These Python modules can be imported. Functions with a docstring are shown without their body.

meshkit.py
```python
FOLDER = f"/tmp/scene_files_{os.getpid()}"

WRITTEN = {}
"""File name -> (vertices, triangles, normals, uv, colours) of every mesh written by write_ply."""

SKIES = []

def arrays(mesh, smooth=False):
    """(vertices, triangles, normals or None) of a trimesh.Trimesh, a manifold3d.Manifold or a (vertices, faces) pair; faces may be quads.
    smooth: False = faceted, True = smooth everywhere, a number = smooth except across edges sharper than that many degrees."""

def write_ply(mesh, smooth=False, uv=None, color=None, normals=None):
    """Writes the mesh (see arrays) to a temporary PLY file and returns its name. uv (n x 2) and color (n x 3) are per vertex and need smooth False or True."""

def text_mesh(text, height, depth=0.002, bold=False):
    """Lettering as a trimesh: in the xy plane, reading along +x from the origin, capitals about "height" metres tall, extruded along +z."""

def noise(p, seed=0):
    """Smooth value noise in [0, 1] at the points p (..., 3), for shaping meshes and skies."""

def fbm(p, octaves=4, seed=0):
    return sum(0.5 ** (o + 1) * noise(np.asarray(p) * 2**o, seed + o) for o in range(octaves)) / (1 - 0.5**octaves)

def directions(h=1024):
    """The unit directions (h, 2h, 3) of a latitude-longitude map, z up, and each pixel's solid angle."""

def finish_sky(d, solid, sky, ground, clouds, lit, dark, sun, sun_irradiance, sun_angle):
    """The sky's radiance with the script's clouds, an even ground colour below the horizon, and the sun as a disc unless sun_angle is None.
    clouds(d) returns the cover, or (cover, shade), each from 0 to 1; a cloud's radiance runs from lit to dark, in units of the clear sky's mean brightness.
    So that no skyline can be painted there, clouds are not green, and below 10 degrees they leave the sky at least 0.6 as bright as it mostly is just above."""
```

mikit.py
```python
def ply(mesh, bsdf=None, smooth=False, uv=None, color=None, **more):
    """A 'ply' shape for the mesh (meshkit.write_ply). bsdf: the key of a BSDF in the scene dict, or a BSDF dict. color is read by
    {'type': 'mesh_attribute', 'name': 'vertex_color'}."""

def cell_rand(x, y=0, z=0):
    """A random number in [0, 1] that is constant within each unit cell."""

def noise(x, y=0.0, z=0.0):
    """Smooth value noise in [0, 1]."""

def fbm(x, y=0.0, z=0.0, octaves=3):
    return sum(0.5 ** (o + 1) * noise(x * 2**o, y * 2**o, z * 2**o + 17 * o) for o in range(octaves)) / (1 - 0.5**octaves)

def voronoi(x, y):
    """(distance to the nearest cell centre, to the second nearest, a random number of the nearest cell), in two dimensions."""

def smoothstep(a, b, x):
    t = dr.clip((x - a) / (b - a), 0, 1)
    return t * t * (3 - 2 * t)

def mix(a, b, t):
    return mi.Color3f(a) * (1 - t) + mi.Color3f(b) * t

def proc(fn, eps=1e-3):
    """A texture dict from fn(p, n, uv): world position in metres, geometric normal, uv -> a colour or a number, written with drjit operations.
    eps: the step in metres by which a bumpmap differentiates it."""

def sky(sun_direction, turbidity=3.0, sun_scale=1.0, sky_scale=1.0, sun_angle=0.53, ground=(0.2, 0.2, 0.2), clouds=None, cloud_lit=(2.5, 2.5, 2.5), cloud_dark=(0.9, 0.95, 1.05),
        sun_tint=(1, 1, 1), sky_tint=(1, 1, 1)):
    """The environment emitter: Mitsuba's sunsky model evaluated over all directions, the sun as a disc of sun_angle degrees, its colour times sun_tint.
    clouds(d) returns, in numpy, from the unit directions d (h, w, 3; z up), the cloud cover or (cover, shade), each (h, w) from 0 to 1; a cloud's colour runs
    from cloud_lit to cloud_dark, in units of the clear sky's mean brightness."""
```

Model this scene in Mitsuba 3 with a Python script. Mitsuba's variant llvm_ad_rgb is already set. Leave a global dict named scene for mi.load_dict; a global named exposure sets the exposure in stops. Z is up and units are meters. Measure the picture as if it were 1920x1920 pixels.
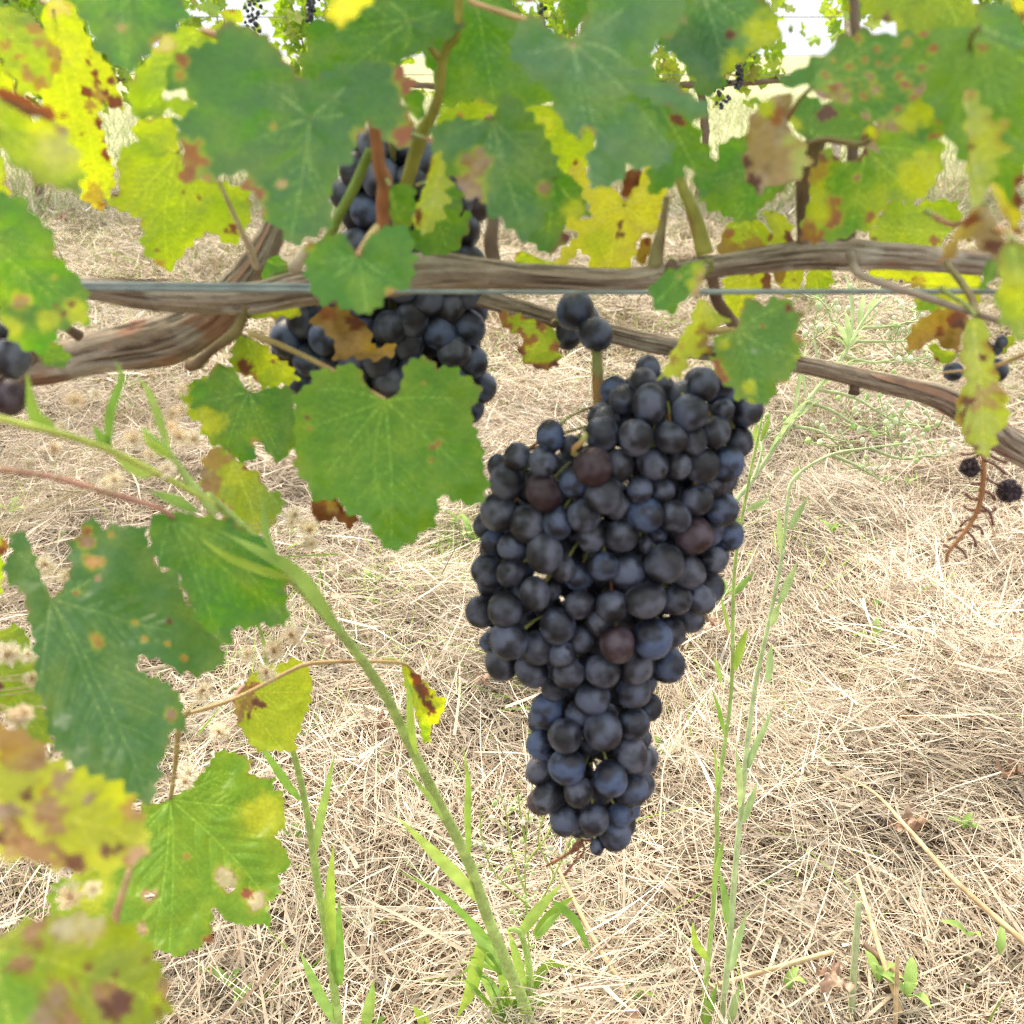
import math
import numpy as np
import drjit as dr
import shapely
import trimesh
import mitsuba as mi
import mikit
import meshkit
from scipy.spatial import Delaunay, cKDTree

T = mi.ScalarTransform4f
scene, labels = {}, {}

# ------------------------------------------------------------------ camera, sky, exposure
PITCH, EYE = math.radians(23.5), 0.80
scene['camera'] = {
    'type': 'thinlens', 'fov': 52.0, 'fov_axis': 'x', 'aperture_radius': 0.0013, 'focus_distance': 1.05,
    'near_clip': 0.02, 'far_clip': 900.0,
    'to_world': T().look_at(origin=[0, 0, EYE], target=[0, math.cos(PITCH), EYE - math.sin(PITCH)], up=[0, 0, 1])}
# bright overcast: like every evenly clouded sky, about three times as bright overhead as along the horizon
scene['sky'] = mikit.sky([-0.28, 0.52, 0.81], turbidity=3, sun_scale=0.55, sun_angle=20, clouds=lambda d: (1.0, 1 - np.maximum(d[..., 2], 0)),
                         cloud_lit=(3.0, 3.0, 3.0), cloud_dark=(1.3, 1.33, 1.36))
exposure = 3.15

# ------------------------------------------------------------------ measured shapes: metres, leaf outlines in millimetres on the blade
LEAVES = [
 {'at':[-0.0658,0.365,0.7813],'v':[-0.158,-0.396,-0.904],'n':[0.231,-0.905,0.356],'tip':43.2,'style':'blue','out':[[31.7,-23.9],[23.9,-24.0],[16.7,-21.8],[12.2,-18.4],[8.2,-13.6],[2.0,-11.3],[-4.2,-17.0],[-17.4,-23.8],[-25.2,-24.0],[-32.9,-18.6],[-27.6,-14.4],[-31.2,-9.7],[-34.2,-5.5],[-32.7,2.8],[-26.8,2.1],[-23.2,-1.0],[-18.5,-4.0],[-16.8,1.1],[-14.8,5.2],[-16.2,10.6],[-12.2,13.1],[-11.6,17.4],[-10.0,22.9],[-11.8,31.3],[-9.5,36.0],[-4.5,39.6],[0.0,43.2],[3.8,37.9],[9.8,37.6],[11.0,30.2],[15.8,27.8],[18.1,25.8],[15.8,21.7],[26.3,26.1],[36.3,30.4],[36.8,21.0],[39.0,15.6],[41.8,10.2],[37.3,8.1],[35.1,3.6],[37.4,1.2],[46.0,1.3],[45.8,-3.7],[43.5,-10.3],[37.4,-14.4],[31.6,-16.9],[33.0,-20.1]],'patches':[[-28.7,-21.7,np.float64(3.7),'r'],[-29.9,-17.8,np.float64(3.0),'r'],[-30.8,-2.3,np.float64(3.5),'r'],[-32.5,-8.0,np.float64(2.0),'r'],[35.1,21.1,np.float64(4.5),'r'],[35.4,26.7,np.float64(3.5),'r'],[29.1,27.3,np.float64(2.2),'o'],[17.0,26.5,np.float64(2.5),'r'],[13.6,29.3,np.float64(3.0),'r'],[41.7,-8.0,np.float64(2.0),'r'],[5.6,23.1,np.float64(1.6),'t'],[11.0,4.7,np.float64(1.1),'o'],[41.5,-3.3,np.float64(1.5),'o'],[10.8,34.8,np.float64(1.7),'r'],[-17.4,2.0,np.float64(2.5),'o']],'veins':[[17.9,-7.8],[-9.4,-12.7],[17.4,11.4],[-2.7,16.9],[-10.3,-4.1]],'label':'large bluish green leaf with red blotched margins'},
 {'at':[-0.0351,0.4,0.8107],'v':[-0.84,-0.104,-0.532],'n':[-0.016,-0.976,0.216],'tip':40.1,'style':'green','out':[[22.3,29.7],[19.5,33.7],[16.0,34.8],[13.5,39.2],[9.6,42.6],[-0.1,42.8],[-1.4,37.0],[-3.2,25.7],[-5.5,17.4],[-9.7,11.1],[-9.3,6.9],[-10.6,1.3],[-9.9,-5.1],[-12.3,-10.6],[-8.6,-16.9],[-2.7,-16.9],[4.0,-17.5],[12.7,-7.9],[19.8,6.7],[20.1,16.2],[17.6,22.5]],'veins':[[1.2,32.6],[-6.8,7.2],[13.8,23.9],[8.8,2.5],[-2.2,-10.8]]},
 {'at':[-0.0344,0.27,0.8169],'v':[-0.504,0.143,-0.852],'n':[0.123,-0.964,-0.234],'tip':14.3,'style':'pale','out':[[4.3,8.4],[2.3,12.6],[-0.0,14.3],[-3.0,10.5],[-2.5,8.4],[-5.0,5.5],[-4.8,3.3],[-3.3,0.4],[3.1,1.7],[5.7,6.2]]},
 {'at':[-0.014,0.425,0.8216],'v':[0.191,-0.14,-0.972],'n':[0.084,-0.984,0.158],'tip':40.5,'style':'dark','out':[[30.4,20.1],[24.0,14.8],[18.5,29.9],[18.8,37.0],[10.5,36.9],[5.2,36.8],[0.0,40.5],[-2.8,38.2],[-11.4,43.1],[-19.8,42.5],[-27.3,40.5],[-23.9,33.3],[-22.4,28.6],[-19.7,24.3],[-19.2,20.5],[-20.0,16.3],[-18.5,12.3],[-13.4,5.5],[-13.6,1.4],[4.6,-5.5],[17.3,0.1],[25.1,9.3]],'patches':[[5.1,39.5,np.float64(2.2),'o']]},
 {'at':[0.0186,0.355,0.8036],'v':[0.133,-0.381,-0.915],'n':[-0.129,-0.922,0.365],'tip':45.6,'style':'blue2','out':[[10.0,-10.6],[7.4,-8.4],[5.9,-4.7],[1.5,-1.3],[-1.3,-0.9],[-3.9,-5.3],[-7.1,-11.8],[-8.2,-16.4],[-19.9,-17.9],[-33.5,-12.4],[-34.6,-6.5],[-35.5,-2.5],[-33.6,0.9],[-27.6,3.6],[-23.5,5.6],[-23.8,14.3],[-29.6,17.3],[-36.2,24.2],[-39.0,28.5],[-36.3,30.9],[-30.1,27.8],[-23.3,21.8],[-14.3,17.8],[-11.2,19.1],[-15.8,20.5],[-21.5,24.4],[-25.1,29.8],[-26.6,36.7],[-24.7,40.2],[-21.7,41.6],[-16.2,39.7],[-12.0,38.5],[-10.6,42.1],[-6.4,44.8],[-3.5,44.7],[0.5,45.5],[0.9,41.1],[0.2,35.9],[-2.4,31.5],[-3.3,28.3],[-1.1,26.0],[1.8,29.8],[4.4,27.4],[7.1,22.1],[8.9,14.0],[11.5,11.1],[15.2,10.0],[16.1,5.4],[19.5,1.4],[18.7,-4.7],[16.2,-8.2],[12.9,-10.9]],'patches':[[-1.0,27.4,np.float64(1.8),'o'],[-0.2,0.5,np.float64(1.2),'t']],'veins':[[-3.6,25.9],[13.9,0.0],[-16.4,9.1],[-25.0,34.6],[-16.1,-7.2]],'label':'large pale grey-green deeply lobed leaf at the top centre'},
 {'at':[0.0591,0.4,0.8127],'v':[0.271,-0.178,-0.946],'n':[-0.145,-0.979,0.143],'tip':34.7,'style':'green','out':[[17.6,15.5],[15.1,5.7],[9.8,6.3],[2.3,11.8],[1.1,20.6],[-0.6,27.4],[-7.4,26.3],[-10.8,18.9],[-14.0,9.5],[-7.6,2.4],[2.5,-0.8],[9.3,4.4]]},
 {'at':[0.0641,0.395,0.8201],'v':[0.317,-0.201,-0.927],'n':[-0.056,-0.98,0.193],'tip':28.1,'style':'blue2','out':[[14.2,-7.0],[-3.5,-2.9],[-12.5,3.4],[-17.7,7.8],[-22.2,12.9],[-22.3,20.2],[-19.9,25.1],[-15.6,23.1],[-9.1,25.0],[-0.1,27.7],[4.8,33.4],[9.5,32.3],[10.0,24.7],[13.4,17.7],[17.7,9.9]],'patches':[[-5.9,16.3,np.float64(2.3),'d'],[-16.2,19.1,np.float64(6.1),'y'],[-4.1,25.3,np.float64(4.1),'y']],'veins':[[-2.7,30.1],[-18.6,20.0],[14.2,11.1]]},
 {'at':[-0.0066,0.372,0.7809],'v':[0.278,-0.295,-0.914],'n':[0.067,-0.944,0.324],'tip':41.1,'style':'blue','out':[[1.2,0.5],[11.9,-3.5],[18.4,-3.4],[21.4,1.5],[22.4,4.9],[18.4,6.0],[20.5,13.8],[16.9,15.3],[16.8,20.6],[15.5,23.6],[12.4,23.9],[10.8,23.3],[10.2,29.3],[6.1,32.0],[3.0,38.2],[0.0,41.1],[-6.5,37.6],[-11.5,31.5],[-13.3,28.9],[-13.6,24.2],[-17.2,23.0],[-16.4,14.4],[-15.1,7.7],[-12.3,2.3],[-10.4,-2.4],[-7.2,-6.4],[-3.7,-5.3],[-1.3,-0.7]],'patches':[[8.7,13.3,np.float64(4.9),'g'],[11.5,18.9,np.float64(4.6),'g'],[13.0,22.2,np.float64(3.1),'g'],[-10.1,26.9,np.float64(2.0),'g'],[15.2,17.9,np.float64(3.1),'g'],[7.1,9.6,np.float64(2.0),'g']],'veins':[[-1.3,36.7],[16.4,0.8],[6.7,26.5],[-13.3,21.4]],'label':'green leaf with a grey-pink dead lobe near the centre top'},
 {'at':[0.016,0.415,0.7572],'v':[-0.12,-0.268,-0.956],'n':[-0.037,-0.961,0.274],'tip':28.4,'style':'green','out':[[-2.1,-2.5],[-8.2,-0.9],[-11.3,5.0],[-15.9,12.6],[-6.5,13.7],[-5.9,18.4],[-9.9,21.4],[-4.0,26.8],[0.0,28.4],[4.0,25.4],[12.8,21.7],[14.7,16.1],[12.2,7.2],[7.0,0.8]],'patches':[[-5.9,27.7,np.float64(3.5),'d'],[-8.0,21.0,np.float64(2.9),'d'],[-8.6,11.1,np.float64(4.1),'y']]},
 {'at':[0.0478,0.465,0.7411],'v':[-0.233,-0.22,-0.947],'n':[-0.167,-0.951,0.261],'tip':28.1,'style':'yellow','out':[[28.1,-8.5],[22.3,-15.7],[18.4,-8.6],[16.6,-4.3],[7.8,-7.6],[-0.3,-1.4],[-4.7,-17.4],[-8.4,-18.9],[-16.4,-8.8],[-16.0,-2.8],[-17.2,6.8],[-14.4,9.4],[-9.8,9.8],[-9.5,19.2],[-8.8,27.4],[6.3,30.9],[10.5,22.4],[15.5,22.1],[17.8,29.4],[23.9,33.5],[24.7,30.3],[18.4,18.8],[15.9,14.8],[21.4,15.4],[25.3,10.9],[21.6,8.7],[11.9,8.6],[15.0,1.9],[21.2,-0.7]],'patches':[[-0.5,8.5,np.float64(2.5),'d'],[-0.5,12.5,np.float64(3.0),'d'],[6.9,17.5,np.float64(5.9),'y']],'veins':[[0.3,26.8],[21.3,10.0],[20.0,-6.9],[-9.2,-13.2],[-13.5,5.7]],'label':'yellow lobed leaf with a brown streak behind the arm'},
 {'at':[-0.0034,0.5,0.7821],'v':[0.716,-0.044,-0.697],'n':[0.144,-0.967,0.208],'tip':44.2,'style':'glow','out':[[29.2,-15.3],[22.0,-16.4],[9.8,-9.8],[-6.8,3.1],[-14.6,20.1],[-22.5,39.3],[-13.4,47.2],[-4.0,48.3],[3.5,40.7],[7.2,26.4],[17.3,6.8],[25.2,-4.9]],'patches':[[-5.6,42.3,np.float64(1.5),'d'],[-4.8,18.7,np.float64(4.8),'y'],[18.5,-9.2,np.float64(1.7),'o']]},
 {'at':[0.0514,0.4,0.7857],'v':[0.475,-0.351,-0.807],'n':[-0.222,-0.935,0.276],'tip':39.5,'style':'dark','out':[[5.4,-11.0],[-2.9,-3.1],[-7.7,8.7],[-7.1,14.5],[-7.1,23.8],[-7.8,29.3],[-3.1,37.1],[1.2,39.4],[2.9,34.6],[0.8,27.1],[1.2,24.4],[4.4,28.0],[11.9,29.2],[17.7,29.4],[16.6,25.0],[13.0,19.6],[9.1,17.0],[5.6,12.8],[7.3,4.2],[11.4,-2.2],[14.6,-8.0],[11.5,-13.6]],'patches':[[-2.6,9.1,np.float64(2.1),'d'],[-3.4,12.2,np.float64(1.6),'d']]},
 {'at':[0.1112,0.44,0.7676],'v':[-0.581,-0.121,-0.805],'n':[-0.136,-0.96,0.243],'tip':36.5,'style':'dark','out':[[21.2,21.1],[22.6,13.4],[18.2,8.2],[5.7,5.4],[-0.7,0.9],[-8.0,5.3],[-8.5,13.7],[-6.0,24.2],[-3.4,34.9],[-0.0,36.5],[4.5,36.7],[11.1,38.3],[18.9,36.4],[18.4,30.9]],'veins':[[1.9,34.1],[16.5,27.3],[-4.0,22.7]]},
 {'at':[0.0911,0.365,0.7888],'v':[-0.273,-0.128,-0.953],'n':[0.001,-0.991,0.133],'tip':31.5,'style':'dry','out':[[9.0,4.5],[0.2,-0.4],[-0.6,4.7],[-0.3,6.8],[-1.3,11.0],[-4.6,12.5],[-7.6,15.7],[-9.2,19.2],[-8.7,23.9],[-6.4,28.1],[-1.8,28.9],[-1.2,31.7],[2.1,31.6],[7.2,29.5],[10.1,22.7],[9.6,19.5],[12.5,15.9],[13.9,11.8],[10.2,7.3]],'patches':[[7.9,24.6,np.float64(2.1),'k'],[3.1,30.3,np.float64(2.9),'k'],[11.4,13.1,np.float64(2.6),'g'],[2.8,8.6,np.float64(3.3),'r'],[7.8,6.6,np.float64(2.9),'y'],[-7.0,17.8,np.float64(2.6),'w'],[-8.2,22.5,np.float64(2.4),'w'],[-2.9,14.0,np.float64(1.9),'w']],'curl':9,'label':'dry tan leaf curled on itself at the upper right'},
 {'at':[0.0956,0.36,0.7908],'v':[0.978,-0.007,0.209],'n':[-0.105,-0.882,0.46],'tip':43.4,'style':'green','out':[[-0.4,-10.3],[-5.3,-8.8],[-6.4,-4.6],[-6.6,-1.1],[-9.5,2.0],[-10.3,5.1],[-10.2,8.0],[-14.4,9.9],[-14.6,17.8],[-15.7,20.0],[-13.0,24.3],[-11.8,29.4],[-10.2,33.5],[-9.6,38.2],[-7.6,42.1],[-4.4,42.4],[-0.7,45.0],[2.4,44.8],[4.1,43.0],[5.4,37.9],[9.0,37.6],[13.2,38.1],[16.6,39.3],[22.9,37.5],[26.1,35.8],[23.9,35.3],[25.0,26.9],[20.0,25.1],[19.9,20.3],[16.8,18.0],[13.7,13.8],[8.2,8.1],[5.8,4.7],[4.9,1.0],[1.5,-0.3],[-1.3,-1.2],[-0.3,-5.9]],'patches':[[-4.0,12.6,np.float64(2.0),'r'],[-8.7,22.7,np.float64(1.2),'r'],[-12.6,17.4,np.float64(1.5),'r'],[-9.3,36.2,np.float64(1.5),'r'],[-5.2,17.8,np.float64(1.2),'r'],[-3.0,22.2,np.float64(1.1),'r'],[-3.6,27.4,np.float64(1.0),'r'],[-3.2,38.7,np.float64(1.5),'r'],[-3.2,43.1,np.float64(1.7),'r'],[1.4,34.1,np.float64(1.5),'r'],[1.9,27.5,np.float64(1.6),'r'],[5.3,28.7,np.float64(2.0),'r'],[10.2,29.6,np.float64(1.2),'r'],[0.7,18.0,np.float64(2.0),'g'],[5.1,19.3,np.float64(2.5),'g'],[6.2,14.9,np.float64(1.5),'r'],[3.3,7.2,np.float64(2.9),'g'],[5.3,9.2,np.float64(2.3),'g'],[2.0,6.0,np.float64(1.5),'r'],[9.4,35.1,np.float64(3.2),'g'],[9.1,31.8,np.float64(1.7),'g'],[17.2,21.8,np.float64(3.2),'g'],[16.4,18.6,np.float64(1.8),'g'],[16.8,24.8,np.float64(1.8),'g'],[12.8,14.5,np.float64(1.6),'g'],[3.4,1.3,np.float64(2.9),'g'],[-3.1,4.6,np.float64(1.7),'r'],[18.2,37.1,np.float64(1.8),'r'],[23.2,34.5,np.float64(1.7),'r'],[-8.8,14.6,np.float64(0.8),'r'],[-2.4,25.0,np.float64(0.8),'r'],[0.4,11.7,np.float64(0.9),'r'],[2.6,14.2,np.float64(0.8),'r'],[-7.5,8.0,np.float64(1.1),'o'],[-7.6,31.4,np.float64(1.4),'o'],[12.1,24.4,np.float64(1.1),'r'],[15.0,32.4,np.float64(3.4),'y'],[18.7,26.3,np.float64(1.7),'d'],[17.0,27.7,np.float64(3.9),'y']],'veins':[[1.6,41.6],[-11.5,24.0],[-12.4,9.5],[18.4,25.0],[-3.6,-6.2]],'label':'green leaf covered in red and grey spots at the upper right'},
 {'at':[0.1324,0.415,0.7678],'v':[-0.13,-0.252,-0.959],'n':[-0.292,-0.915,0.279],'tip':32.6,'style':'mixed','out':[[14.8,-0.6],[11.2,0.8],[9.3,5.2],[3.1,4.8],[0.0,0.0],[-3.2,-7.5],[-12.6,-10.4],[-20.6,-8.1],[-27.6,-5.3],[-27.6,0.2],[-27.5,5.8],[-26.4,11.5],[-21.2,16.4],[-19.8,17.7],[-11.9,16.6],[-11.4,20.1],[-8.6,23.7],[-8.4,28.9],[-2.3,29.5],[3.3,33.5],[13.5,34.5],[18.2,34.3],[18.9,26.8],[17.2,19.7],[19.5,9.4],[16.0,6.3]],'patches':[[8.4,20.1,np.float64(3.1),'r'],[7.3,25.2,np.float64(3.5),'r'],[15.6,28.8,np.float64(3.3),'r'],[16.9,11.0,np.float64(3.9),'o'],[16.1,5.7,np.float64(3.3),'d'],[17.1,33.6,np.float64(2.8),'r'],[14.3,9.0,np.float64(3.3),'o'],[1.6,10.3,np.float64(2.0),'g'],[-19.4,0.0,np.float64(1.3),'r'],[-23.5,-0.0,np.float64(1.2),'r'],[-26.8,10.9,np.float64(1.7),'r'],[-15.6,9.5,np.float64(1.1),'o'],[-5.9,24.0,np.float64(1.9),'r'],[0.4,1.2,np.float64(2.8),'d'],[9.1,2.9,np.float64(2.2),'d'],[3.9,3.7,np.float64(2.2),'d'],[13.1,23.4,np.float64(4.2),'y'],[14.8,16.6,np.float64(3.9),'y'],[-21.0,9.1,np.float64(8.4),'y'],[-10.3,27.0,np.float64(3.3),'y'],[12.0,33.2,np.float64(2.5),'r']],'veins':[[0.8,28.0],[-24.2,-0.6],[-22.0,14.6],[12.9,17.6]],'label':'green leaf with a red and orange left margin above the arm'},
 {'at':[0.1893,0.455,0.7309],'v':[-0.929,0.363,-0.074],'n':[-0.369,-0.888,0.275],'tip':35.7,'style':'lime','out':[[15.6,29.2],[12.1,19.5],[14.4,10.3],[13.5,2.3],[6.4,-1.3],[1.3,2.5],[-1.8,6.0],[-9.0,6.6],[-8.8,24.2],[-2.0,36.9],[8.5,32.5]],'patches':[[-3.4,9.6,np.float64(2.5),'r'],[-1.7,33.6,np.float64(1.3),'d']],'veins':[[10.1,18.1],[3.9,31.5],[-6.2,15.6]]},
 {'at':[0.1143,0.425,0.771],'v':[0.966,-0.174,0.189],'n':[-0.238,-0.884,0.403],'tip':18.8,'style':'dark','out':[[-11.6,-6.3],[-17.8,-1.0],[-17.8,2.5],[-14.3,4.4],[-12.5,13.3],[-1.7,25.7],[3.6,21.8],[4.4,16.6],[0.5,2.8],[1.7,-0.8],[-4.8,-5.9],[-9.4,-7.7]],'patches':[[-6.6,-5.7,np.float64(2.9),'y'],[-9.0,6.7,np.float64(3.5),'k']],'veins':[[-6.3,17.2],[-14.8,2.1]]},
 {'at':[0.1255,0.4,0.7721],'v':[0.751,-0.277,-0.6],'n':[-0.299,-0.952,0.066],'tip':11.1,'style':'dry','out':[[-1.8,-1.1],[-5.1,-2.0],[-6.7,0.1],[-5.8,4.0],[-3.0,3.8],[-0.0,11.1],[-0.7,6.0],[1.3,3.5],[1.5,0.7]],'patches':[[-3.9,0.7,np.float64(1.8),'y'],[-1.0,0.5,np.float64(1.6),'d']],'curl':4},
 {'at':[0.1472,0.42,0.8332],'v':[-0.412,-0.021,-0.911],'n':[-0.326,-0.93,0.169],'tip':24.7,'style':'olive','out':[[16.6,17.3],[11.9,24.4],[4.0,26.3],[0.5,23.8],[-6.9,28.1],[-18.3,25.7],[-26.0,23.6],[-30.6,17.3],[-22.3,7.5],[-17.7,3.9],[0.0,0.0]],'patches':[[-1.8,24.6,np.float64(2.6),'y'],[1.8,23.7,np.float64(1.8),'k']]},
 {'at':[0.1362,0.335,0.8053],'v':[0.162,-0.368,-0.916],'n':[-0.455,-0.851,0.262],'tip':48.6,'style':'light','out':[[13.5,-7.4],[-0.3,-2.2],[-10.9,4.2],[-13.1,12.0],[-9.7,37.8],[-4.5,39.9],[-3.1,47.2],[-4.0,52.9],[-0.0,48.6],[3.1,40.9],[5.6,40.7],[10.9,29.9],[13.7,21.7],[17.3,13.2],[16.7,5.9],[11.5,3.0]],'patches':[[-4.8,46.3,np.float64(3.3),'d'],[-5.0,41.8,np.float64(2.2),'d'],[-2.5,25.7,np.float64(1.3),'t'],[0.5,3.7,np.float64(1.5),'r']],'veins':[[-3.3,24.2],[8.0,8.7],[-11.2,11.4],[7.3,28.3]]},
 {'at':[0.1276,0.315,0.8073],'v':[0.767,-0.563,-0.307],'n':[-0.473,-0.82,0.322],'tip':14.1,'style':'blue2','out':[[-3.5,-3.8],[-6.9,1.3],[-5.2,9.3],[0.3,15.6],[2.3,8.5],[2.9,4.4],[0.4,0.2]]},
 {'at':[0.1311,0.3,0.816],'v':[0.012,0.048,-0.999],'n':[-0.4,-0.915,-0.049],'tip':7.9,'style':'yellow','out':[[3.2,0.7],[-2.7,0.7],[-4.1,8.3],[-1.0,7.6],[1.6,5.0]],'patches':[[-0.6,7.2,np.float64(1.5),'d']]},
 {'at':[0.1339,0.31,0.7608],'v':[-0.239,0.161,0.958],'n':[0.034,-0.984,0.174],'tip':32.2,'style':'paleg','out':[[-1.2,32.9],[1.7,31.7],[2.8,26.9],[4.3,21.4],[4.7,14.9],[3.7,10.9],[0.4,3.0],[0.0,0.0],[-3.6,0.4],[-7.5,1.4],[-7.3,5.7],[-4.6,12.0],[-1.4,16.0],[-2.0,20.8],[-0.6,27.7]],'patches':[[-1.3,16.4,np.float64(1.2),'d'],[0.3,30.8,np.float64(2.1),'t']],'curl':8,'label':'pale yellow folded leaf hanging at the right edge'},
 {'at':[0.1321,0.305,0.7614],'v':[-0.477,0.01,-0.879],'n':[-0.23,-0.967,0.114],'tip':18.2,'style':'dry','out':[[3.4,2.9],[-0.1,-0.5],[-5.7,1.6],[-10.0,6.0],[-12.2,9.7],[-7.7,11.3],[-4.1,8.4],[-0.9,10.2],[-2.2,13.5],[-0.9,18.7],[1.2,17.9],[1.7,12.2],[2.9,9.9],[2.0,5.5]],'patches':[[0.7,5.2,np.float64(2.5),'d'],[-0.8,17.2,np.float64(2.1),'r'],[-8.8,8.6,np.float64(2.5),'k']],'curl':10,'label':'pinkish brown shrivelled leaf at the right end of the arm'},
 {'at':[0.1309,0.3,0.769],'v':[0.504,-0.202,-0.84],'n':[-0.233,-0.968,0.093],'tip':16.8,'style':'orange','out':[[0.8,-0.0],[-1.0,1.6],[-1.1,7.3],[-1.0,16.4],[1.2,17.5],[1.9,12.2],[1.8,6.1]],'patches':[[0.4,15.6,np.float64(1.7),'r']],'curl':5},
 {'at':[0.1284,0.275,0.7563],'v':[0.155,-0.294,-0.943],'n':[-0.281,-0.928,0.244],'tip':24.9,'style':'olive2','out':[[4.1,3.1],[4.1,8.2],[4.9,11.6],[5.0,17.3],[3.5,21.7],[1.6,24.1],[-0.5,25.0],[-2.6,22.3],[-4.3,4.6],[-2.3,0.4],[1.9,-0.4]],'patches':[[1.1,11.3,np.float64(3.8),'y']],'label':'blurred yellowing green leaf hanging at the right edge'},
 {'at':[0.1365,0.3,0.7477],'v':[-0.211,-0.129,-0.969],'n':[-0.073,-0.986,0.147],'tip':9.3,'style':'blue','out':[[2.1,0.5],[-0.6,0.1],[-1.5,3.6],[-1.0,7.1],[-0.3,9.3],[1.3,8.2],[2.6,3.4]]},
 {'at':[0.2232,0.5,0.6996],'v':[-0.909,0.415,0.028],'n':[-0.391,-0.876,0.282],'tip':52.8,'style':'yellow2','out':[[-0.0,53.3],[3.7,50.2],[6.0,32.8],[5.4,15.4],[5.8,2.5],[-1.4,-0.3],[-8.4,-0.8],[-11.1,5.8],[-12.9,13.1],[-14.4,17.4],[-15.3,25.0],[-13.7,27.6],[-9.8,27.9],[-4.3,26.2],[-3.0,31.5],[-0.6,36.2],[-1.2,45.5]],'patches':[[0.0,30.3,np.float64(1.6),'r'],[2.5,52.3,np.float64(1.3),'d'],[-1.6,27.7,np.float64(3.6),'o'],[-3.0,31.1,np.float64(2.7),'o'],[-12.5,21.9,np.float64(5.4),'lg'],[2.5,45.7,np.float64(0.7),'d']]},
 {'at':[0.2011,0.46,0.6945],'v':[-0.832,0.013,-0.555],'n':[-0.217,-0.928,0.304],'tip':27.9,'style':'brown','out':[[9.9,13.0],[7.2,5.5],[2.2,0.2],[-1.4,-0.6],[-5.4,4.5],[-8.1,8.4],[-11.8,10.9],[-8.9,14.6],[-2.3,15.1],[-1.0,17.3],[-2.7,20.2],[-1.3,23.3],[-1.7,26.9],[-0.2,28.4],[4.9,25.6],[8.8,21.9],[9.6,19.0]],'patches':[[0.7,4.3,np.float64(3.8),'k'],[-0.5,12.2,np.float64(2.5),'d'],[8.7,20.0,np.float64(2.1),'t']],'curl':6,'label':'orange-brown dry leaf under the arm on the right'},
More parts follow.
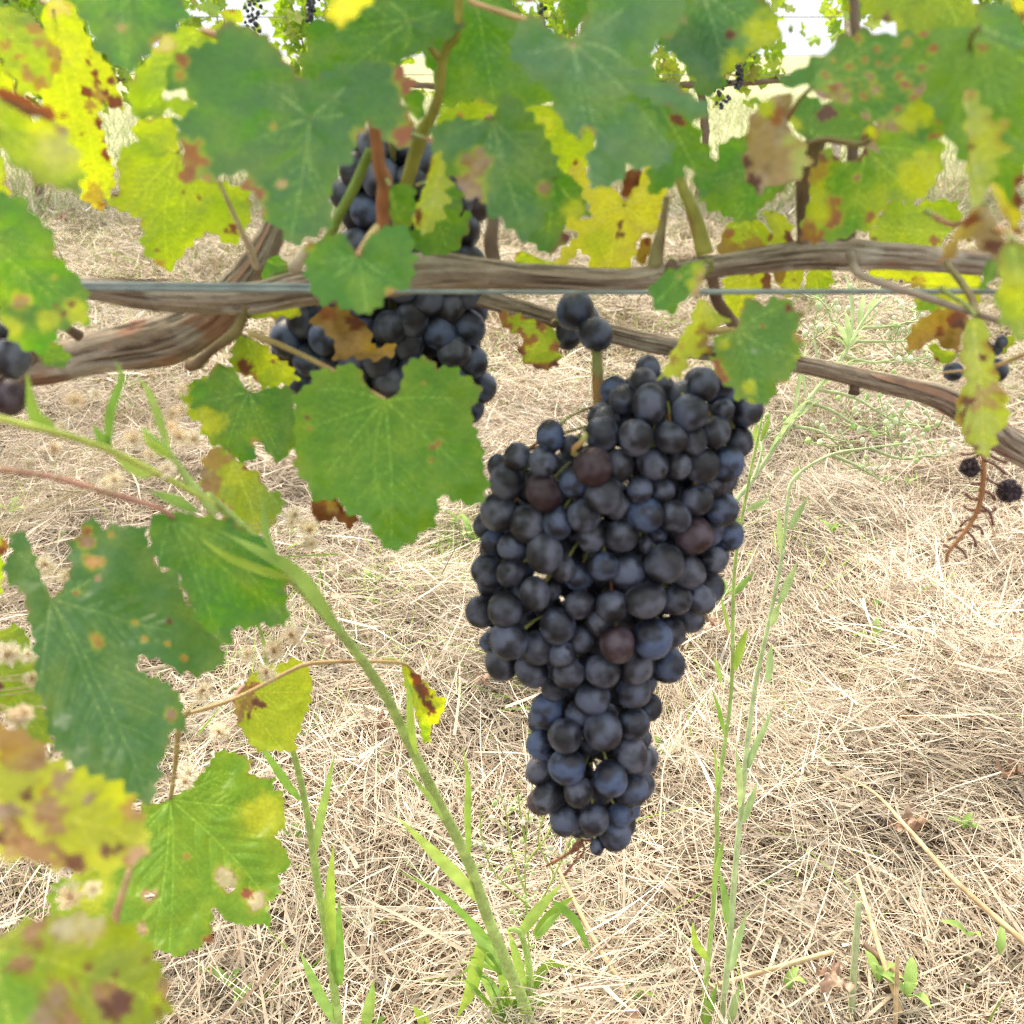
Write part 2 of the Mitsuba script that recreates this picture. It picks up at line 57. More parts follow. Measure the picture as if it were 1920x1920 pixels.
 {'at':[0.2046,0.47,0.6737],'v':[-0.891,0.428,0.149],'n':[-0.387,-0.89,0.239],'tip':12.5,'style':'lime','out':[[4.5,11.7],[1.1,8.4],[1.3,0.4],[-3.1,1.2],[-5.9,6.1],[-2.7,10.3],[0.2,13.5]],'patches':[[-4.1,8.5,np.float64(1.3),'d']]},
 {'at':[0.1646,0.37,0.7151],'v':[0.11,-0.171,-0.979],'n':[-0.099,-0.982,0.161],'tip':50.5,'style':'paleg','out':[[2.1,0.5],[-2.4,1.0],[-3.7,7.5],[-4.4,14.7],[-5.4,23.7],[-7.1,32.3],[-7.7,36.7],[-4.3,40.8],[-3.2,45.6],[-0.7,50.6],[1.7,48.5],[3.8,46.8],[5.6,44.0],[8.0,41.5],[8.7,37.0],[11.5,36.4],[10.3,31.3],[8.2,26.1],[5.7,24.5],[5.0,20.9],[6.0,16.5],[5.2,7.2],[2.8,3.9]],'patches':[[-1.5,26.3,np.float64(3.9),'t'],[0.6,30.4,np.float64(3.2),'t'],[-3.6,30.5,np.float64(2.9),'t'],[-4.3,20.0,np.float64(2.1),'o'],[-3.7,11.0,np.float64(1.8),'o'],[4.7,30.0,np.float64(2.7),'d'],[7.6,33.8,np.float64(2.1),'d'],[5.2,39.6,np.float64(1.5),'g'],[-1.6,15.1,np.float64(1.6),'d'],[3.1,45.7,np.float64(1.6),'d'],[10.0,35.0,np.float64(2.1),'o'],[8.2,28.6,np.float64(2.5),'o']],'curl':9,'label':'long pale green hanging leaf with a tan dead patch at the right'},
 {'at':[0.2263,0.48,0.6757],'v':[0.895,-0.35,0.277],'n':[-0.415,-0.881,0.228],'tip':7.6,'style':'lime','out':[[-1.3,-2.0],[-1.6,1.5],[-4.2,5.2],[-2.7,8.3],[0.9,7.5],[1.6,3.6],[4.5,4.2],[3.7,-0.0]]},
 {'at':[-0.051,0.352,0.7392],'v':[0.153,-0.477,-0.866],'n':[0.125,-0.86,0.496],'tip':20.9,'style':'fresh','out':[[-0.0,-0.0],[-2.3,-3.1],[-6.6,-7.1],[-13.8,-8.8],[-17.4,-7.0],[-19.1,-4.1],[-17.5,-0.9],[-18.6,3.1],[-16.8,11.8],[-13.7,14.8],[-8.9,14.3],[-4.6,18.2],[-0.0,20.9],[3.5,19.4],[7.4,17.3],[9.2,14.9],[14.1,16.3],[15.8,13.1],[16.8,9.1],[18.0,2.4],[15.8,-2.8],[17.5,-5.2],[12.0,-6.8],[7.5,-9.1],[3.5,-7.6],[1.4,-3.5]],'patches':[[-8.9,14.3,np.float64(1.6),'o'],[15.9,-5.6,np.float64(2.1),'o']],'veins':[[-0.3,18.8],[8.5,6.2],[13.1,0.8],[-12.0,11.3],[-7.3,3.0]],'petiole':[[-0.051,0.352,0.7392],[-0.0486,0.358,0.7429],[-0.0473,0.375,0.7449]],'label':'small heart-shaped green leaf in front of the arm'},
 {'at':[-0.0504,0.4,0.6744],'v':[0.072,-0.602,-0.795],'n':[0.148,-0.782,0.606],'tip':60.9,'style':'fresh2','out':[[0.0,0.0],[-4.9,-2.3],[-7.0,-6.4],[-7.4,-14.6],[-11.4,-16.6],[-17.3,-18.6],[-20.1,-15.1],[-20.9,-13.0],[-28.2,-14.3],[-30.7,-12.9],[-30.5,-9.4],[-35.0,-8.7],[-39.2,-2.4],[-34.2,4.4],[-35.2,9.2],[-37.3,16.7],[-39.0,21.4],[-37.3,26.8],[-39.3,34.8],[-37.0,41.3],[-34.3,43.2],[-29.3,41.7],[-19.6,39.4],[-18.2,47.2],[-16.0,52.9],[-12.3,52.1],[-10.2,56.5],[0.0,60.9],[4.6,56.6],[7.5,52.0],[12.8,46.1],[17.1,45.3],[20.5,38.8],[26.1,40.5],[30.3,39.1],[30.8,33.9],[33.7,30.0],[36.0,26.0],[35.3,18.2],[35.7,9.0],[34.3,5.0],[36.1,1.0],[37.3,-1.7],[31.6,-5.6],[27.7,-9.6],[27.6,-13.7],[18.9,-12.2],[18.1,-15.6],[13.1,-15.5],[8.7,-13.4],[7.0,-6.6],[4.0,-2.4]],'patches':[[-18.5,19.2,np.float64(1.7),'r'],[-20.5,17.6,np.float64(1.2),'r'],[30.1,10.4,np.float64(1.2),'o'],[30.7,6.5,np.float64(1.0),'d'],[-15.4,-7.3,np.float64(0.9),'o'],[-16.6,25.5,np.float64(1.0),'r']],'veins':[[0.8,52.9],[25.2,30.9],[33.2,10.4],[-31.2,31.9],[-28.0,-0.5],[26.6,-4.9]],'petiole':[[-0.0506,0.402,0.6738],[-0.0758,0.435,0.6763],[-0.0934,0.44,0.6838],[-0.104,0.44,0.6887],[-0.1119,0.44,0.6915]],'label':'large bright green serrated leaf left of the main bunch'},
 {'at':[-0.1145,0.44,0.6655],'v':[0.379,-0.432,-0.818],'n':[0.118,-0.855,0.506],'tip':34.7,'style':'fresh3','out':[[0.0,0.0],[1.6,-5.6],[1.5,-11.7],[3.5,-14.0],[7.7,-16.4],[11.4,-16.2],[12.9,-12.2],[20.1,-12.6],[23.8,-6.4],[24.9,-1.5],[22.9,0.8],[24.8,9.9],[22.4,16.9],[18.0,18.6],[17.1,22.0],[14.5,26.8],[10.1,28.5],[5.9,27.1],[7.6,21.9],[3.4,20.5],[3.2,25.9],[0.0,34.7],[-4.1,31.7],[-8.9,30.6],[-13.4,24.7],[-15.3,17.8],[-16.0,10.3],[-18.3,4.3],[-10.2,0.4],[-4.0,1.1]],'patches':[[19.5,7.4,np.float64(5.6),'y'],[21.1,3.8,np.float64(4.2),'y'],[0.0,34.7,np.float64(2.1),'d'],[5.1,21.3,np.float64(1.8),'o']],'veins':[[-2.0,29.4],[17.1,18.2],[20.5,-3.6],[-15.8,8.7],[7.2,-13.9]]},
 {'at':[-0.1212,0.47,0.6826],'v':[0.717,0.009,-0.697],'n':[0.305,-0.903,0.302],'tip':28.4,'style':'lime','out':[[2.9,-3.1],[-0.6,-0.5],[-2.5,9.2],[-3.3,19.9],[-4.0,24.0],[-1.4,31.0],[4.1,27.1],[9.6,23.1],[13.7,20.8],[10.6,15.4],[15.2,8.1],[13.7,2.2],[9.4,0.5]],'patches':[[12.5,13.3,np.float64(4.3),'r'],[10.0,8.4,np.float64(3.6),'d'],[-0.3,16.6,np.float64(1.6),'d']],'veins':[[-1.6,21.3],[9.9,19.5]]},
 {'at':[-0.1236,0.425,0.6445],'v':[0.389,-0.431,-0.814],'n':[0.156,-0.84,0.519],'tip':39.2,'style':'mixed2','out':[[-0.5,-1.3],[-2.5,4.8],[-5.0,9.5],[-7.0,11.8],[-9.8,16.0],[-9.6,22.0],[-14.9,27.1],[-15.2,31.8],[-10.0,35.7],[-5.5,39.9],[6.0,39.8],[10.7,33.4],[11.9,17.9],[15.6,12.7],[12.5,6.4],[9.4,0.1],[4.1,-2.4]],'patches':[[6.8,2.6,np.float64(5.2),'o'],[10.8,8.6,np.float64(3.5),'g'],[10.4,14.0,np.float64(4.2),'b'],[10.8,24.4,np.float64(4.9),'b'],[13.5,12.8,np.float64(2.8),'b'],[0.3,12.0,np.float64(4.9),'y'],[-0.6,4.0,np.float64(3.5),'o'],[-5.4,10.4,np.float64(1.5),'r']],'veins':[[-3.0,38.9],[-8.1,22.1],[-12.1,30.5]],'label':'yellow-green leaf with an orange brown left edge behind the weed stem'},
 {'at':[-0.1712,0.345,0.615],'v':[0.539,-0.562,-0.627],'n':[0.41,-0.475,0.778],'tip':86.0,'style':'blue','out':[[0.0,0.0],[-0.4,-4.1],[-0.9,-13.5],[-2.1,-20.6],[-3.1,-29.5],[-0.1,-31.8],[3.4,-30.4],[4.0,-24.6],[7.9,-20.2],[9.6,-20.4],[10.8,-14.0],[10.1,-10.5],[8.3,-7.7],[8.0,-3.3],[10.5,2.9],[11.8,11.0],[12.5,16.8],[16.5,26.4],[18.0,33.1],[18.5,40.1],[20.0,46.6],[20.0,51.3],[19.0,60.3],[17.6,66.6],[13.9,72.2],[10.1,77.5],[3.9,82.5],[0.0,86.0],[-4.5,80.3],[-9.2,73.1],[-15.0,68.7],[-17.3,63.9],[-23.6,67.0],[-24.4,60.7],[-25.7,56.2],[-24.7,50.6],[-22.1,46.3],[-18.4,42.5],[-16.0,37.8],[-15.9,35.2],[-18.0,33.6],[-22.0,34.8],[-25.4,39.5],[-27.8,44.3],[-31.3,45.9],[-37.8,48.3],[-45.1,48.4],[-48.4,48.9],[-50.3,38.3],[-47.6,28.8],[-45.5,17.9],[-46.2,11.5],[-47.8,5.3],[-42.0,3.0],[-42.5,-5.4],[-43.4,-12.5],[-44.9,-16.6],[-39.2,-18.2],[-35.2,-22.0],[-29.2,-21.4],[-29.1,-27.7],[-27.3,-29.0],[-23.2,-24.8],[-19.9,-21.5],[-16.5,-22.2],[-13.7,-15.5],[-10.6,-8.5],[-6.4,-2.7],[-2.8,-1.5]],'patches':[[-19.8,-8.7,np.float64(3.2),'bt'],[-21.6,-19.1,np.float64(2.7),'g'],[-23.7,-22.9,np.float64(1.8),'r'],[-7.6,21.4,np.float64(2.3),'o'],[-7.3,23.5,np.float64(1.9),'o'],[-23.6,19.6,np.float64(1.4),'o'],[-9.3,0.4,np.float64(1.2),'g'],[-18.4,-1.5,np.float64(1.0),'g'],[-19.9,58.6,np.float64(1.9),'g'],[-35.0,24.5,np.float64(1.2),'k'],[-23.4,28.0,np.float64(1.2),'o'],[-30.3,33.2,np.float64(1.0),'o'],[13.7,44.3,np.float64(2.7),'wg'],[-33.8,40.7,np.float64(1.2),'o'],[-31.5,-18.2,np.float64(1.2),'o']],'veins':[[2.7,61.3],[-35.0,29.4],[-17.1,-2.6],[2.9,-23.1],[19.2,34.9]],'label':'big bluish green leaf with orange necrotic spots on the left'},
 {'at':[-0.1251,0.352,0.6448],'v':[0.785,-0.322,-0.529],'n':[0.127,-0.752,0.647],'tip':53.5,'style':'fresh3','out':[[3.9,-5.8],[-2.3,-0.4],[-6.2,6.3],[-13.3,17.0],[-16.4,31.4],[-12.5,42.6],[-5.4,49.7],[2.9,56.1],[7.5,48.4],[14.4,46.2],[14.3,41.1],[19.5,45.0],[22.9,44.8],[22.2,32.4],[17.9,23.4],[13.1,14.7],[16.6,10.4],[11.6,-0.2]],'veins':[[0.2,51.2],[20.2,39.0],[-11.3,35.9],[13.7,7.7]]},
 {'at':[-0.1852,0.46,0.4296],'v':[0.176,-0.846,-0.503],'n':[0.253,-0.455,0.854],'tip':81.4,'style':'fresh5','out':[[0.0,-1.0],[-4.6,-2.7],[-11.1,-8.4],[-18.7,-17.2],[-24.6,-28.6],[-35.3,-28.0],[-44.0,-23.1],[-41.7,-14.6],[-57.3,-11.4],[-54.1,-6.3],[-60.8,-2.7],[-61.3,6.7],[-61.7,17.0],[-54.8,21.4],[-61.9,31.9],[-62.4,39.8],[-55.7,43.0],[-57.1,52.6],[-49.5,56.6],[-51.7,68.7],[-35.6,67.9],[-26.8,63.4],[-21.6,57.4],[-20.6,65.4],[-21.4,73.5],[-14.5,76.2],[-4.2,81.1],[7.7,75.5],[17.9,69.2],[26.4,63.9],[37.4,58.4],[46.6,56.6],[57.1,57.2],[56.8,50.3],[58.7,45.8],[56.9,37.0],[43.7,33.7],[22.5,31.1],[17.8,12.5],[14.5,1.9],[5.5,1.6]],'patches':[[-29.4,43.4,np.float64(5.7),'wt'],[-43.2,55.0,np.float64(5.6),'wt'],[9.9,49.3,np.float64(4.1),'t'],[12.9,64.9,np.float64(3.3),'t'],[-8.8,31.1,np.float64(1.9),'o'],[-19.7,73.3,np.float64(2.8),'r'],[-39.7,51.9,np.float64(2.8),'r'],[-48.6,9.8,np.float64(11.1),'y'],[38.9,46.0,np.float64(13.0),'y']],'holes':[[-31.6,48.8,np.float64(1.5)],[-29.8,49.0,np.float64(1.9)],[9.5,49.8,np.float64(2.4)]],'veins':[[6.9,70.4],[-54.0,59.8],[-40.1,6.1],[-32.1,-16.3],[26.8,30.7],[42.2,45.6]],'petiole':[[-0.1851,0.46,0.4302],[-0.1781,0.455,0.4545],[-0.1705,0.45,0.485],[-0.1649,0.45,0.4937]],'label':'green leaf with insect holes and pale spots at the lower left'},
 {'at':[-0.13,0.205,0.636],'v':[0.815,0.234,-0.53],'n':[0.573,-0.459,0.679],'tip':43.2,'style':'yellowb','out':[[-16.7,-4.1],[-16.7,0.3],[-17.1,4.5],[-16.2,9.3],[-12.7,11.8],[-11.7,18.0],[-11.6,27.3],[-9.4,34.6],[-4.1,41.0],[2.1,43.8],[6.2,42.2],[8.1,40.0],[11.4,32.0],[13.0,23.7],[12.3,19.2],[14.3,11.4],[13.8,6.4]],'patches':[[-13.1,6.8,np.float64(7.2),'b'],[-14.9,2.2,np.float64(5.1),'b'],[-7.9,17.9,np.float64(3.2),'g'],[-0.0,19.3,np.float64(4.7),'b'],[-1.1,16.7,np.float64(3.4),'b'],[1.7,8.2,np.float64(4.2),'g'],[8.2,11.8,np.float64(4.7),'b'],[10.2,17.6,np.float64(5.1),'b'],[4.7,33.9,np.float64(2.3),'d'],[-5.9,25.4,np.float64(1.5),'g'],[10.9,26.9,np.float64(3.0),'d'],[-6.9,37.3,np.float64(3.0),'bt'],[4.7,40.8,np.float64(3.0),'b'],[8.6,6.9,np.float64(3.8),'d'],[-3.3,11.6,np.float64(1.7),'d'],[-4.3,15.2,np.float64(1.7),'b'],[3.1,36.6,np.float64(1.3),'d'],[4.4,29.7,np.float64(1.1),'d']],'curl':5,'label':'blurred yellow leaf with brown blotches close on the left'},
 {'at':[-0.1227,0.185,0.6076],'v':[0.876,0.092,-0.474],'n':[0.469,-0.399,0.788],'tip':46.4,'style':'olive3','out':[[-2.2,-2.6],[-5.4,2.6],[-9.2,6.9],[-12.3,18.8],[-13.1,27.6],[-10.8,35.3],[-6.5,41.8],[-0.6,47.1],[1.2,46.8],[2.0,43.5],[6.8,45.6],[10.9,45.3],[20.0,7.4]],'patches':[[-6.2,6.9,np.float64(2.9),'b'],[-8.9,14.9,np.float64(4.5),'wt'],[-10.7,19.5,np.float64(3.3),'wt'],[5.6,18.7,np.float64(4.5),'g'],[9.5,17.4,np.float64(4.9),'g'],[9.2,23.1,np.float64(2.5),'b'],[1.5,29.5,np.float64(3.3),'b'],[2.5,33.4,np.float64(3.7),'d'],[5.0,30.4,np.float64(2.5),'d'],[-3.8,43.2,np.float64(2.5),'g'],[-4.7,1.7,np.float64(2.5),'g'],[5.9,8.4,np.float64(6.1),'lg'],[0.0,8.8,np.float64(3.3),'b'],[-2.7,29.7,np.float64(1.2),'d'],[-2.2,22.8,np.float64(1.1),'d'],[-7.3,35.2,np.float64(1.0),'d'],[11.4,10.0,np.float64(6.1),'lg']],'curl':6,'label':'blurred mottled leaf in the lower left corner'},
 {'at':[-0.1654,0.33,0.7506],'v':[0.655,0.173,-0.736],'n':[0.545,-0.782,0.302],'tip':39.6,'style':'green','out':[[-11.8,-3.5],[-14.2,-1.6],[-17.7,2.1],[-17.2,7.6],[-16.1,15.0],[-15.0,18.6],[-11.1,20.3],[-10.8,23.9],[-11.2,28.3],[-10.9,31.2],[-8.4,35.2],[-3.8,39.5],[-0.6,42.0],[3.6,38.3],[7.0,36.3],[11.2,37.5],[16.1,38.0],[19.2,33.7],[18.8,27.6],[14.3,20.3],[10.5,12.4]],'patches':[[7.4,22.7,np.float64(2.5),'g'],[5.6,23.9,np.float64(1.5),'g'],[-1.2,36.0,np.float64(3.6),'y'],[-1.4,34.5,np.float64(1.4),'d'],[1.5,30.6,np.float64(1.1),'d'],[0.3,38.5,np.float64(2.6),'y'],[2.3,33.9,np.float64(1.3),'d'],[16.1,25.6,np.float64(3.1),'y'],[-5.6,25.5,np.float64(1.0),'o'],[6.9,32.2,np.float64(3.1),'y']],'veins':[[-2.3,33.8],[-10.1,17.7]]},
 {'at':[-0.1732,0.375,0.7035],'v':[0.816,0.051,-0.576],'n':[0.373,-0.808,0.456],'tip':12.6,'style':'dark','out':[[-3.8,3.4],[-3.9,9.4],[-0.7,12.8],[1.8,12.8],[5.0,7.3],[4.1,4.2],[3.1,0.6],[0.0,0.0]]},
 {'at':[-0.1854,0.47,0.8167],'v':[0.128,-0.016,-0.992],'n':[0.445,-0.892,0.072],'tip':78.5,'style':'glow2','out':[[5.0,0.8],[0.9,-4.0],[-6.4,-3.3],[-9.1,2.2],[-10.4,10.3],[-12.1,17.2],[-15.5,20.3],[-18.0,24.8],[-17.6,31.7],[-19.2,36.8],[-17.6,40.2],[-13.7,38.2],[-10.0,35.7],[-7.1,40.9],[-7.9,48.9],[-7.7,55.3],[-8.8,62.1],[-7.7,69.3],[-4.2,74.0],[-0.2,74.8],[-1.2,79.5],[-1.4,81.7],[1.8,79.7],[6.3,74.5],[6.9,68.5],[7.6,60.4],[8.8,51.6],[10.1,43.6],[11.6,36.4],[13.2,32.1],[14.1,27.9],[10.3,27.0],[5.5,22.1],[1.3,17.1],[4.3,12.8],[5.9,8.7]],'patches':[[-9.1,33.5,np.float64(3.9),'b'],[-14.2,36.2,np.float64(4.0),'d'],[-4.7,36.4,np.float64(3.3),'b'],[-6.4,43.7,np.float64(2.3),'d'],[-6.6,50.9,np.float64(2.0),'d'],[-6.9,56.7,np.float64(2.4),'d'],[-8.4,20.2,np.float64(1.7),'d'],[-10.1,24.5,np.float64(1.6),'d'],[-9.9,28.0,np.float64(1.6),'d'],[-12.3,32.4,np.float64(1.9),'d'],[-15.7,28.0,np.float64(1.7),'d'],[0.5,47.7,np.float64(0.8),'d'],[-1.3,76.5,np.float64(2.5),'d'],[0.4,79.9,np.float64(2.7),'b'],[5.1,75.4,np.float64(3.3),'o'],[0.9,70.9,np.float64(4.6),'o'],[-1.7,-1.2,np.float64(4.0),'wt'],[-4.6,31.5,np.float64(2.7),'d'],[-14.7,39.8,np.float64(2.7),'d']],'veins':[[-6.7,18.7],[-0.6,35.9],[8.3,55.2],[4.2,71.9],[2.5,9.0]],'label':'backlit yellow leaf with scorched brown edges at the upper left'},
 {'at':[-0.1713,0.38,0.8114],'v':[0.715,0.158,-0.681],'n':[0.401,-0.89,0.215],'tip':25.4,'style':'olive','out':[[-1.8,-1.2],[-8.2,2.0],[-11.0,7.9],[-8.1,14.4],[-6.3,23.0],[0.4,25.0],[5.2,25.6],[8.7,22.8],[13.3,21.3],[9.3,14.0],[8.3,9.5],[4.6,3.1]],'patches':[[-7.1,11.8,np.float64(2.6),'b'],[-4.3,14.5,np.float64(2.2),'b'],[-4.7,18.1,np.float64(2.1),'b'],[-4.8,21.4,np.float64(2.3),'b'],[-0.3,23.2,np.float64(2.2),'b'],[5.3,23.1,np.float64(2.6),'b'],[3.3,13.1,np.float64(1.5),'b'],[4.9,16.2,np.float64(1.8),'b'],[7.0,18.9,np.float64(1.6),'b'],[4.0,8.4,np.float64(1.6),'b'],[-1.8,6.4,np.float64(1.4),'b']]},
 {'at':[-0.1154,0.35,0.821],'v':[-0.03,-0.271,-0.962],'n':[0.255,-0.933,0.254],'tip':27.3,'style':'blue','out':[[16.4,4.9],[-0.0,0.0],[-16.2,1.1],[-15.6,4.2],[-18.7,7.0],[-15.0,10.9],[-12.9,14.7],[-9.3,15.6],[-8.8,17.7],[-6.2,21.6],[-2.6,25.0],[0.0,27.3],[1.0,26.4],[3.5,25.1],[5.4,23.3],[8.4,20.0],[10.7,15.2],[13.6,11.0],[15.5,7.8]],'patches':[[0.8,14.4,np.float64(1.5),'t'],[-9.8,17.1,np.float64(2.3),'o'],[-13.4,15.5,np.float64(1.3),'r']],'veins':[[1.0,24.3],[12.6,10.4],[-12.5,10.7]]},
 {'at':[-0.1125,0.42,0.8085],'v':[-0.586,-0.324,-0.743],'n':[0.321,-0.934,0.154],'tip':37.5,'style':'lime2','out':[[9.7,19.7],[7.5,4.3],[-0.0,0.0],[-3.8,-6.6],[-8.6,-5.2],[-6.0,13.2],[-1.9,18.3],[-2.0,29.4],[-11.9,20.9],[-13.4,25.3],[-10.5,31.0],[-6.5,29.6],[-4.6,34.4],[0.0,40.8],[6.4,36.6],[9.4,32.1],[9.6,25.2]],'patches':[[5.9,10.0,np.float64(1.7),'r'],[-0.6,13.0,np.float64(1.9),'r'],[7.4,12.1,np.float64(3.8),'wt']],'veins':[[6.3,4.0],[8.8,18.9],[2.1,12.3],[-5.2,-4.6],[1.8,32.6]],'petiole':[[-0.1125,0.42,0.8085],[-0.0994,0.4,0.8055]]},
 {'at':[-0.136,0.45,0.7637],'v':[-0.136,-0.261,-0.956],'n':[0.283,-0.935,0.215],'tip':48.6,'style':'glow','out':[[22.9,3.6],[21.1,0.8],[15.1,0.0],[18.4,-7.7],[8.0,-13.8],[1.1,-12.4],[0.4,-4.1],[-4.3,9.1],[-18.3,8.0],[-29.1,9.0],[-31.3,16.6],[-30.6,24.0],[-26.9,31.2],[-23.5,33.2],[-19.7,30.9],[-16.7,29.2],[-12.5,29.9],[-8.0,35.7],[-3.7,42.9],[0.0,48.6],[3.1,44.7],[8.8,43.5],[10.4,40.1],[11.4,28.9],[15.6,26.8],[19.7,26.7],[23.9,25.3],[25.5,22.1],[20.4,17.7],[22.4,9.7]],'patches':[[-3.4,15.3,np.float64(1.1),'d'],[-9.8,16.3,np.float64(1.0),'d'],[4.9,40.0,np.float64(0.8),'d'],[-24.2,25.8,np.float64(1.7),'d'],[-21.5,27.7,np.float64(1.0),'d'],[-25.9,27.7,np.float64(0.8),'d'],[23.0,19.6,np.float64(1.7),'d'],[3.8,44.8,np.float64(2.8),'o']],'veins':[[-10.1,19.5],[-4.8,31.2],[17.4,22.1],[14.7,-4.2],[-28.2,14.2]],'label':'bright yellow-green backlit leaf on the left'},
 {'at':[-0.1343,0.285,0.7881],'v':[0.638,0.234,-0.734],'n':[0.511,-0.841,0.176],'tip':28.2,'style':'olive4','out':[[-4.7,-1.5],[-5.8,0.7],[-5.2,4.3],[-4.7,6.7],[-6.4,10.7],[-9.8,15.1],[-7.8,19.4],[-5.8,23.7],[-2.5,26.8],[1.1,29.0],[3.5,25.9],[5.7,19.9],[5.7,12.5],[5.8,6.3]],'patches':[[-8.3,16.8,np.float64(2.0),'g'],[-5.3,12.1,np.float64(2.4),'y'],[-4.4,19.2,np.float64(4.9),'wt2']],'label':'blurred yellowing leaf at the left edge'},
 {'at':[-0.1285,0.28,0.7924],'v':[0.809,0.475,-0.347],'n':[0.558,-0.806,0.197],'tip':18.4,'style':'brown2','out':[[-0.4,-0.1],[-0.3,6.9],[-0.2,12.0],[-0.2,18.4],[1.9,15.7],[4.6,8.5],[3.8,5.5],[2.4,2.0]],'curl':4},
 {'at':[-0.1838,0.4,0.8007],'v':[0.526,0.079,-0.847],'n':[0.411,-0.895,0.172],'tip':16.4,'style':'glow','out':[[0.0,0.0],[-1.8,3.1],[-2.0,8.0],[0.0,16.4],[4.2,11.7],[6.0,8.6]]},
 {'at':[-0.189,0.4,0.7683],'v':[0.338,-0.1,-0.936],'n':[0.414,-0.877,0.244],'tip':16.3,'style':'glow','out':[[-0.0,-0.0],[-4.0,3.8],[-0.4,9.9],[-0.3,15.8],[3.6,15.8],[6.6,13.9]]},
 {'at':[-0.2403,0.42,0.5529],'v':[0.509,-0.39,-0.767],'n':[0.472,-0.619,0.628],'tip':53.1,'style':'olive','out':[[-2.0,-2.0],[-12.5,-2.2],[-14.5,1.4],[-14.7,7.9],[-13.2,16.5],[-7.6,29.0],[-3.5,48.4],[-1.2,56.3],[5.1,52.5],[10.7,31.0],[8.6,20.0]],'veins':[[-11.2,17.3],[-12.4,0.3],[2.8,47.8]]},
 {'at':[-0.2178,0.4,0.6154],'v':[0.626,-0.019,-0.78],'n':[0.443,-0.814,0.376],'tip':8.9,'style':'mixed','out':[[-1.7,-1.8],[-2.1,4.1],[-0.7,8.9],[2.9,8.1],[6.4,13.0],[14.4,20.2],[17.6,18.4]],'patches':[[-0.8,5.6,np.float64(2.9),'r'],[1.9,7.1,np.float64(2.4),'d']]},
 {'at':[-0.2315,0.4,0.5406],'v':[0.871,0.041,-0.49],'n':[0.388,-0.67,0.633],'tip':8.0,'style':'lime','out':[[-2.4,-2.3],[-4.2,3.1],[-3.3,7.6],[1.6,8.3],[5.0,6.9],[5.9,2.1]],'patches':[[-0.7,1.7,np.float64(2.0),'d']]},
 {'at':[-0.1525,0.5,0.4739],'v':[0.604,-0.412,-0.682],'n':[0.282,-0.689,0.667],'tip':42.9,'style':'glow2','out':[[8.7,6.0],[2.1,-0.3],[-4.6,-1.6],[-15.3,-5.2],[-24.1,1.1],[-34.6,3.6],[-37.7,9.6],[-35.1,20.4],[-25.8,30.0],[-16.9,35.8],[-12.7,40.1],[-8.4,39.4],[-6.8,46.7],[0.8,42.3],[5.6,37.4],[12.1,35.0],[12.9,26.0],[11.3,15.0]],'patches':[[5.6,8.2,np.float64(5.9),'b'],[-0.6,7.8,np.float64(5.9),'b'],[-2.9,0.9,np.float64(5.0),'b'],[-3.9,11.5,np.float64(3.5),'d'],[-5.1,14.9,np.float64(3.0),'d'],[-6.1,3.2,np.float64(4.0),'r'],[4.4,15.2,np.float64(2.6),'d'],[10.4,12.0,np.float64(4.0),'b']],'curl':3,'label':'small yellow leaf with a brown corner hanging low on the left'},
 {'at':[-0.0621,0.5,0.4913],'v':[0.386,-0.478,-0.789],'n':[0.301,-0.743,0.597],'tip':47.1,'style':'glow2','out':[[-0.4,-0.9],[-5.4,5.3],[-10.3,14.7],[-13.3,24.4],[-17.4,29.2],[-13.8,35.1],[-6.5,39.4],[-3.5,46.5],[0.9,46.7],[2.2,36.8],[2.0,23.4],[3.0,12.5]],'patches':[[-6.1,14.1,np.float64(4.1),'d'],[-7.1,19.7,np.float64(4.3),'d'],[-7.6,26.3,np.float64(4.1),'d'],[-6.1,8.8,np.float64(3.5),'d'],[-8.0,30.6,np.float64(2.7),'d'],[1.8,15.0,np.float64(3.9),'lg'],[0.9,41.5,np.float64(5.4),'lg']],'curl':5,'label':'curled yellow leaf with a dark brown fold hanging by the weed stem'},
 {'at':[-0.0943,0.46,0.6073],'v':[0.765,-0.109,-0.635],'n':[0.186,-0.906,0.38],'tip':23.3,'style':'redb','out':[[2.1,-0.2],[-3.2,5.2],[-7.8,7.3],[-4.3,14.0],[-7.0,19.7],[-6.7,21.8],[-0.0,23.3],[0.4,17.8],[0.5,14.0],[6.1,10.7],[7.8,6.2]],'patches':[[-1.0,9.8,np.float64(3.8),'b']],'curl':6,'label':'dark red dry leaf below the large green leaf'},
 {'at':[-0.0852,0.435,0.6975],'v':[0.917,0.065,-0.393],'n':[0.122,-0.985,0.122],'tip':38.7,'style':'brown','out':[[0.2,-0.6],[-7.0,3.2],[-11.7,8.6],[-10.3,13.3],[-8.3,22.6],[-5.0,25.3],[-0.1,27.8],[0.6,31.7],[-4.5,37.0],[0.5,39.3],[6.5,31.7],[7.1,22.5],[10.6,17.3],[11.2,13.9],[5.3,14.0],[0.5,7.9]],'patches':[[-6.5,18.2,np.float64(4.7),'d'],[-5.9,5.7,np.float64(3.3),'r']],'curl':7,'label':'rusty brown dry leaf lying on the shaded bunch'},
